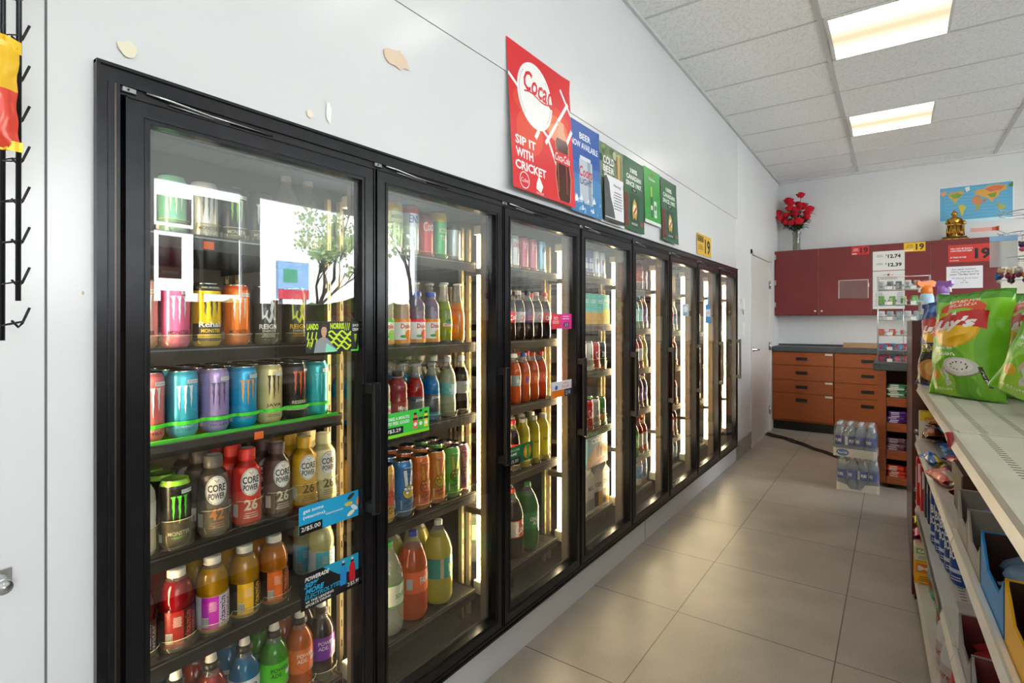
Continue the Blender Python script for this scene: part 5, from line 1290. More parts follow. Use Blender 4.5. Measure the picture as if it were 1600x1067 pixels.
# base cabinets with drawers
oak = M_wood('orange_cherry_veneer', '#8a3f17', '#a4521f', (1, 6, 14), .38)
oak_d = M('#3a1a0b', .6); top_m = M_noise('dark_grey_worktop', '#3e4244', '#4c5052', 60, rough=.4)
YK = 7.05
for ci, (x0, x1, zs, lab) in enumerate(((0.004, .638, (.93, .777, .602, .446, .13), 'orange veneer four drawer base cabinet in the left corner'), (.642, 1.25, (.93, .774, .597, .43, .11), 'orange veneer four drawer base cabinet behind the bottled water'), (1.254, 2.05, (.93, .774, .597, .43, .11), 'orange veneer base cabinet hidden behind the counter end'))):
    t = thing('drawer_cabinet', lab, 'cabinet', (x0, YK, 0), 0, 'drawer cabinets along the back wall')
    w = x1 - x0
    b = MB(); b.box(0, w, .02, YB - YK - .001, .11, .935, oak); b.box(0, w, .0205, .0215, .11, .935, oak_d); b.build('cabinet_body', t)
    b = MB(); b.box(0, w, .07, YB - YK - .01, 0, .108, BLACK); b.build('toe_kick', t, 'black toe kick')
    for k in range(4):
        b = MB(); b.box(.003, w - .003, 0, .018, zs[k + 1] + .003, zs[k] - .003, oak, .002); dr = b.build('drawer', t)
        hx = w * .49 if ci == 0 else w * .52; hz = (zs[k] + zs[k + 1]) / 2 if k < 3 else zs[k] - .075
        b = MB(); pb = M('#15110f', .4)
        b.box(hx - .06, hx + .06, -.004, .0, hz - .018, hz + .018, pb, .002); b.tube([(hx - .048, -.004, hz - .006), (hx - .048, -.018, hz - .006), (hx + .048, -.018, hz - .006), (hx + .048, -.004, hz - .006)], .004, pb)
        b.build('drawer_pull', dr, 'black drawer pull')
        if ci == 0 and k in (0, 2, 3):
            b = MB(); b.box(w - .085, w - .012, -.0012, 0, zs[k] - .03, zs[k] - .008, M('#d8d0c4', .5)); b.build('drawer_tag', dr, 'small white paper tag')
t = thing('worktop', 'dark grey worktop running along the back wall', 'worktop', (0, YB, .937))
b = MB(); b.box(.004, 2.05, YK - .025 - YB, -.001, 0, .055, top_m, .004); b.build('worktop_slab', t)
b = MB(); b.box(.004, 2.05, -.02, -.001, .055, .075, top_m); b.build('worktop_upstand', t)
b = MB(); b.box(-.16, .16, -.1, .1, 0, .05, M('#a8835e', .7)); b.box(-.162, .162, -.02, .02, .05, .051, M('#bfa27c', .5))
tag(b.build('cardboard_box'), 'flat brown cardboard box on the back worktop', 'box').location = (.88, 7.3, .993)

# peninsula: candy shelf end
t = thing('counter_peninsula', 'orange veneer counter end with open candy shelves', 'counter', (1.06, 5.05, 0))
b = MB(); b.box(.03, .085, .03, 1.2, .035, .912, oak); b.box(.085, 1.0, .55, .57, .035, .912, oak_d); b.box(.9, 1.0, .03, 1.2, .035, .912, oak); b.box(.085, .9, .03, .55, .035, .05, oak); b.build('counter_body', t)
for zz in ((.636, .705), (.442, .508), (.227, .299), (.035, .09)):
    b = MB(); b.box(.087, .898, .025, .05, zz[0], zz[1], oak, .003); b.box(.087, .898, .05, .54, zz[1] - .03, zz[1] - .02, oak); b.build('display_shelf', t)
b = MB(); b.box(.10, .9, .08, 1.15, 0, .034, BLACK); b.build('toe_kick', t)
b = MB(); b.box(0, 1.1, -.005, 1.25, .914, .968, top_m, .005); b.build('counter_top', t)
def packet(w, d, h, c1, c2, name='candy_pack', word=None):
    def mk():
        t = thing(name, '', 'candy')
        b = MB(); b.box(-w / 2, w / 2, -d / 2, d / 2, 0, h, M(c1, .3), min(.004, h * .3)); 
        a = Art(b, plane_y(-d / 2, 0, 0)); a.rect(-w * .4, w * .1, h * .2, h * .8, M(c2, .3))
        b.build('pack_wrapper', t)
        b = MB()
        b.box(-w / 2 - .007, w / 2 + .007, -d * .4, d * .4, h * .4, h * .6, M(c1, .3))
        b.build('wrapper_end', t)
        return t
    return mk
lv = [(.705, ['#3f8a5a', '#d8e0d4', '#4a9a6a'], '#e8ece4', 'green and white gum pack'), (.508, ['#5a2a8a', '#4a2470', '#6a3a9a'], '#d8c8e4', 'purple chocolate bar'), (.299, ['#5a3a52', '#7a4a5a', '#8a5a6a'], '#c8b8c0', 'dusky wrapped chocolate bar'), (.09, ['#d8381a', '#e2481e', '#c82a1a'], '#f0d8cc', 'red and white chocolate bar')]
for li, (z, cs, c2, look) in enumerate(lv):
    n_ = 0
    for col_ in range(3):
        for k in range(6 if li else 7):
            pr = random.Random(li * 100 + col_ * 10 + k)
            place(('bar', li, (k + col_) % 3), packet(.105, .05, .014, cs[(k + col_) % 3], c2), (1.06 + .15 + .118 * col_ + pr.uniform(-.008, .008), 5.115 + pr.uniform(-.01, .012), z + .0005 + .0145 * k - (.02 if z else 0) + .02), pr.uniform(-.12, .12),
                  '%s in the stacks on the %s candy shelf' % (look, ['top', 'second', 'third', 'lowest'][li]), '%ss on the %s candy shelf' % (look, ['top', 'second', 'third', 'lowest'][li]))

# wire counter rack with small goods
wire = M('#dcdcda', .25, .7)
t = thing('wire_counter_rack', 'white wire display rack of small goods on the counter end', 'display rack', (1.09, 5.13, .968))
levels = [.008, .10, .215, .337, .455, .575]
RWD = .33
b = MB()
for x in (0, RWD):
    b.tube([(x, 0, 0), (x, 0, .68)], .004, wire); b.tube([(x, .16, 0), (x, .16, .69)], .004, wire)
b.tube([(0, .16, .685), (RWD, .16, .685)], .003, wire); b.tube([(RWD / 2, .0, .005), (RWD / 2, .0, .62)], .0025, wire); b.build('rack_uprights', t)
for z in levels:
    b = MB()
    b.tube([(0, 0, z), (RWD, 0, z)], .003, wire); b.tube([(0, .16, z), (RWD, .16, z)], .003, wire); b.tube([(0, 0, z + .028), (RWD, 0, z + .028)], .002, wire)
    for k in range(12): b.tube([(RWD * k / 11, 0, z + .028), (RWD * k / 11, 0, z), (RWD * k / 11, .16, z)], .0014, wire, 4)
    b.box(0, RWD, .004, .156, z - .001, z + .001, M_clear('rack_acrylic', (.9, .92, .93, 1), .3, 1.4, .1, '#d8dcde')); b.build('rack_shelf', t)
    for x in (.06, .21):
        b = MB(); b.box(x, x + .035, -.005, -.0035, z + .002, z + .026, WHITE); b.build('price_card', t, 'small white price card')
gl = [('#8a2f6a', '#c82a3a', '#3a9aa8', 'magenta and red lighter pack', 9), ('#4a8ac0', '#c8324a', '#58b0c8', 'blue and red small pack', 9), ('#c84a42', '#d85a4a', '#d8d8d0', 'red small box', 5), ('#c8d0d4', '#a8b8c0', '#8ab0b8', 'grey blue blister pack', 6), ('#5a9a4a', '#7ab05a', '#c8d8c0', 'green razor pack', 5), ('#b8bcbc', '#8a8c8c', '#6a6c70', 'silver battery pack', 6)]
for li, (c1, c2, c3, look, n_) in enumerate(gl):
    for k in range(n_):
        pr = random.Random(li * 77 + k)
        place(('sg', li, k % 3), packet(.042, .02, .05 + .02 * (li in (3, 4, 5)), (c1, c2, c3)[k % 3], (c2, c3, c1)[k % 3], 'small_goods_pack'), (1.09 + .025 + (RWD - .05) * k / (n_ - 1), 5.13 + .03 + .045 * (k % 3), .968 + levels[li] + .0015), pr.uniform(-.3, .3),
              '%s on the %s level of the wire counter rack' % (look, ['lowest', 'second', 'third', 'fourth', 'fifth', 'top'][li]), '%ss in the wire counter rack' % look)

# ---- bottled water: two shrink wrapped cases, one on the other
P_WAT = [(.026, 0), (.031, .004), (.031, .075), (.029, .08), (.031, .086), (.031, .16), (.028, .187), (.018, .215), (.0125, .225), (.012, .236)]
water_m = M_clear('bottled_water', (.82, .87, .9, 1), .22, 1.4, .03, '#c4ccd0')
mk_water = make_bottle('water_bottle', 'bottle', P_WAT, water_m, .99, '#d8dde6', (.082, .15, '#27408e'), lambda a, r, h: (a.rect(-r * 2.2, -r * .9, 0, h, M('#d4d8e0', .4)), a.text('PURE', 0, h * .5, r * 1.2, h * .35, WHITE, .03)), 'screw', n=14)
film = M_clear('shrink_wrap', (.93, .94, .95, 1), .12, 1.5, .12, '#dfe3e6')
for ci, z0 in enumerate((0.0, .2585)):
    ox, oy = (.965, 5.0) if ci == 0 else (.955, 4.985)
    oy -= .07
    t = thing('water_case_tray', '%s case of bottled water, white cardboard tray and clear shrink wrap' % ('lower' if ci == 0 else 'upper'), 'tray', (ox, oy, z0 + .001), .06 if ci == 0 else -.05)
    tw, td = .138, .10
    wt = M('#d8d2c6', .6)
    b = MB(); b.box(-tw, tw, -td, td, 0, .004, wt)
    hh = .062
    b.box(-tw, tw, td - .003, td, .004, hh, wt)
    for s_ in (-1, 1): b.box(s_ * tw, s_ * (tw - .003), -td + .003, td - .003, .004, hh, wt)
    if ci: b.box(-tw, tw, -td, -td + .003, .004, hh, wt)
    else:
        b.prism([(-tw, .004), (tw, .004), (tw, hh), (tw * .35, hh * .9), (tw * .15, .014), (-tw * .35, .014), (-tw * .5, hh * .7), (-tw, hh)], -td, -td + .003, wt, 'y')
    if ci:
        a = Art(b, plane_y(-td, 0, 0)); a.ell(-tw * .55, hh * .5, .042, .026, M('#3a6ab4', .4)); a.text('Pure Life', -tw * .55, hh * .5, .06, .016, WHITE, .02); a.lines(tw * .25, hh * .5, tw * .8, hh * .4, 2, M('#b8b4aa', .6))
    b.build('cardboard_tray', t)
    b = MB(); hw = .253
    ringp = []
    for (zz, sx) in ((.0, 1.01), (hh, 1.012), (.19, 1.0), (hw - .012, .93), (hw, .80)):
        ringp.append([(x * tw * sx, y * td * sx, zz + (.004 if zz else .0)) for x, y in ((-1, -.85), (-.85, -1), (0, -1), (.85, -1), (1, -.85), (1, .85), (.85, 1), (0, 1), (-.85, 1), (-1, .85))])
    vs = [p for r_ in ringp for p in r_]; n = 10
    b.add(vs, [(i * n + k, i * n + (k + 1) % n, (i + 1) * n + (k + 1) % n, (i + 1) * n + k) for i in range(4) for k in range(n)] + [tuple(40 + k for k in range(10))], film, True)
    b.tube([(-tw * .95, -td * 1.0, .19), (0, -td * 1.02, .198), (tw * .5, -td * 1.02, .15), (tw * .9, -td * 1.02, .07)], .0016, film, 5)
    b.build('shrink_wrap', t)
    for iy in range(3):
        for ix in range(4):
            px_, py_ = -tw + .036 + ix * .068, -td + .036 + iy * .064
            c, s_ = math.cos(.06 if ci == 0 else -.05), math.sin(.06 if ci == 0 else -.05)
            place('water', mk_water, (ox + px_ * c - py_ * s_, oy + px_ * s_ + py_ * c, z0 + .006), -PI / 2 + random.uniform(-.9, .9),
                  'clear water bottle with blue label inside the %s shrink wrapped case' % ('lower' if ci == 0 else 'upper'), 'water bottles in the %s case' % ('lower' if ci == 0 else 'upper'))

# ---- cables across the floor
cab = M('#2b2019', .6)
for k, pts in enumerate(([(.005, 6.72), (.14, 6.63), (.37, 6.42), (.55, 6.18), (.80, 5.92), (1.0, 5.72)], [(.005, 6.60), (.2, 6.50), (.42, 6.27), (.62, 6.05), (.86, 5.80), (1.02, 5.64)], [(.005, 6.66), (.18, 6.55), (.30, 6.50), (.48, 6.26), (.7, 6.02), (.92, 5.78)])):
    b = MB(); P_ = []
    for i in range(len(pts) - 1):
        for q in range(6):
            f = q / 6; P_.append((pts[i][0] * (1 - f) + pts[i + 1][0] * f, pts[i][1] * (1 - f) + pts[i + 1][1] * f + .012 * math.sin(i * 6 + q + k * 2), .0095))
    b.tube(P_, .009, cab, 6)
    tag(b.build('floor_cable'), ['dark cable on the floor, farthest of three from the camera', 'dark cable on the floor, nearest of three to the camera', 'dark cable on the floor, between the other two'][k], 'cable')

# ---- roses in a crystal vase
VX, VY, VZ = .222, 7.36, 2.148
t = thing('flower_vase', 'cut glass vase on top of the left burgundy cabinet', 'vase', (VX, VY, VZ))
vg = M_clear('cut_glass', (.78, .80, .76, 1), .22, 1.6, .05, '#b4b4a8')
b = MB(); b.lathe([(.0005, 0), (.045, 0), (.045, .01), (.038, .03), (.036, .10), (.040, .18), (.052, .235), (.050, .235), (.037, .18), (.033, .1), (.034, .03), (.0005, .02)], vg, 16, False); b.build('vase_body', t)
b = MB()
for k in range(8):
    a_ = k * PI / 4; b.tube([(.039 * math.cos(a_), .039 * math.sin(a_), .02), (.0405 * math.cos(a_ + .5), .0405 * math.sin(a_ + .5), .18)], .003, vg, 4)
b.build('vase_facets', t)
rose = M('#c8102a', .5); rose2 = M('#e0182c', .5); leaf = M('#1e4a24', .5); stem = M('#2a4a22', .6)
def art_rose(b, c, r, pr):
    for ring, (n_, rr_, up) in enumerate(((3, .35, .55), (5, .65, .35), (6, 1.0, .05))):
        for k in range(n_):
            a_ = 2 * PI * k / n_ + ring * .5 + pr.random()
            cx_, cy_, cz_ = c[0] + r * rr_ * .6 * math.cos(a_), c[1] + r * rr_ * .6 * math.sin(a_), c[2] + r * up
            w_ = r * (.45 + .2 * ring / 2)
            ux, uy = -math.sin(a_), math.cos(a_); ox_, oy_ = math.cos(a_) * (.3 + .5 * ring), math.sin(a_) * (.3 + .5 * ring)
            vs = []
            for i in range(5):
                u = (i - 2) / 2
                for j in range(4):
                    v = j / 3; wd = w_ * (.5 + .6 * math.sin(v * 2.4)) * u
                    cv = .35 * u * u
                    vs.append((cx_ + ux * wd + ox_ * w_ * (v * v * .7 - cv * .5), cy_ + uy * wd + oy_ * w_ * (v * v * .7 - cv * .5), cz_ - r * .5 + v * r * .95))
            b.add(vs, [(i * 4 + j, i * 4 + j + 1, i * 4 + 5 + j, i * 4 + 4 + j) for i in range(4) for j in range(3)], rose if (k + ring) % 2 else rose2, True)
fl = [(-.225, .66, .038), (-.19, .57, .034), (-.10, .82, .044), (.055, .86, .038), (-.07, .69, .040), (-.125, .61, .036), (-.16, .54, .034), (.0, .66, .044), (.07, .70, .046), (-.02, .60, .044), (.155, .66, .042), (.13, .61, .042), (.12, .55, .036), (-.04, .48, .042), (.035, .49, .046), (.08, .53, .040), (-.12, .50, .036), (.02, .75, .032), (-.06, .76, .036)]
for k, (dx, dz, r_) in enumerate(fl):
    pr = random.Random(k); dy = pr.uniform(-.09, .04)
    dz = .235 + (dz - .40) * .86 + .03
    dx = max(dx * .93, -.205)
    t = thing('red_rose', 'red artificial rose in the glass vase', 'rose', (VX, VY, VZ + .03), 0, 'roses in the glass vase')
    b = MB(); art_rose(b, (dx, dy, dz - .03), r_ * 1.2, pr); b.build('rose_bloom', t)
    b = MB(); b.tube([((-1) ** k * .01, .01 * (k % 3 - 1), 0), (dx * .08, dy * .1, .20), (dx * .55, dy * .55, .2 + (dz - .23) * .45), (dx, dy, dz - .05)], .0022, stem, 5); b.build('rose_stem', t)
    b = MB()
    for q in range(6):
        f = .30 + .11 * q; lx, ly, lz = dx * f, dy * f, .20 + (dz - .23) * (f - .1)
        a_ = pr.uniform(0, 2 * PI); ll = pr.uniform(.06, .10)
        if VX + lx + math.cos(a_) * ll < .02: a_ = pr.uniform(-1, 1)
        if ly + math.sin(a_) * ll > .1: a_ = -abs(a_)
        d_ = (math.cos(a_), math.sin(a_)); e_ = (-d_[1], d_[0]); vs = []
        for j in range(5):
            v = j / 4; wd = .018 * math.sin(PI * min(v * .9 + .08, 1)); zz = lz + ll * .25 * math.sin(v * 2) - .02 * v * v
            for u in (-1, 0, 1): vs.append((lx + d_[0] * ll * v + e_[0] * wd * u, ly + d_[1] * ll * v + e_[1] * wd * u, zz + abs(u) * .005))
        b.add(vs, [(j * 3 + i, j * 3 + i + 1, j * 3 + 4 + i, j * 3 + 3 + i) for j in range(4) for i in range(2)], leaf, True)
    b.build('rose_leaf', t)

# ---- gold figurine
gold = M_noise('antique_gold', '#8a5a1c', '#d8a84a', 60, rough=.3, metal=.85)
t = thing('gold_figurine', 'small gold robed figurine on a dark base above the cabinets', 'figurine', (1.715, 7.35, 2.148))
b = MB(); b.box(-.115, .115, -.06, .06, 0, .022, gold, .004); b.box(-.10, .10, -.05, .05, .022, .04, M('#4a3018', .4), .003); b.build('figurine_base', t)
b = MB()
b.lathe([(.058, .04), (.062, .06), (.056, .10), (.050, .15), (.052, .19), (.058, .215), (.050, .238), (.024, .250), (.017, .262)], gold, 20)
b.ball((0, -.006, .284), .027, gold, 14, (.9, 1, 1.15)); b.ball((0, -.002, .313), .014, gold, 10, (1, 1, .8)); b.ball((0, -.034, .280), .005, gold, 8, (.8, 1, 1.4)); b.tube([(-.008, -.031, .268), (.008, -.031, .268)], .002, gold, 6)
for s_ in (-1, 1):
    b.tube([(s_ * .045, -.005, .225), (s_ * .066, -.02, .185), (s_ * .045, -.052, .16), (s_ * .008, -.064, .17)], .017, gold, 10, r2=.010)
    b.ball((s_ * .040, -.030, .080), .026, gold, 12, (1.2, 1, .7)); b.ball((s_ * .026, 0, .280), .006, gold, 8, (.6, 1, 1.8)); b.ball((s_ * .010, -.030, .290), .0035, gold, 6)
    b.tube([(s_ * .05, -.04, .16), (s_ * .058, -.046, .10), (s_ * .052, -.05, .045)], .012, gold, 8, r2=.018)
for k in range(6): b.tube([(-.030 + .012 * k, -.052, .20 - .008 * abs(k - 2.5)), (-.042 + .016 * k, -.064, .10), (-.046 + .018 * k, -.060, .045)], .0045, gold, 6)
b.build('figurine_body', t)
b = MB(); b.tube([(.075, -.06, .045), (.072, -.065, .16)], .006, gold); b.lathe([(.0005, .155), (.018, .16), (.020, .18), (.012, .195), (.0005, .2)], gold, 12, cx=.072, cy=-.065); b.build('figurine_staff', t)

# ---- world map
land = [('#c8a45a', [(.13, .80), (.17, .86), (.24, .84), (.30, .88), (.35, .83), (.31, .72), (.27, .66), (.25, .60), (.22, .56), (.19, .64), (.14, .70)]), ('#7fa24a', [(.16, .78), (.26, .82), (.32, .76), (.27, .68), (.20, .68)]), ('#9ab04a', [(.22, .56), (.25, .56), (.28, .50), (.265, .495)]), ('#d8c23a', [(.28, .48), (.33, .50), (.38, .42), (.35, .34), (.33, .22), (.31, .18), (.30, .32), (.28, .42)]), ('#e09a6a', [(.02, .86), (.10, .90), (.11, .82), (.05, .76)]), ('#c88a5a', [(.46, .66), (.52, .70), (.56, .66), (.60, .58), (.57, .44), (.54, .30), (.51, .32), (.50, .46), (.45, .54)]), ('#8fae5a', [(.50, .42), (.56, .46), (.55, .34), (.52, .32)]), ('#d8a24a', [(.49, .78), (.54, .86), (.60, .84), (.66, .92), (.78, .94), (.90, .90), (.91, .80), (.82, .74), (.80, .62), (.74, .58), (.72, .48), (.69, .56), (.64, .64), (.58, .66), (.54, .72), (.49, .72)]), ('#d8754a', [(.62, .84), (.74, .92), (.88, .88), (.84, .80), (.70, .76)]), ('#7fa24a', [(.66, .70), (.78, .74), (.76, .62), (.70, .62)]), ('#b8b04a', [(.80, .40), (.86, .42), (.90, .34), (.84, .28), (.79, .32)]), ('#e8e4dc', [(.36, .94), (.42, .96), (.43, .86), (.38, .82)]), ('#5a8a4a', [(.93, .90), (.99, .96), (.99, .84), (.94, .84)]), ('#c87a5a', [(.60, .56), (.64, .60), (.65, .54), (.62, .50)]), ('#9ab04a', [(.76, .46), (.80, .48), (.82, .43), (.78, .42)])]
def art_map(a, w, h):
    for k in range(10): a.line([(w * t / 12, h * (.08 + .09 * k + .012 * math.sin(t * .9 + k))) for t in range(1, 12)], h * .012, M('#76b6d4', .5))
    for c, p in land: a.poly([(u * w, v * h) for u, v in p], M(c, .5))
    a.rect(0, w, 0, h * .10, M('#c4e2ea', .5))
flat('world_map', 'world map poster on the back wall above the gold figurine', 'map', 1.594, 2.20, 2.345, 2.752, '#e4e4e0', lambda a, w, h: (a.rect(w * .015, w * .985, h * .02, h * .98, M('#5fa8cc', .4)), art_map(a, w, h)), y=YB - .002, rough=.4)
b = MB(); b.box(1.86, 2.08, YB - .004, YB - .001, 2.245, 2.285, M('#e8a89a', .6)); b.box(2.03, 2.08, YB - .005, YB - .004, 2.248, 2.282, M('#d8623a', .6)); b.box(2.075, 2.085, YB - .02, YB - .004, 2.24, 2.29, M('#d8623a', .6))
o = b.build('feather_duster'); 
tag(o, 'faded pink and orange strip hanging on the back wall under the map', 'decoration')
o.rotation_euler = (0, 0, 0)
# beige wall panel with price rails at the right of the cabinets
t = thing('slatwall_panel', 'beige slatted display panel to the right of the wall cabinets', 'wall panel', (2.064, YB, 1.1))
b = MB(); bp = M('#d0ccc0', .5); b.box(0, 1.5, -.30, -.001, 0, 1.0, bp); b.build('panel_board', t)
b = MB()
for z in (.2, .4, .6, .8): b.box(0, 1.5, -.301, -.2995, z, z + .006, M('#6a665c', .6))
b.build('panel_groove', t)

# ================================================================== GONDOLA ON THE RIGHT
GA = -math.atan(-.031)      # the run is turned slightly from the aisle
def G(u, v, z): return (1.368 - .031 * u + v, u + .031 * v, z)
cream = M_noise('cream_enamel_shelf', '#d6d0c2', '#e2ddd0', 6, rough=.32)
dark_slot = M('#3a352e', .7)
t = thing('gondola_shelving', 'cream metal gondola shelving full of snacks at the right edge', 'shelving', (1.368, 0, 0), GA)
GU0, GJ, GU1 = .55, 1.742, 3.05
b = MB(); b.box(.46, .475, GU0, GU1, .14, 1.40, M('#b9ad98', .5)); b.build('back_panel', t)
for u in (GU0, GJ, GU1):
    b = MB(); b.box(.440, .475, u - .015, u + .015, .0, 1.42, cream)
    for k in range(30): b.box(.438, .44, u - .004, u + .004, .16 + k * .04, .185 + k * .04, dark_slot)
    b.build('upright', t)
for zi, (z, vf) in enumerate(((1.020, .0), (.775, .0), (.477, .0))):
    for k, (u0, u1) in enumerate(((GU0, GJ - .003), (GJ + .003, GU1))):
        ff = vf + (.018 if (zi == 0 and k == 1) else 0) - (.012 if (zi == 0 and k == 1) else 0)
        z_ = z
        b = MB(); b.box(ff + .012, .44, u0, u1, z_ - .030, z_, cream)
        n_ = int((u1 - u0) / .022)
        for q in range(n_):
            uu = u0 + .02 + q * .022
            b.box(ff + .055, ff + .058 + .012, uu, uu + .0035, z_, z_ + .0004, dark_slot); b.box(ff + .135, ff + .15, uu, uu + .0035, z_, z_ + .0004, dark_slot)
        sh = b.build('shelf', t)
        b = MB(); b.prism([(ff, z_ - .038), (ff + .004, z_ - .042), (ff + .016, z_ - .030), (ff + .012, z_ + .004), (ff + .003, z_ + .006), (ff + .006, z_ - .018)], u0, u1, cream, 'y'); b.build('price_rail', sh)
        b = MB(); b.box(.06, .43, u0 - .001, u0 + .004, z_ - .07, z_ - .030, cream); b.box(.06, .43, u1 - .004, u1 + .001, z_ - .07, z_ - .030, cream); b.build('shelf_bracket', sh)
b = MB(); b.box(.012, .46, GU0, GU1, .10, .135, cream); b.prism([(0, .10), (.012, .10), (.012, .14), (.004, .14)], GU0, GU1 + .04, cream, 'y')
for q in range(100): b.box(.05, .062, GU0 + .02 + q * .0235, GU0 + .0235 + q * .0235, .135, .1354, dark_slot)
b.build('base_deck', t)
b = MB(); b.box(.03, .46, GU0, GU1 + .03, 0, .099, M('#3a2216', .5)); b.build('kick_plate', t, 'dark brown kick plate')
b = MB(); b.box(-.0016, -.0004, 2.0, 2.95, .440, .466, M('#5f7a58', .5)); 
for k in range(6): b.box(-.0020, -.0016, 2.05 + k * .15, 2.09 + k * .15, .442, .464, M('#c8785a', .5))
b.build('price_strip', t, 'green and orange printed price strip')
b = MB(); b.tube([(0, 1.742, 1.018), (.006, 1.742, .985), (.03, 1.742, .982)], .012, M('#a82430', .2), 8); b.build('joint_clip', t, 'red plastic clip at the shelf joint')

# brown wood cabinet block past the gondola
wd = M_wood('dark_brown_wood_panel', '#43170c', '#55200f', (8, 8, 1), .35)
t = thing('display_cabinet', 'dark brown wood display cabinet at the far end of the gondola', 'cabinet', (1.265, 3.10, 0))
b = MB(); b.box(.022, .9, .012, 1.28, .10, 1.285, wd); b.build('cabinet_body', t)
b = MB(); b.box(0, .9, 0, .022, .03, 1.30, wd, .002); b.box(0, .022, .022, 1.30, .03, 1.30, wd, .002); b.build('side_panel', t)
b = MB(); b.box(.022, .9, .022, 1.30, 1.285, 1.302, wd); b.build('cabinet_top', t)
b = MB(); b.box(.01, .9, .03, 1.28, 0, .098, M('#3a1a10', .5)); b.build('kick_plate', t)
for z in (.79, .52):
    b = MB(); b.ball((.018, -.006, z), .013, SILVER, 10); b.build('cabinet_knob', t, 'small silver hook knob')

# spray bottles standing on the cabinet
def make_spray(headc, bodyc):
    def mk():
        t = thing('spray_bottle', '', 'spray bottle')
        b = MB(); b.lathe([(.0005, 0), (.030, 0), (.033, .006), (.032, .09), (.030, .12), (.024, .14), (.0005, .142)], M(bodyc, .25), 20, sq=.06)
        a = Art(b, lambda u, v, L: cyl_map(.0338)(u, v, L), .01); a.rect(-.03, .03, .03, .10, M('#e6eaee', .4)); a.lines(0, .07, .035, .05, 5, M('#5a6a7a', .5)); a.rect(-.03, -.012, .045, .065, M('#2a4a8a', .4)); b.build('bottle_body', t)
        b = MB(); m = M(headc, .35)
        b.lathe([(.024, .136), (.026, .14), (.024, .165), (.020, .18), (.0005, .182)], m, 18)
        b.prism([(-.030, .172), (.030, .170), (.046, .186), (.044, .204), (.020, .200), (-.022, .206), (-.038, .196)], -.012, .012, m, 'y'); b.build('spray_head', t)
        b = MB(); b.tube([(.024, 0, .172), (.033, 0, .160), (.034, 0, .145)], .005, WHITE, 6); b.build('spray_trigger', t, 'white trigger')
        return t
    return mk
place('spray_o', make_spray('#f0801e', '#a8cbe0'), (1.335, 3.50, 1.3025), 3.5, 'air freshener spray bottle with orange head on the brown cabinet')
place('spray_p', make_spray('#9a6fc0', '#b8c4dc'), (1.405, 3.56, 1.3025), -.6, 'air freshener spray bottle with purple head, behind the orange one')

# ---- chip bags
class GridArt:
    """paints shapes into the small cells of a bag so the print follows every crease"""
    def __init__(s, nu, nv): s.nu, s.nv, s.c = nu, nv, {}
    def tri(s, p, col):
        (x0, y0), (x1, y1), (x2, y2) = p; nu, nv = s.nu, s.nv
        d = (x1 - x0) * (y2 - y0) - (x2 - x0) * (y1 - y0)
        if abs(d) < 1e-9: return
        for i in range(max(0, int(min(x0, x1, x2) * nu) - 1), min(nu, int(max(x0, x1, x2) * nu) + 2)):
            for j in range(max(0, int(min(y0, y1, y2) * nv) - 1), min(nv, int(max(y0, y1, y2) * nv) + 2)):
                x, y = (i + .5) / nu, (j + .5) / nv
                a = ((x1 - x) * (y2 - y) - (x2 - x) * (y1 - y)) / d; b_ = ((x2 - x) * (y0 - y) - (x0 - x) * (y2 - y)) / d
                if a >= -.001 and b_ >= -.001 and a + b_ <= 1.001: s.c[(i, j)] = col
    def fan(s, pts, col):
        cx, cy = sum(p[0] for p in pts) / len(pts), sum(p[1] for p in pts) / len(pts)
        for k in range(len(pts)): s.tri(((cx, cy), pts[k], pts[(k + 1) % len(pts)]), col)
    def poly(s, pts, col, *a): s.fan(pts, col)
    def quad(s, a, b, c, d, col): s.tri((a, b, c), col); s.tri((a, c, d), col)
    def ell(s, cu, cv, ru, rv, col, n=20, rot=0.0): s.fan([(cu + ru * math.cos(t) * math.cos(rot) - rv * math.sin(t) * math.sin(rot), cv + ru * math.cos(t) * math.sin(rot) + rv * math.sin(t) * math.cos(rot)) for t in [2 * PI * k / n for k in range(n)]], col)
    def band(s, top, bot, col):
        for k in range(len(top) - 1): s.quad(top[k], top[k + 1], bot[k + 1], bot[k], col)
    def line(s, pts, w, col):
        for (a, b) in zip(pts, pts[1:]):
            dx, dy = b[0] - a[0], b[1] - a[1]; q = math.hypot(dx, dy) or 1; nx, ny = -dy / q * w / 2, dx / q * w / 2
            s.quad((a[0] + nx, a[1] + ny), (b[0] + nx, b[1] + ny), (b[0] - nx, b[1] - ny), (a[0] - nx, a[1] - ny), col)
    def text(s, t, cu, cv, w, h, col, bold=0.0, shear=0.0, rot=0.0):
        vs, fs = text_shape(t, bold, shear); c, q = math.cos(rot), math.sin(rot)
        P = [(cu + x * w * c - y * h * q, cv + x * w * q + y * h * c) for x, y in vs]
        for f in fs:
            for k in range(1, len(f) - 1): s.tri((P[f[0]], P[f[k]], P[f[k + 1]]), col)
    def lines(s, cu, cv, w, h, n, col):
        for i in range(n):
            y = cv + h / 2 - h * (i + .5) / n; s.quad((cu - w / 2, y), (cu + w / 2, y), (cu + w / 2, y + h / n * .4), (cu - w / 2, y + h / n * .4), col)
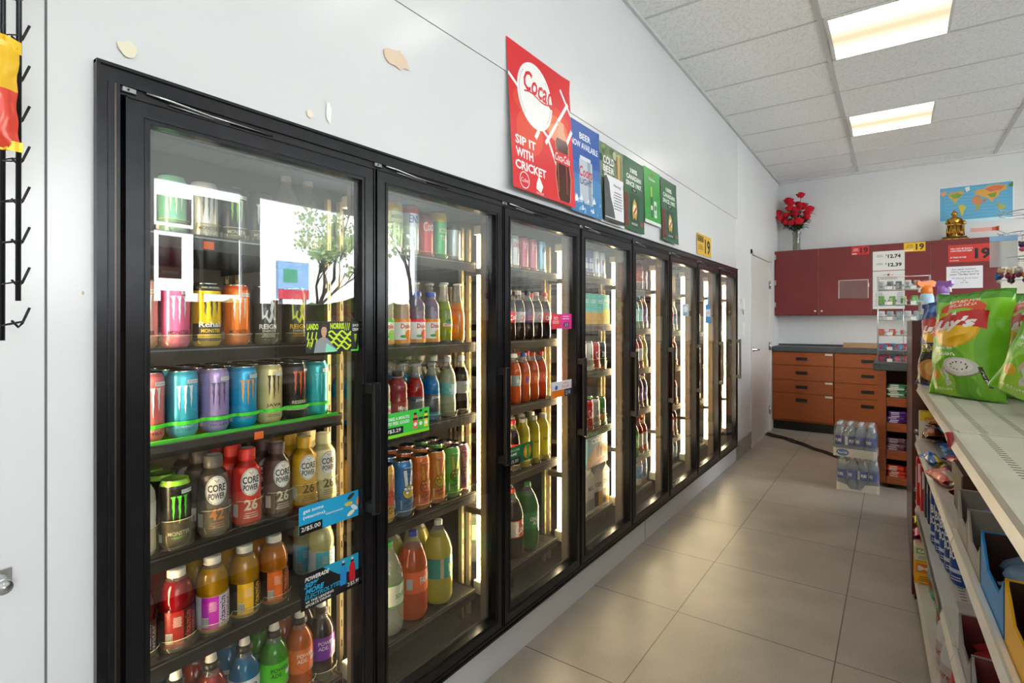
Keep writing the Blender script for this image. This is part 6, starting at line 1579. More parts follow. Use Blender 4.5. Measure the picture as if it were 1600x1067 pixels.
def make_bag(w, h, th, paint, art, name='chip_bag', seed=1, nu=30, nv=40, category='chip bag', cre=1.0):
    def mk():
        t = thing(name, '', category)
        pr = random.Random(seed); waves = [(pr.uniform(3, 16), pr.uniform(3, 14), pr.uniform(0, 6), pr.uniform(-1, 1)) for _ in range(10)]
        cr = [(pr.uniform(0, 1), pr.uniform(0, 1), pr.uniform(-2, 2), pr.uniform(.12, .3), pr.uniform(.4, 1)) for _ in range(int(14 * cre))]
        def S(u, v, side):
            e = max(0, math.sin(PI * min(max(u, 0), 1))) ** .55 * max(0, math.sin(PI * min(max(v * .96 + .02, 0), 1))) ** .45
            wr = sum(a_ * math.sin(fu * u + ph + fv * v * math.copysign(1, a_)) for fu, fv, ph, a_ in waves) * .0018 * cre
            for (cu, cv, ca, cl, cs) in cr:     # sharp creases
                dx, dy = u - cu, v - cv; al = dx * math.cos(ca) + dy * math.sin(ca); ac = -dx * math.sin(ca) + dy * math.cos(ca)
                if abs(al) < cl: wr += .0045 * cs * cre * math.exp(-abs(ac) * 26) * (1 - (al / cl) ** 2) * (th / .135)
            fold = (.006 * abs(math.sin(u * 9 + v * 6 + seed)) * (1 - e) + .003 * math.sin(u * 37 + seed) * (1 - e)) * min(1, th / .12)
            nar = 1 - .12 * math.sin(PI * v) ** .5 - .02 * math.sin(v * 23 + seed)
            return ((u - .5) * w * nar, side * (th / 2 * e + wr * e * 1.6) + fold, v * h + .008 * math.sin(u * 5 + seed) * (v > .8))
        g = None
        if art: g = GridArt(nu, nv); art(g)
        b = MB()
        for side in (-1, 1):
            vs = [S(i / nu, j / nv, side) for j in range(nv + 1) for i in range(nu + 1)]
            cells = {}
            for j in range(nv):
                for i in range(nu):
                    c = g.c.get((i, j)) if (g and side == -1) else None
                    cells.setdefault(c or paint((i + .5) / nu, (j + .5) / nv), []).append((j * (nu + 1) + i, j * (nu + 1) + i + 1, (j + 1) * (nu + 1) + i + 1, (j + 1) * (nu + 1) + i))
            o = len(b.v); b.v.extend(vs)
            for c, fs in cells.items():
                mi = b.mi(M(c, .24, .1, coat=.3))
                for f in fs: b.f.append(tuple(o + k for k in f)); b.m.append(mi); b.sm.append(True)
        b.build('bag_body', t)
        for z0, z1 in ((-.002, .012), (h - .012, h + .006)):
            b = MB(); n = 24; vs = []; q0 = 0 if z0 < .1 else h
            for k in range(n + 1):
                p = S(k / n, 0 if z0 < .1 else 1, -1)
                vs += [(p[0], p[1] - .0015 + .001 * (k % 2), z0 + p[2] - q0), (p[0], p[1] - .0015 + .001 * (k % 2), z1 + p[2] - q0)]
            b.add(vs, [(2 * k, 2 * k + 2, 2 * k + 3, 2 * k + 1) for k in range(n)], M(paint(.5, .99), .3, .2), False)
            b.build('crimped_seal', t)
        return t
    return mk
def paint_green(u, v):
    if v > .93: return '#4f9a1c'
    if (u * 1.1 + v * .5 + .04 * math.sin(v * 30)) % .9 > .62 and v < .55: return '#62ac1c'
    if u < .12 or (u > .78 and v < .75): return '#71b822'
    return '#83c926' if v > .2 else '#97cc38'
def art_lays(sub1, sub2):
    def f(a):
        W_ = '#f6f2ec'
        xs = [.2 + .06 * k for k in range(11)]
        a.band([(x, .955 - 1.0 * (x - .5) ** 2) for x in xs], [(x, .86 - .9 * (x - .5) ** 2) for x in xs], '#d8481e')
        a.text('FLAVOURED FROM', .5, .93, .42, .026, '#f2dcae', .02); a.text('SAVEURS DE LA', .5, .892, .38, .024, '#f2dcae', .02)
        a.ell(.46, .64, .34, .175, '#d8a818', 36); a.ell(.46, .64, .315, .16, '#f4c01c', 36)
        a.band([(x, .70 + .10 * math.sin((x - .1) * 3.2) + .05 * x) for x in [.06 + .08 * k for k in range(11)]], [(x, .57 + .10 * math.sin((x - .1) * 3.2) + .02 * x) for x in [.06 + .08 * k for k in range(11)]], '#c8241c')
        a.text("Lay's", .46, .685, .58, .135, W_, .045, .25, .10); a.poly([(.43, .78), (.47, .84), (.51, .775)], W_)
        a.text(sub1, .32, .455, .40, .038, '#eef4d8', .02); a.text(sub2, .36, .405, .38, .038, '#eef4d8', .02)
        a.ell(.60, .28, .235, .092, '#7d8a5a', 28); a.ell(.60, .288, .225, .086, '#deded8', 28); a.ell(.60, .296, .17, .062, '#f4f4f0', 24)
        for k in range(11): a.ell(.60 + .11 * math.cos(k * 2.3), .296 + .036 * math.sin(k * 2.3), .013, .008, '#3f5a22', 6)
        a.ell(.20, .19, .10, .05, '#e8b83a'); a.ell(.18, .18, .05, .03, '#e08a2a'); a.line([(.36, .25), (.43, .18), (.38, .11), (.46, .13)], .035, '#d8d8d2'); a.line([(.38, .28), (.33, .20)], .04, '#c8b89a')
        a.quad((.80, .30), (.85, .30), (.94, .12), (.89, .11), '#1c2a16'); a.text('PERSIL', .87, .20, .14, .022, W_, .01, 0, -1.2)
        a.text('POIDS NET', .30, .06, .3, .02, '#e8f2c8')
    return f
def bag_place(key, mk, x, y, z, rz, tilt, label, group=None, roll=0.0):
    m = Matrix.Rotation(rz, 4, 'Z') @ Matrix.Rotation(tilt, 4, 'X') @ Matrix.Rotation(roll, 4, 'Y')
    return place(key, mk, (x, y, z), 0, label, group, rot=m.to_euler())
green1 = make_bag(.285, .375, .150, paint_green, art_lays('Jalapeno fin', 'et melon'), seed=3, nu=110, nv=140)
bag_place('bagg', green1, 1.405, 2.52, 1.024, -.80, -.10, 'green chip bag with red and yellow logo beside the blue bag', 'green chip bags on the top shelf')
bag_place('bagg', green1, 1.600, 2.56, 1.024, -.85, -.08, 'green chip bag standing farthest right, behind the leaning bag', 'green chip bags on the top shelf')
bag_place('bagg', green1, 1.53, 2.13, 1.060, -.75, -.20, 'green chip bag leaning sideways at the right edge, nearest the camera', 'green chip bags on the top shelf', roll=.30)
def paint_blue(u, v): return '#1f3f8c' if v > .42 + .05 * math.sin(u * 9) else ('#1d1d22' if u > .42 or v > .3 else '#3a2a1c')
def art_blue(a):
    a.ell(.42, .66, .30, .15, '#f0b01e', 28); a.band([(x, .76 + .05 * math.sin(x * 5)) for x in [.06 + .08 * k for k in range(11)]], [(x, .58 + .05 * math.sin(x * 5)) for x in [.06 + .08 * k for k in range(11)]], '#c8241c')
    a.text("Lay's", .42, .68, .52, .12, '#f6f2ec', .04, .25, .10); a.ell(.5, .92, .34, .05, '#2f78c8')
    a.text('KETTLE', .3, .47, .34, .04, '#e8d83a', .02); a.text('CHIPS', .3, .42, .3, .04, '#e8d83a', .02); a.ell(.34, .18, .22, .13, '#c88a4a'); a.ell(.38, .20, .14, .08, '#e0b070'); a.ell(.7, .14, .16, .09, '#b87a3a')
blue1 = make_bag(.27, .35, .13, paint_blue, art_blue, seed=5, nu=80, nv=100)
bag_place('bagb', blue1, 1.372, 2.86, 1.024, -.75, -.10, 'blue chip bag with yellow and red logo behind the green bag')

# ---- things on the second shelf (z .775), third (.477) and the base (.135)
def gbox(name, label, cat, u, v0, z, wu, wv, h, c, art=None, rz=0, open_=None, group=None, gloss=.4, top=None, inside=None):
    x, y, zz = G(u, v0 + wv / 2, z)
    t = thing(name, label, cat, (x, y, zz + .0005), GA + rz, group)
    b = MB(); m = M(c, gloss)
    if open_:
        hf, hb, inner = open_; k = .004
        b.box(-wv / 2, wv / 2, -wu / 2, wu / 2, 0, .003, m)
        b.box(-wv / 2, wv / 2, -wu / 2, -wu / 2 + k, .003, hf, m); b.box(-wv / 2, wv / 2, wu / 2 - k, wu / 2, .003, hb, m)
        b.box(wv / 2 - k, wv / 2, -wu / 2 + k, wu / 2 - k, .003, h, m)
        im = M(inner, .7)
        b.box(-wv / 2 + .005, wv / 2 - .005, wu / 2 - .0052, wu / 2 - .0042, .003, hb - .002, im); b.box(-wv / 2 + .005, wv / 2 - .005, -wu / 2 + .0042, -wu / 2 + .0052, .003, hf - .002, im); b.box(-wv / 2 + .004, wv / 2 - .004, -wu / 2 + .005, wu / 2 - .005, .003, .004, im)
    else: b.box(-wv / 2, wv / 2, -wu / 2, wu / 2, 0, h, m, .003)
    a = Art(b, lambda q, w_, L: (-wv / 2 - L, wu / 2 - q, w_)); an = Art(b, lambda q, w_, L: (-wv / 2 + q, -wu / 2 - L, w_)); at = Art(b, lambda q, w_, L: (-wv / 2 + q, -wu / 2 + w_, (h if not open_ else .004) + L))
    if art: art(a, an, at, wu, wv, h)
    b.build('package_body', t)
    b = MB()
    if open_:
        b.prism([(-wu / 2, .003), (wu / 2, .003), (wu / 2, hb), (wu * .36, hb * .8), (wu * .2, hf * .6), (-wu * .3, hf * .6), (-wu / 2, hf)], -wv / 2, -wv / 2 + .004, M(top or c, gloss), 'x'); b.build('tray_front', t)
    else:
        b.box(-wv / 2 + .004, wv / 2 - .004, -wu / 2 + .004, wu / 2 - .004, h, h + .0012, M(top or c, gloss)); b.build('package_flap', t)
    return t
def pouch(name, label, cat, u, v0, z, lu, lv, th, c, c2, rz=0, seed=1, word=None, lie=True, tilt=0.0, group=None):
    """a soft packet lying flat: lu along the shelf run, lv into the shelf"""
    mk = make_bag(lv, lu, th, lambda a_, b_: c if (b_ > .45 or a_ < .3) else c2, (lambda a: (a.text(word, .5, .55, .66, .24, '#f2efe9', .04), a.ell(.6, .24, .2, .12, '#d8d0c4'), a.lines(.3, .2, .2, .2, 3, '#e8e4da'))) if word else None, name, seed, 44 if word else 20, 44 if word else 24, cat)
    x, y, zz = G(u - lu / 2, v0 + lv / 2, z)
    m = Matrix.Rotation(GA + rz, 4, 'Z') @ Matrix.Rotation(-PI / 2 + tilt, 4, 'X')
    return place(('pouch', label), mk, (x, y, zz + th / 2 + .002), 0, label, group, rot=m.to_euler())
Z2, Z3, Z4 = .7755, .4775, .1355
two = lambda c1, w, c2=None: (lambda a, an, at, wu, wv, h: (an.rect(wv * .08, wv * .92, h * .5, h * .9, M(c1, .35)), an.text(w, wv * .5, h * .7, wv * .7, h * .22, M('#f2efe9', .4), .03), a.rect(wu * .1, wu * .9, h * .3, h * .8, M(c2 or c1, .35)), an.lines(wv * .5, h * .25, wv * .7, h * .25, 3, INK)))
gbox('snack_box', 'pale box with yellow band at the far end of the second gondola shelf', 'box', 2.97, .012, Z2, .07, .08, .125, '#d8d4c8', lambda a, an, at, wu, wv, h: (an.rect(0, wv, h * .7, h, M('#e2c81e', .4)), an.lines(wv * .5, h * .5, wv * .7, h * .2, 2, INK), an.rect(wv * .1, wv * .9, h * .1, h * .3, M('#8a5a3a', .5))), top='#e2c81e')
gbox('snack_box', 'pale box with yellow and black top, right of the similar box', 'box', 2.97, .10, Z2, .07, .08, .125, '#d2cdc0', lambda a, an, at, wu, wv, h: (an.rect(0, wv, h * .75, h, M('#e2c01e', .4)), an.rect(wv * .2, wv * .8, h * .78, h * .92, INK), an.lines(wv * .5, h * .5, wv * .7, h * .2, 2, INK)), top='#e2c01e')
pouch('snack_packet', 'brown and orange snack packet sprawled at the second shelf front', 'packet', 2.90, .022, Z2, .16, .11, .075, '#a8602a', '#5a2a14', seed=8, rz=.05)
pouch('snack_packet', 'orange and dark packet lying on the brown packet', 'packet', 2.88, .03, Z2 + .078, .13, .10, .035, '#c8782e', '#3a2218', seed=9, rz=.05)
for k, (z_, du) in enumerate(((Z2, 0), (Z2 + .062, .03))):
    pouch('cookie_packet', 'bright blue cookie packet, %s of the stacked pair' % ('lower' if k == 0 else 'upper'), 'packet', 2.60 + du, .045 + .02 * k, z_, .27, .26, .058, '#1f7ac8', '#1a5cae', seed=11 + k, word='Ahoy!', rz=.06 * k)
pouch('snack_packet', 'small blue and yellow packet lying on the second shelf edge', 'packet', 2.48, .015, Z2, .11, .045, .035, '#2a6ab8', '#e2c02a', seed=14, rz=.3)
pouch('snack_packet', 'small yellow and blue packet at the shelf edge under the crimson one', 'packet', 2.34, .014, Z2, .11, .045, .03, '#e2b81e', '#2a6ab8', seed=19, rz=-.2)
pouch('cookie_packet', 'crimson cookie packet between the blue packets and brown boxes', 'packet', 2.30, .050, Z2, .24, .26, .085, '#c41f3a', '#a8185a', seed=15, word='Oreo')
pouch('snack_packet', 'glossy red snack bag crumpled at the second shelf front', 'packet', 2.04, .018, Z2, .13, .085, .065, '#cf1f26', '#b8141c', seed=17, rz=-.3)
pouch('snack_packet', 'red and white wrapped packet by the glossy red bag', 'packet', 2.19, .016, Z2, .12, .06, .045, '#d85a4a', '#e8dcc8', seed=18, rz=.3)
gbox('cookie_box', 'dark brown cookie box with red lettering, lower of two', 'box', 1.86, .03, Z2, .22, .26, .070, '#4a3022', lambda a, an, at, wu, wv, h: (an.text('Chips', wv * .4, h * .6, wv * .35, h * .3, M('#d8302a', .4), .02), at.rect(wv * .1, wv * .9, wu * .2, wu * .8, M('#5c4030', .4))))
gbox('cookie_box', 'dark brown cookie box with red lettering, upper of two', 'box', 1.87, .025, Z2 + .073, .20, .25, .055, '#553828', lambda a, an, at, wu, wv, h: (an.text('Chips', wv * .45, h * .55, wv * .3, h * .35, M('#d8302a', .4), .02), at.text('Chips', wv * .4, wu * .5, wv * .4, wu * .3, M('#d8302a', .4), .02)))
TR = .30
def tray(lab, u0, u1, c, inner, hf, hb, pk=None, v0=.014, gl=.6, z=Z2, group=None):
    gbox('display_tray', lab, 'tray', (u0 + u1) / 2, v0, z, u1 - u0, TR, hb, c, None, open_=(hf, hb, inner), gloss=gl, group=group)
    if pk:
        labp, c1, c2, th, word, sd = pk
        pouch('snack_packet', labp, 'packet', u1 - .012, v0 + .012, z + .006, u1 - u0 - .024, TR - .03, th, c1, c2, seed=sd, word=word, group=group and group + ' contents')
tray('grey card display tray of lilac cake packs on the second shelf', 1.585, 1.735, '#a39c90', '#8a8478', .075, .105, ('lilac packet of orange cakes in the far grey tray', '#a88ac8', '#d88a3a', .07, 'cake', 21), gl=.7)
tray('grey card display tray of brown cakes, nearer than the lilac one', 1.415, 1.58, '#a8a196', '#8f897d', .07, .10, ('clear packet of brown cakes in the nearer grey tray', '#c8b8a8', '#8a5a3a', .06, 'bun', 22), gl=.7)
tray('bright blue open card tray holding pastry packs', 1.185, 1.40, '#1f86c8', '#3a1f10', .095, .11, ('grey blue pastry packet with orange picture in the blue tray', '#7f9ab4', '#b8784a', .085, 'waffle', 23), gl=.35)
tray('yellow open carton with dark inside, nearest full tray', .965, 1.175, '#eeb012', '#33170a', .095, .105, ('orange and black candy packet inside the yellow carton', '#c8781e', '#1f1a18', .03, 'nuts', 24), gl=.4)
tray('dull grey open carton at the bottom right corner', .76, .955, '#6a6460', '#2e1a12', .085, .09, None)
# third shelf
gbox('snack_box', 'upright red snack box at the far end of the third shelf', 'box', 3.005, .004, Z3, .06, .05, .21, '#c8141c', two('#e8e0dc', 'ZIP'))
gbox('snack_box', 'upright red and cream box beside the other red box', 'box', 2.935, .014, Z3, .06, .05, .19, '#c41a20', two('#e0d8c8', 'POP'))
for k in range(3):
    gbox('navy_packet', '%s of three tall navy packets on the third shelf' % ['farthest', 'middle', 'nearest'][k], 'packet', 2.85 - .085 * k, .022 + .004 * k, Z3, .07, .07, .22, '#16284a', lambda a, an, at, wu, wv, h: (a.text('B', wu * .5, h * .6, wu * .5, h * .16, WHITE, .03), an.lines(wv * .5, h * .5, wv * .6, h * .3, 3, M('#8aa0c8', .4))), group='tall navy packets')
blu = make_can(.034, .20, '#1c4a9a', lambda a, r, h: (a.text('BIG', 0, h * .68, r * 1.1, h * .16, WHITE, .03), a.text('BOLD', 0, h * .48, r * 1.3, h * .16, WHITE, .03), a.rect(-r, r, h * .2, h * .26, M('#c8d4e4', .4)), a.lines(0, h * .12, r, h * .08, 2, WHITE)), kind='mint_canister', cat='canister')
for k in range(5):
    x, y, z = G(2.50 - .082 * k, .050 + .006 * k, Z3)
    place('bold', blu, (x, y, z + .0005), PI + .9, 'blue canister number %s from the far end, third shelf' % ['one', 'two', 'three', 'four', 'five'][k], 'blue canisters on the third shelf')
for k in range(3):
    nm_ = ['farthest', 'middle', 'nearest'][k]
    tray('%s of the grey plastic trays on the near third shelf' % nm_, 1.53 - .20 * k, 1.72 - .20 * k, '#8f8d90', '#6a2a2a', .085, .10, ('dark red packet inside the %s grey plastic tray' % nm_, '#a82a2a', '#c8342a', .05, None, 30 + k), z=Z3, gl=.35)
x, y, z = G(1.90, .15, Z3)
b = MB(); b.box(-.11, .11, -.13, .13, 0, .002, M('#c4beb2', .6))
a = Art(b, plane_z(.002, 0, 0)); prr = random.Random(5)
for k in range(16):
    cx_, cy_ = prr.uniform(-.09, .06), prr.uniform(-.11, .11)
    a.line([(cx_ + .012 * math.cos(q), cy_ + .009 * math.sin(q * 1.7 + k)) for q in range(6)], .003, M(prr.choice(['#3a3a3c', '#3a3a3c', '#b8402a']), .5))
o = b.build('printed_sheet'); tag(o, 'printed paper sheet with scribbled marks lying on the third shelf', 'paper'); o.location = (x, y, z + .001); o.rotation_euler = (0, 0, GA)
# base deck
gbox('snack_box', 'yellow carton low at the far end of the base shelf', 'box', 3.02, -.004, Z4, .09, .07, .10, '#e8a812', two('#d86a2a', 'M'))
gbox('snack_box', 'cream carton stacked on the low yellow carton', 'box', 3.02, -.004, Z4 + .103, .09, .07, .06, '#d8d2b8', two('#8ab060', 'tea'))
pouch('snack_packet', 'hot pink packet on top of the low stacked cartons', 'packet', 3.05, -.004, Z4 + .166, .09, .06, .06, '#e0508a', '#e0508a', seed=41)
pouch('snack_packet', 'bright yellow packet atop the pink packet at the far end', 'packet', 3.05, -.004, Z4 + .231, .09, .05, .05, '#e8d81e', '#d8c01e', seed=42)
def upright(name, label, u, v, w, h, th, c, c2, word, seed):
    mk = make_bag(w, h, th, lambda a_, b_: c if b_ > .4 else c2, lambda a: (a.text(word, .5, .55, .7, .2, '#e8dcc8', .03), a.ell(.5, .25, .25, .12, '#a8501e')), name, seed, 50, 60, 'bag')
    x, y, z = G(u, v, Z4); m = Matrix.Rotation(GA - 1.25, 4, 'Z') @ Matrix.Rotation(-.12, 4, 'X')
    return place(('up', label), mk, (x, y, z + .002), 0, label, rot=m.to_euler())
upright('snack_bag', 'light blue snack bag on the base shelf, far end', 2.80, .075, .20, .24, .10, '#7aa8d0', '#4fa88a', 'crisp', 51)
upright('snack_bag', 'dark brown snack bag with red letters on the base shelf', 2.50, .08, .22, .26, .11, '#2a211c', '#3a302a', 'CHOCO', 52)
P_JUG = [(.045, 0), (.055, .01), (.056, .12), (.05, .16), (.034, .19), (.024, .20), (.022, .215)]
jug1 = make_bottle('detergent_jug', 'jug', P_JUG, M('#cfcfd2', .35), 1.0, '#dcdce0', (.03, .11, '#b8a8a4'), art_simple([('pure', 0, .5, 1, .3, '#8a3a3a')], '#fff'), 'wide')
jug2 = make_bottle('sauce_bottle', 'bottle', P_JUG, M('#c0141a', .3), 1.0, '#9a9a9e', (.03, .11, '#d8d4c8'), art_simple([('NET', 0, .6, .9, .3, '#8a1f1f')], '#fff', [(-.6, .6, .1, .3, '#c0141a')]), 'wide')
for k, (u, v, kk, lab) in enumerate(((2.27, .07, 'j1', 'white capped pale jug on the base shelf, farther one'), (2.13, .07, 'j1', 'white capped pale jug on the base shelf, nearer one'), (1.97, .075, 'j2', 'red bottle with grey cap on the base shelf, farther one'), (1.82, .075, 'j2', 'red bottle with grey cap on the base shelf, middle one'), (1.67, .075, 'j2', 'red bottle with grey cap on the base shelf, nearest one'))):
    x, y, z = G(u, v, Z4); place(kk, jug1 if kk == 'j1' else jug2, (x, y, z + .001), PI + .4, lab, 'jugs and bottles on the base shelf')

# ---- spinning keychain stand behind the chips
t = thing('keychain_stand', 'wire stand with hooks for keychains behind the chip bags', 'display rack', (1.90, 4.25, 1.302))
b = MB(); b.tube([(0, 0, 0), (0, 0, .68)], .009, SILVER, 10); b.build('stand_pole', t)
b = MB(); b.lathe([(.0005, 0), (.10, 0), (.10, .008), (.0005, .012)], DSILVER, 24); b.build('stand_base', t)
for z in (.62, .50, .36):
    b = MB(); b.tube([(.20 * math.cos(k * PI / 8), .20 * math.sin(k * PI / 8) if abs(k) else 0, z) for k in range(17)], .003, SILVER, 6)
    for k in range(8):
        a_ = k * PI / 4 + .3; b.tube([(0, 0, z), (.17 * math.cos(a_), .17 * math.sin(a_), z), (.22 * math.cos(a_), .22 * math.sin(a_), z + .025)], .0025, SILVER, 5)
    b.build('hook_ring', t)
def charm(cols, seed):
    def mk():
        t = thing('keychain', '', 'keychain'); pr = random.Random(seed)
        b = MB(); b.tube([(.008 * math.cos(q), 0, -.01 + .008 * math.sin(q)) for q in [k * PI / 5 for k in range(11)]], .0012, SILVER, 4)
        for k in range(4): b.tube([(.003 * math.cos(q), .003 * (k % 2) * math.sin(q), -.024 - .008 * k + .004 * math.sin(q)) for q in [j * PI / 3 for j in range(7)]], .001, SILVER, 4)
        b.build('key_ring', t)
        b = MB(); b.ball((0, 0, -.072), .018, M(cols[0], .3), 10); b.ball((.0, -.004, -.098), .014, M(cols[1], .3), 10, (1.1, .8, 1)); b.ball((-.012, 0, -.058), .007, M(cols[0], .3), 8); b.ball((.012, 0, -.058), .007, M(cols[0], .3), 8); b.build('charm', t)
        return t
    return mk
cc_ = [('#3a2a4a', '#d85a8a'), ('#2a8ac8', '#e8e0d0'), ('#d8a87a', '#5a3a6a'), ('#8a2a3a', '#1f1a22'), ('#c8c0b4', '#8a3a5a'), ('#e0a23a', '#3a3a8a')]
kk_ = 0
for zi, z in enumerate((.36,)):
    for k in range(26):
        a_ = PI + (k % 13) * .30 - .35; rr_ = .20 if k < 13 else .15
        lx, ly = rr_ * math.cos(a_), rr_ * math.sin(a_)
        pr = random.Random(k)
        place(('charm', k % 6), charm(cc_[k % 6], k % 6), (1.90 + lx, 4.25 + ly, 1.302 + z - .004 - .03 * (k % 2)), pr.uniform(0, 6), 'small figure keychain with metal ring in the cluster on the wire stand', 'keychains on the wire stand')
for k in range(5):
    place(('charm', k % 6), None, (1.90 - .12 + .06 * k, 4.25 - .16, 1.302 + .50 - .004), .4 * k, 'keychain hanging on the middle ring of the wire stand', 'keychains on the middle ring')
t = thing('hanging_packet', 'clear hanging packet with pale blue header at the stand left', 'packet', (1.71, 4.16, 1.66))
b = MB(); b.box(-.06, .06, -.004, .004, -.05, .10, M_clear('cellophane', (.9, .92, .92, 1), .35, 1.5, .05, '#d4d8da')); b.build('packet_sleeve', t)
b = MB(); b.box(-.06, .06, -.006, .006, .10, .13, M('#8ab4d8', .4)); b.build('packet_header', t, 'pale blue header card')
t = thing('plush_keychain', 'red plush toy with blue and green trim on the wire stand', 'toy', (1.85, 4.03, 1.60))
b = MB(); b.ball((0, 0, 0), .045, M('#c8141e', .7), 14, (1.3, .8, .6)); b.ball((-.02, -.01, -.03), .03, M('#5a6ac0', .7), 12, (1.2, .8, .7)); b.ball((.02, 0, -.045), .025, M('#3a8a4a', .7), 10, (1.3, .8, .6)); b.build('plush_body', t)
b = MB(); b.tube([(-.03, 0, .03), (-.03, 0, .09)], .004, INK, 6); b.ball((-.03, 0, .05), .010, INK, 8); b.build('plush_strap', t)
t = thing('red_pouch', 'red pouch with orange print hanging at an angle, right edge', 'pouch', (1.87, 3.99, 1.74))
b = MB(); b.box(-.025, .025, -.008, .008, -.06, .10, M('#d0181e', .35), .006); b.ball((.0, -.010, -.03), .014, M('#e8842a', .4), 10, (1, .3, 1)); b.xform(Matrix.Rotation(.55, 4, 'Y')); b.build('pouch_body', t)
b = MB(); b.tube([(.05, 0, .085), (.03, .05, .12)], .002, SILVER, 4); b.build('pouch_hook', t)

# ================================================================== LEFT EDGE: BLACK CLIP STRIP RACK
t = thing('clip_strip_rack', 'black metal clip strip rack with spikes at the left picture edge', 'display rack', (.10, .216, 1.27))
blk = M('#1b1b22', .35, .4)
for dx, dy in ((0, .0), (.02, .014)):
    b = MB(); b.tube([(dx, dy - .006, 0 + dx * 3), (dx, dy - .0035, 1.2)], .0035, blk, 6); b.build('rack_rod', t)
for k in range(14):
    z = .03 + .062 * k
    b = MB(); b.tube([(.004, .004, z), (.012, .010, z - .010), (.014, .014, z - .004), (.016, .020, z + .014), (.016, .022, z + .020)], .0019, blk, 5)
    b.tube([(.012 + .012 * math.cos(q), .004 + .012 * math.sin(q), z - .004 + .003 * math.sin(q)) for q in [j * PI / 5 for j in range(11)]], .0011, blk, 4); b.build('rack_clip', t)
lb = make_bag(.10, .15, .045, lambda u, v: '#e8b81e' if v > .55 else '#d8402a', lambda a: (a.lines(.5, .78, .5, .1, 3, '#2a2a2a'), a.ell(.3, .35, .16, .12, '#c81f1f')), 'hanging_snack_bag', 61, 14, 18)
m = Matrix.Rotation(1.2, 4, 'Z')
place('lbag', lb, (.155, .171, 1.545), 0, 'yellow and red snack bag clipped to the black rack, left edge', rot=m.to_euler())
KB = lb
place('lbag', lb, (.155, .178, 1.865), 0, 'pale bag tip on the black rack at the top left corner', rot=m.to_euler())
# chrome knob low at the left edge
t = thing('cooler_latch', 'small chrome latch knob low at the left picture edge', 'latch', (0, .225, .87))
b = MB(); b.lathe([(.0005, 0), (.012, 0), (.012, .006), (.006, .01), (.006, .02), (.0115, .026), (.0115, .034), (.0005, .038)], SILVER, 16); b.xform(Matrix.Rotation(PI / 2, 4, 'Y')); b.build('latch_knob', t)
b = MB(); b.box(0, .003, -.016, .016, -.02, .02, SILVER, .001); b.build('latch_plate', t)

# ================================================================== OUTSIDE THE WINDOWS (seen mirrored in the cooler glass)
b = MB(); b.box(XR + .12, 40, -25, 45, -.12, -.02, M_noise('concrete_yard', '#a3a4a4', '#b4b5b6', 3, rough=.9)); struct('ground_outside', b)
bark = M('#3a332c', .9); lf = M('#7d9a5a', .8); lf2 = M('#a0b87c', .8)
def tree(x, y, h, seed, label):
    t = thing('street_tree', label, 'tree', (x, y, -.02), 0, 'trees outside the window'); pr = random.Random(seed)
    b = MB(); tips = []
    def br(p, d, L_, r, n_):
        q = [p]; dd = Vector(d)
        for k in range(4):
            dd = (dd + Vector((pr.uniform(-.25, .25), pr.uniform(-.25, .25), pr.uniform(-.08, .18)))).normalized(); q.append(tuple(Vector(q[-1]) + dd * L_ / 4))
        b.tube(q, r, bark, 5, r2=r * .45)
        if n_ == 0: tips.append(q[-1]); tips.append(q[-2]); return
        for k in range(4): 
            nd = (dd + Vector((pr.uniform(-.9, .9), pr.uniform(-.9, .9), pr.uniform(-.1, .7)))).normalized(); br(q[pr.choice((2, 3, 4))], nd, L_ * .68, r * .5, n_ - 1)
    br((0, 0, 0), (0, 0, 1), h * .42, .16, 3); b.build('trunk', t)
    b = MB()
    for p in tips:
        for k in range(14):
            c = (p[0] + pr.uniform(-.5, .5), p[1] + pr.uniform(-.4, .4), p[2] + pr.uniform(-.3, .3)); s_ = pr.uniform(.05, .12); a_ = pr.uniform(0, 6)
            b.add([(c[0] - s_ * math.cos(a_), c[1] - s_ * math.sin(a_), c[2]), (c[0], c[1], c[2] - s_), (c[0] + s_ * math.cos(a_), c[1] + s_ * math.sin(a_), c[2] + s_ * .3), (c[0], c[1], c[2] + s_)], [(0, 1, 2, 3)], pr.choice((lf, lf2)))
    b.build('foliage', t)
tree(13.0, 13.0, 8.0, 1, 'bare branched green tree outside, mirrored in the nearest door')
tree(19.0, 22.0, 9.0, 2, 'leafy tree outside, mirrored right in the glass door')
tree(24.0, 17.0, 9.0, 3, 'tall tree farther off outside beyond the parking ground')
tree(11.5, 15.5, 6.5, 4, 'small tree outside near the clipped hedge')
t = thing('hedge', 'long clipped green hedge across the parking ground', 'hedge', (15.5, 16, -.02))
b = MB(); pr = random.Random(9)
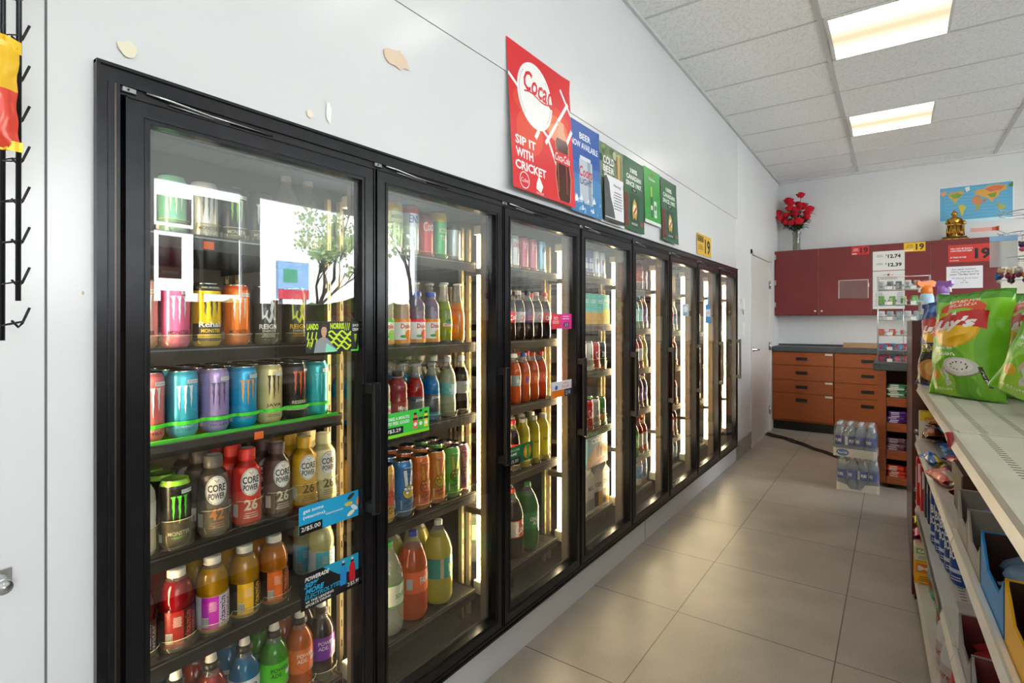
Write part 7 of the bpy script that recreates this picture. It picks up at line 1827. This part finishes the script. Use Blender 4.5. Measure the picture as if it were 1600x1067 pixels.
for k in range(60): b.ball((pr.uniform(-.8, .8), -14 + 28 * k / 59, .8 + pr.uniform(-.2, .3)), pr.uniform(.8, 1.1), pr.choice((M('#3f5a30', .9), M('#56703f', .9))), 8)
b.build('hedge_foliage', t)
b = MB(); b.box(-.7, .7, -14, 14, 0, .5, M('#2f4426', .9)); b.build('hedge_base', t)
t = thing('road_sign', 'blue and green road sign with a red lower band outside', 'sign', (12, 8.3, -.02))
b = MB(); b.box(-.05, .05, -.45, .45, 1.9, 2.9, M('#8ab0d8', .5)); b.build('sign_board', t)
b = MB(); b.box(-.06, -.052, -.45, .45, 1.9, 2.15, M('#c83a4a', .5)); b.box(-.06, -.052, -.3, .1, 2.35, 2.7, M('#4a9a7a', .5)); b.build('sign_face', t)
for y in (-.35, .35):
    b = MB(); b.tube([(0, y, 0), (0, y, 1.9)], .05, DSILVER, 8); b.build('sign_post', t)
for k, (y0, y1, z0, z1, c) in enumerate(((2.40, 2.62, 1.75, 2.20, '#c05a68'), (2.74, 3.24, 1.60, 2.68, '#6a6866'), (2.42, 2.66, 1.05, 1.62, '#4a4644'), (2.90, 3.06, 1.02, 1.52, '#c23a52'), (2.38, 2.72, 2.34, 2.62, '#d8b8bc'))):
    b = MB(); b.box(XR + .045, XR + .048, y0, y1, z0, z1, M(c, .6)); b.box(XR + .0445, XR + .045, y0 + .03, y1 - .03, z0 + .05, z0 + .08, M('#e8e8e8', .6))
    tag(b.build('window_poster'), ['small red poster high in the shop window', 'large grey poster in the shop window', 'dark poster low in the shop window', 'crimson poster low in the shop window', 'pale pink poster at the window top'][k] + ', seen mirrored', 'poster')
# unseen dark counter added under the windows to cut veiling reflections in the glass
t = thing('added_dark_counter', 'added unseen dark counter under the shop windows, darkens the glass reflections', 'counter', (XR - .5, 3.5, 0))
b = MB(); b.box(-.25, .49, -3.5, 3.6, 0, .93, wd); b.build('counter_body', t)
b = MB(); b.box(-.3, .495, -3.55, 3.65, .93, .965, M('#26221f', .4)); b.build('counter_top', t)
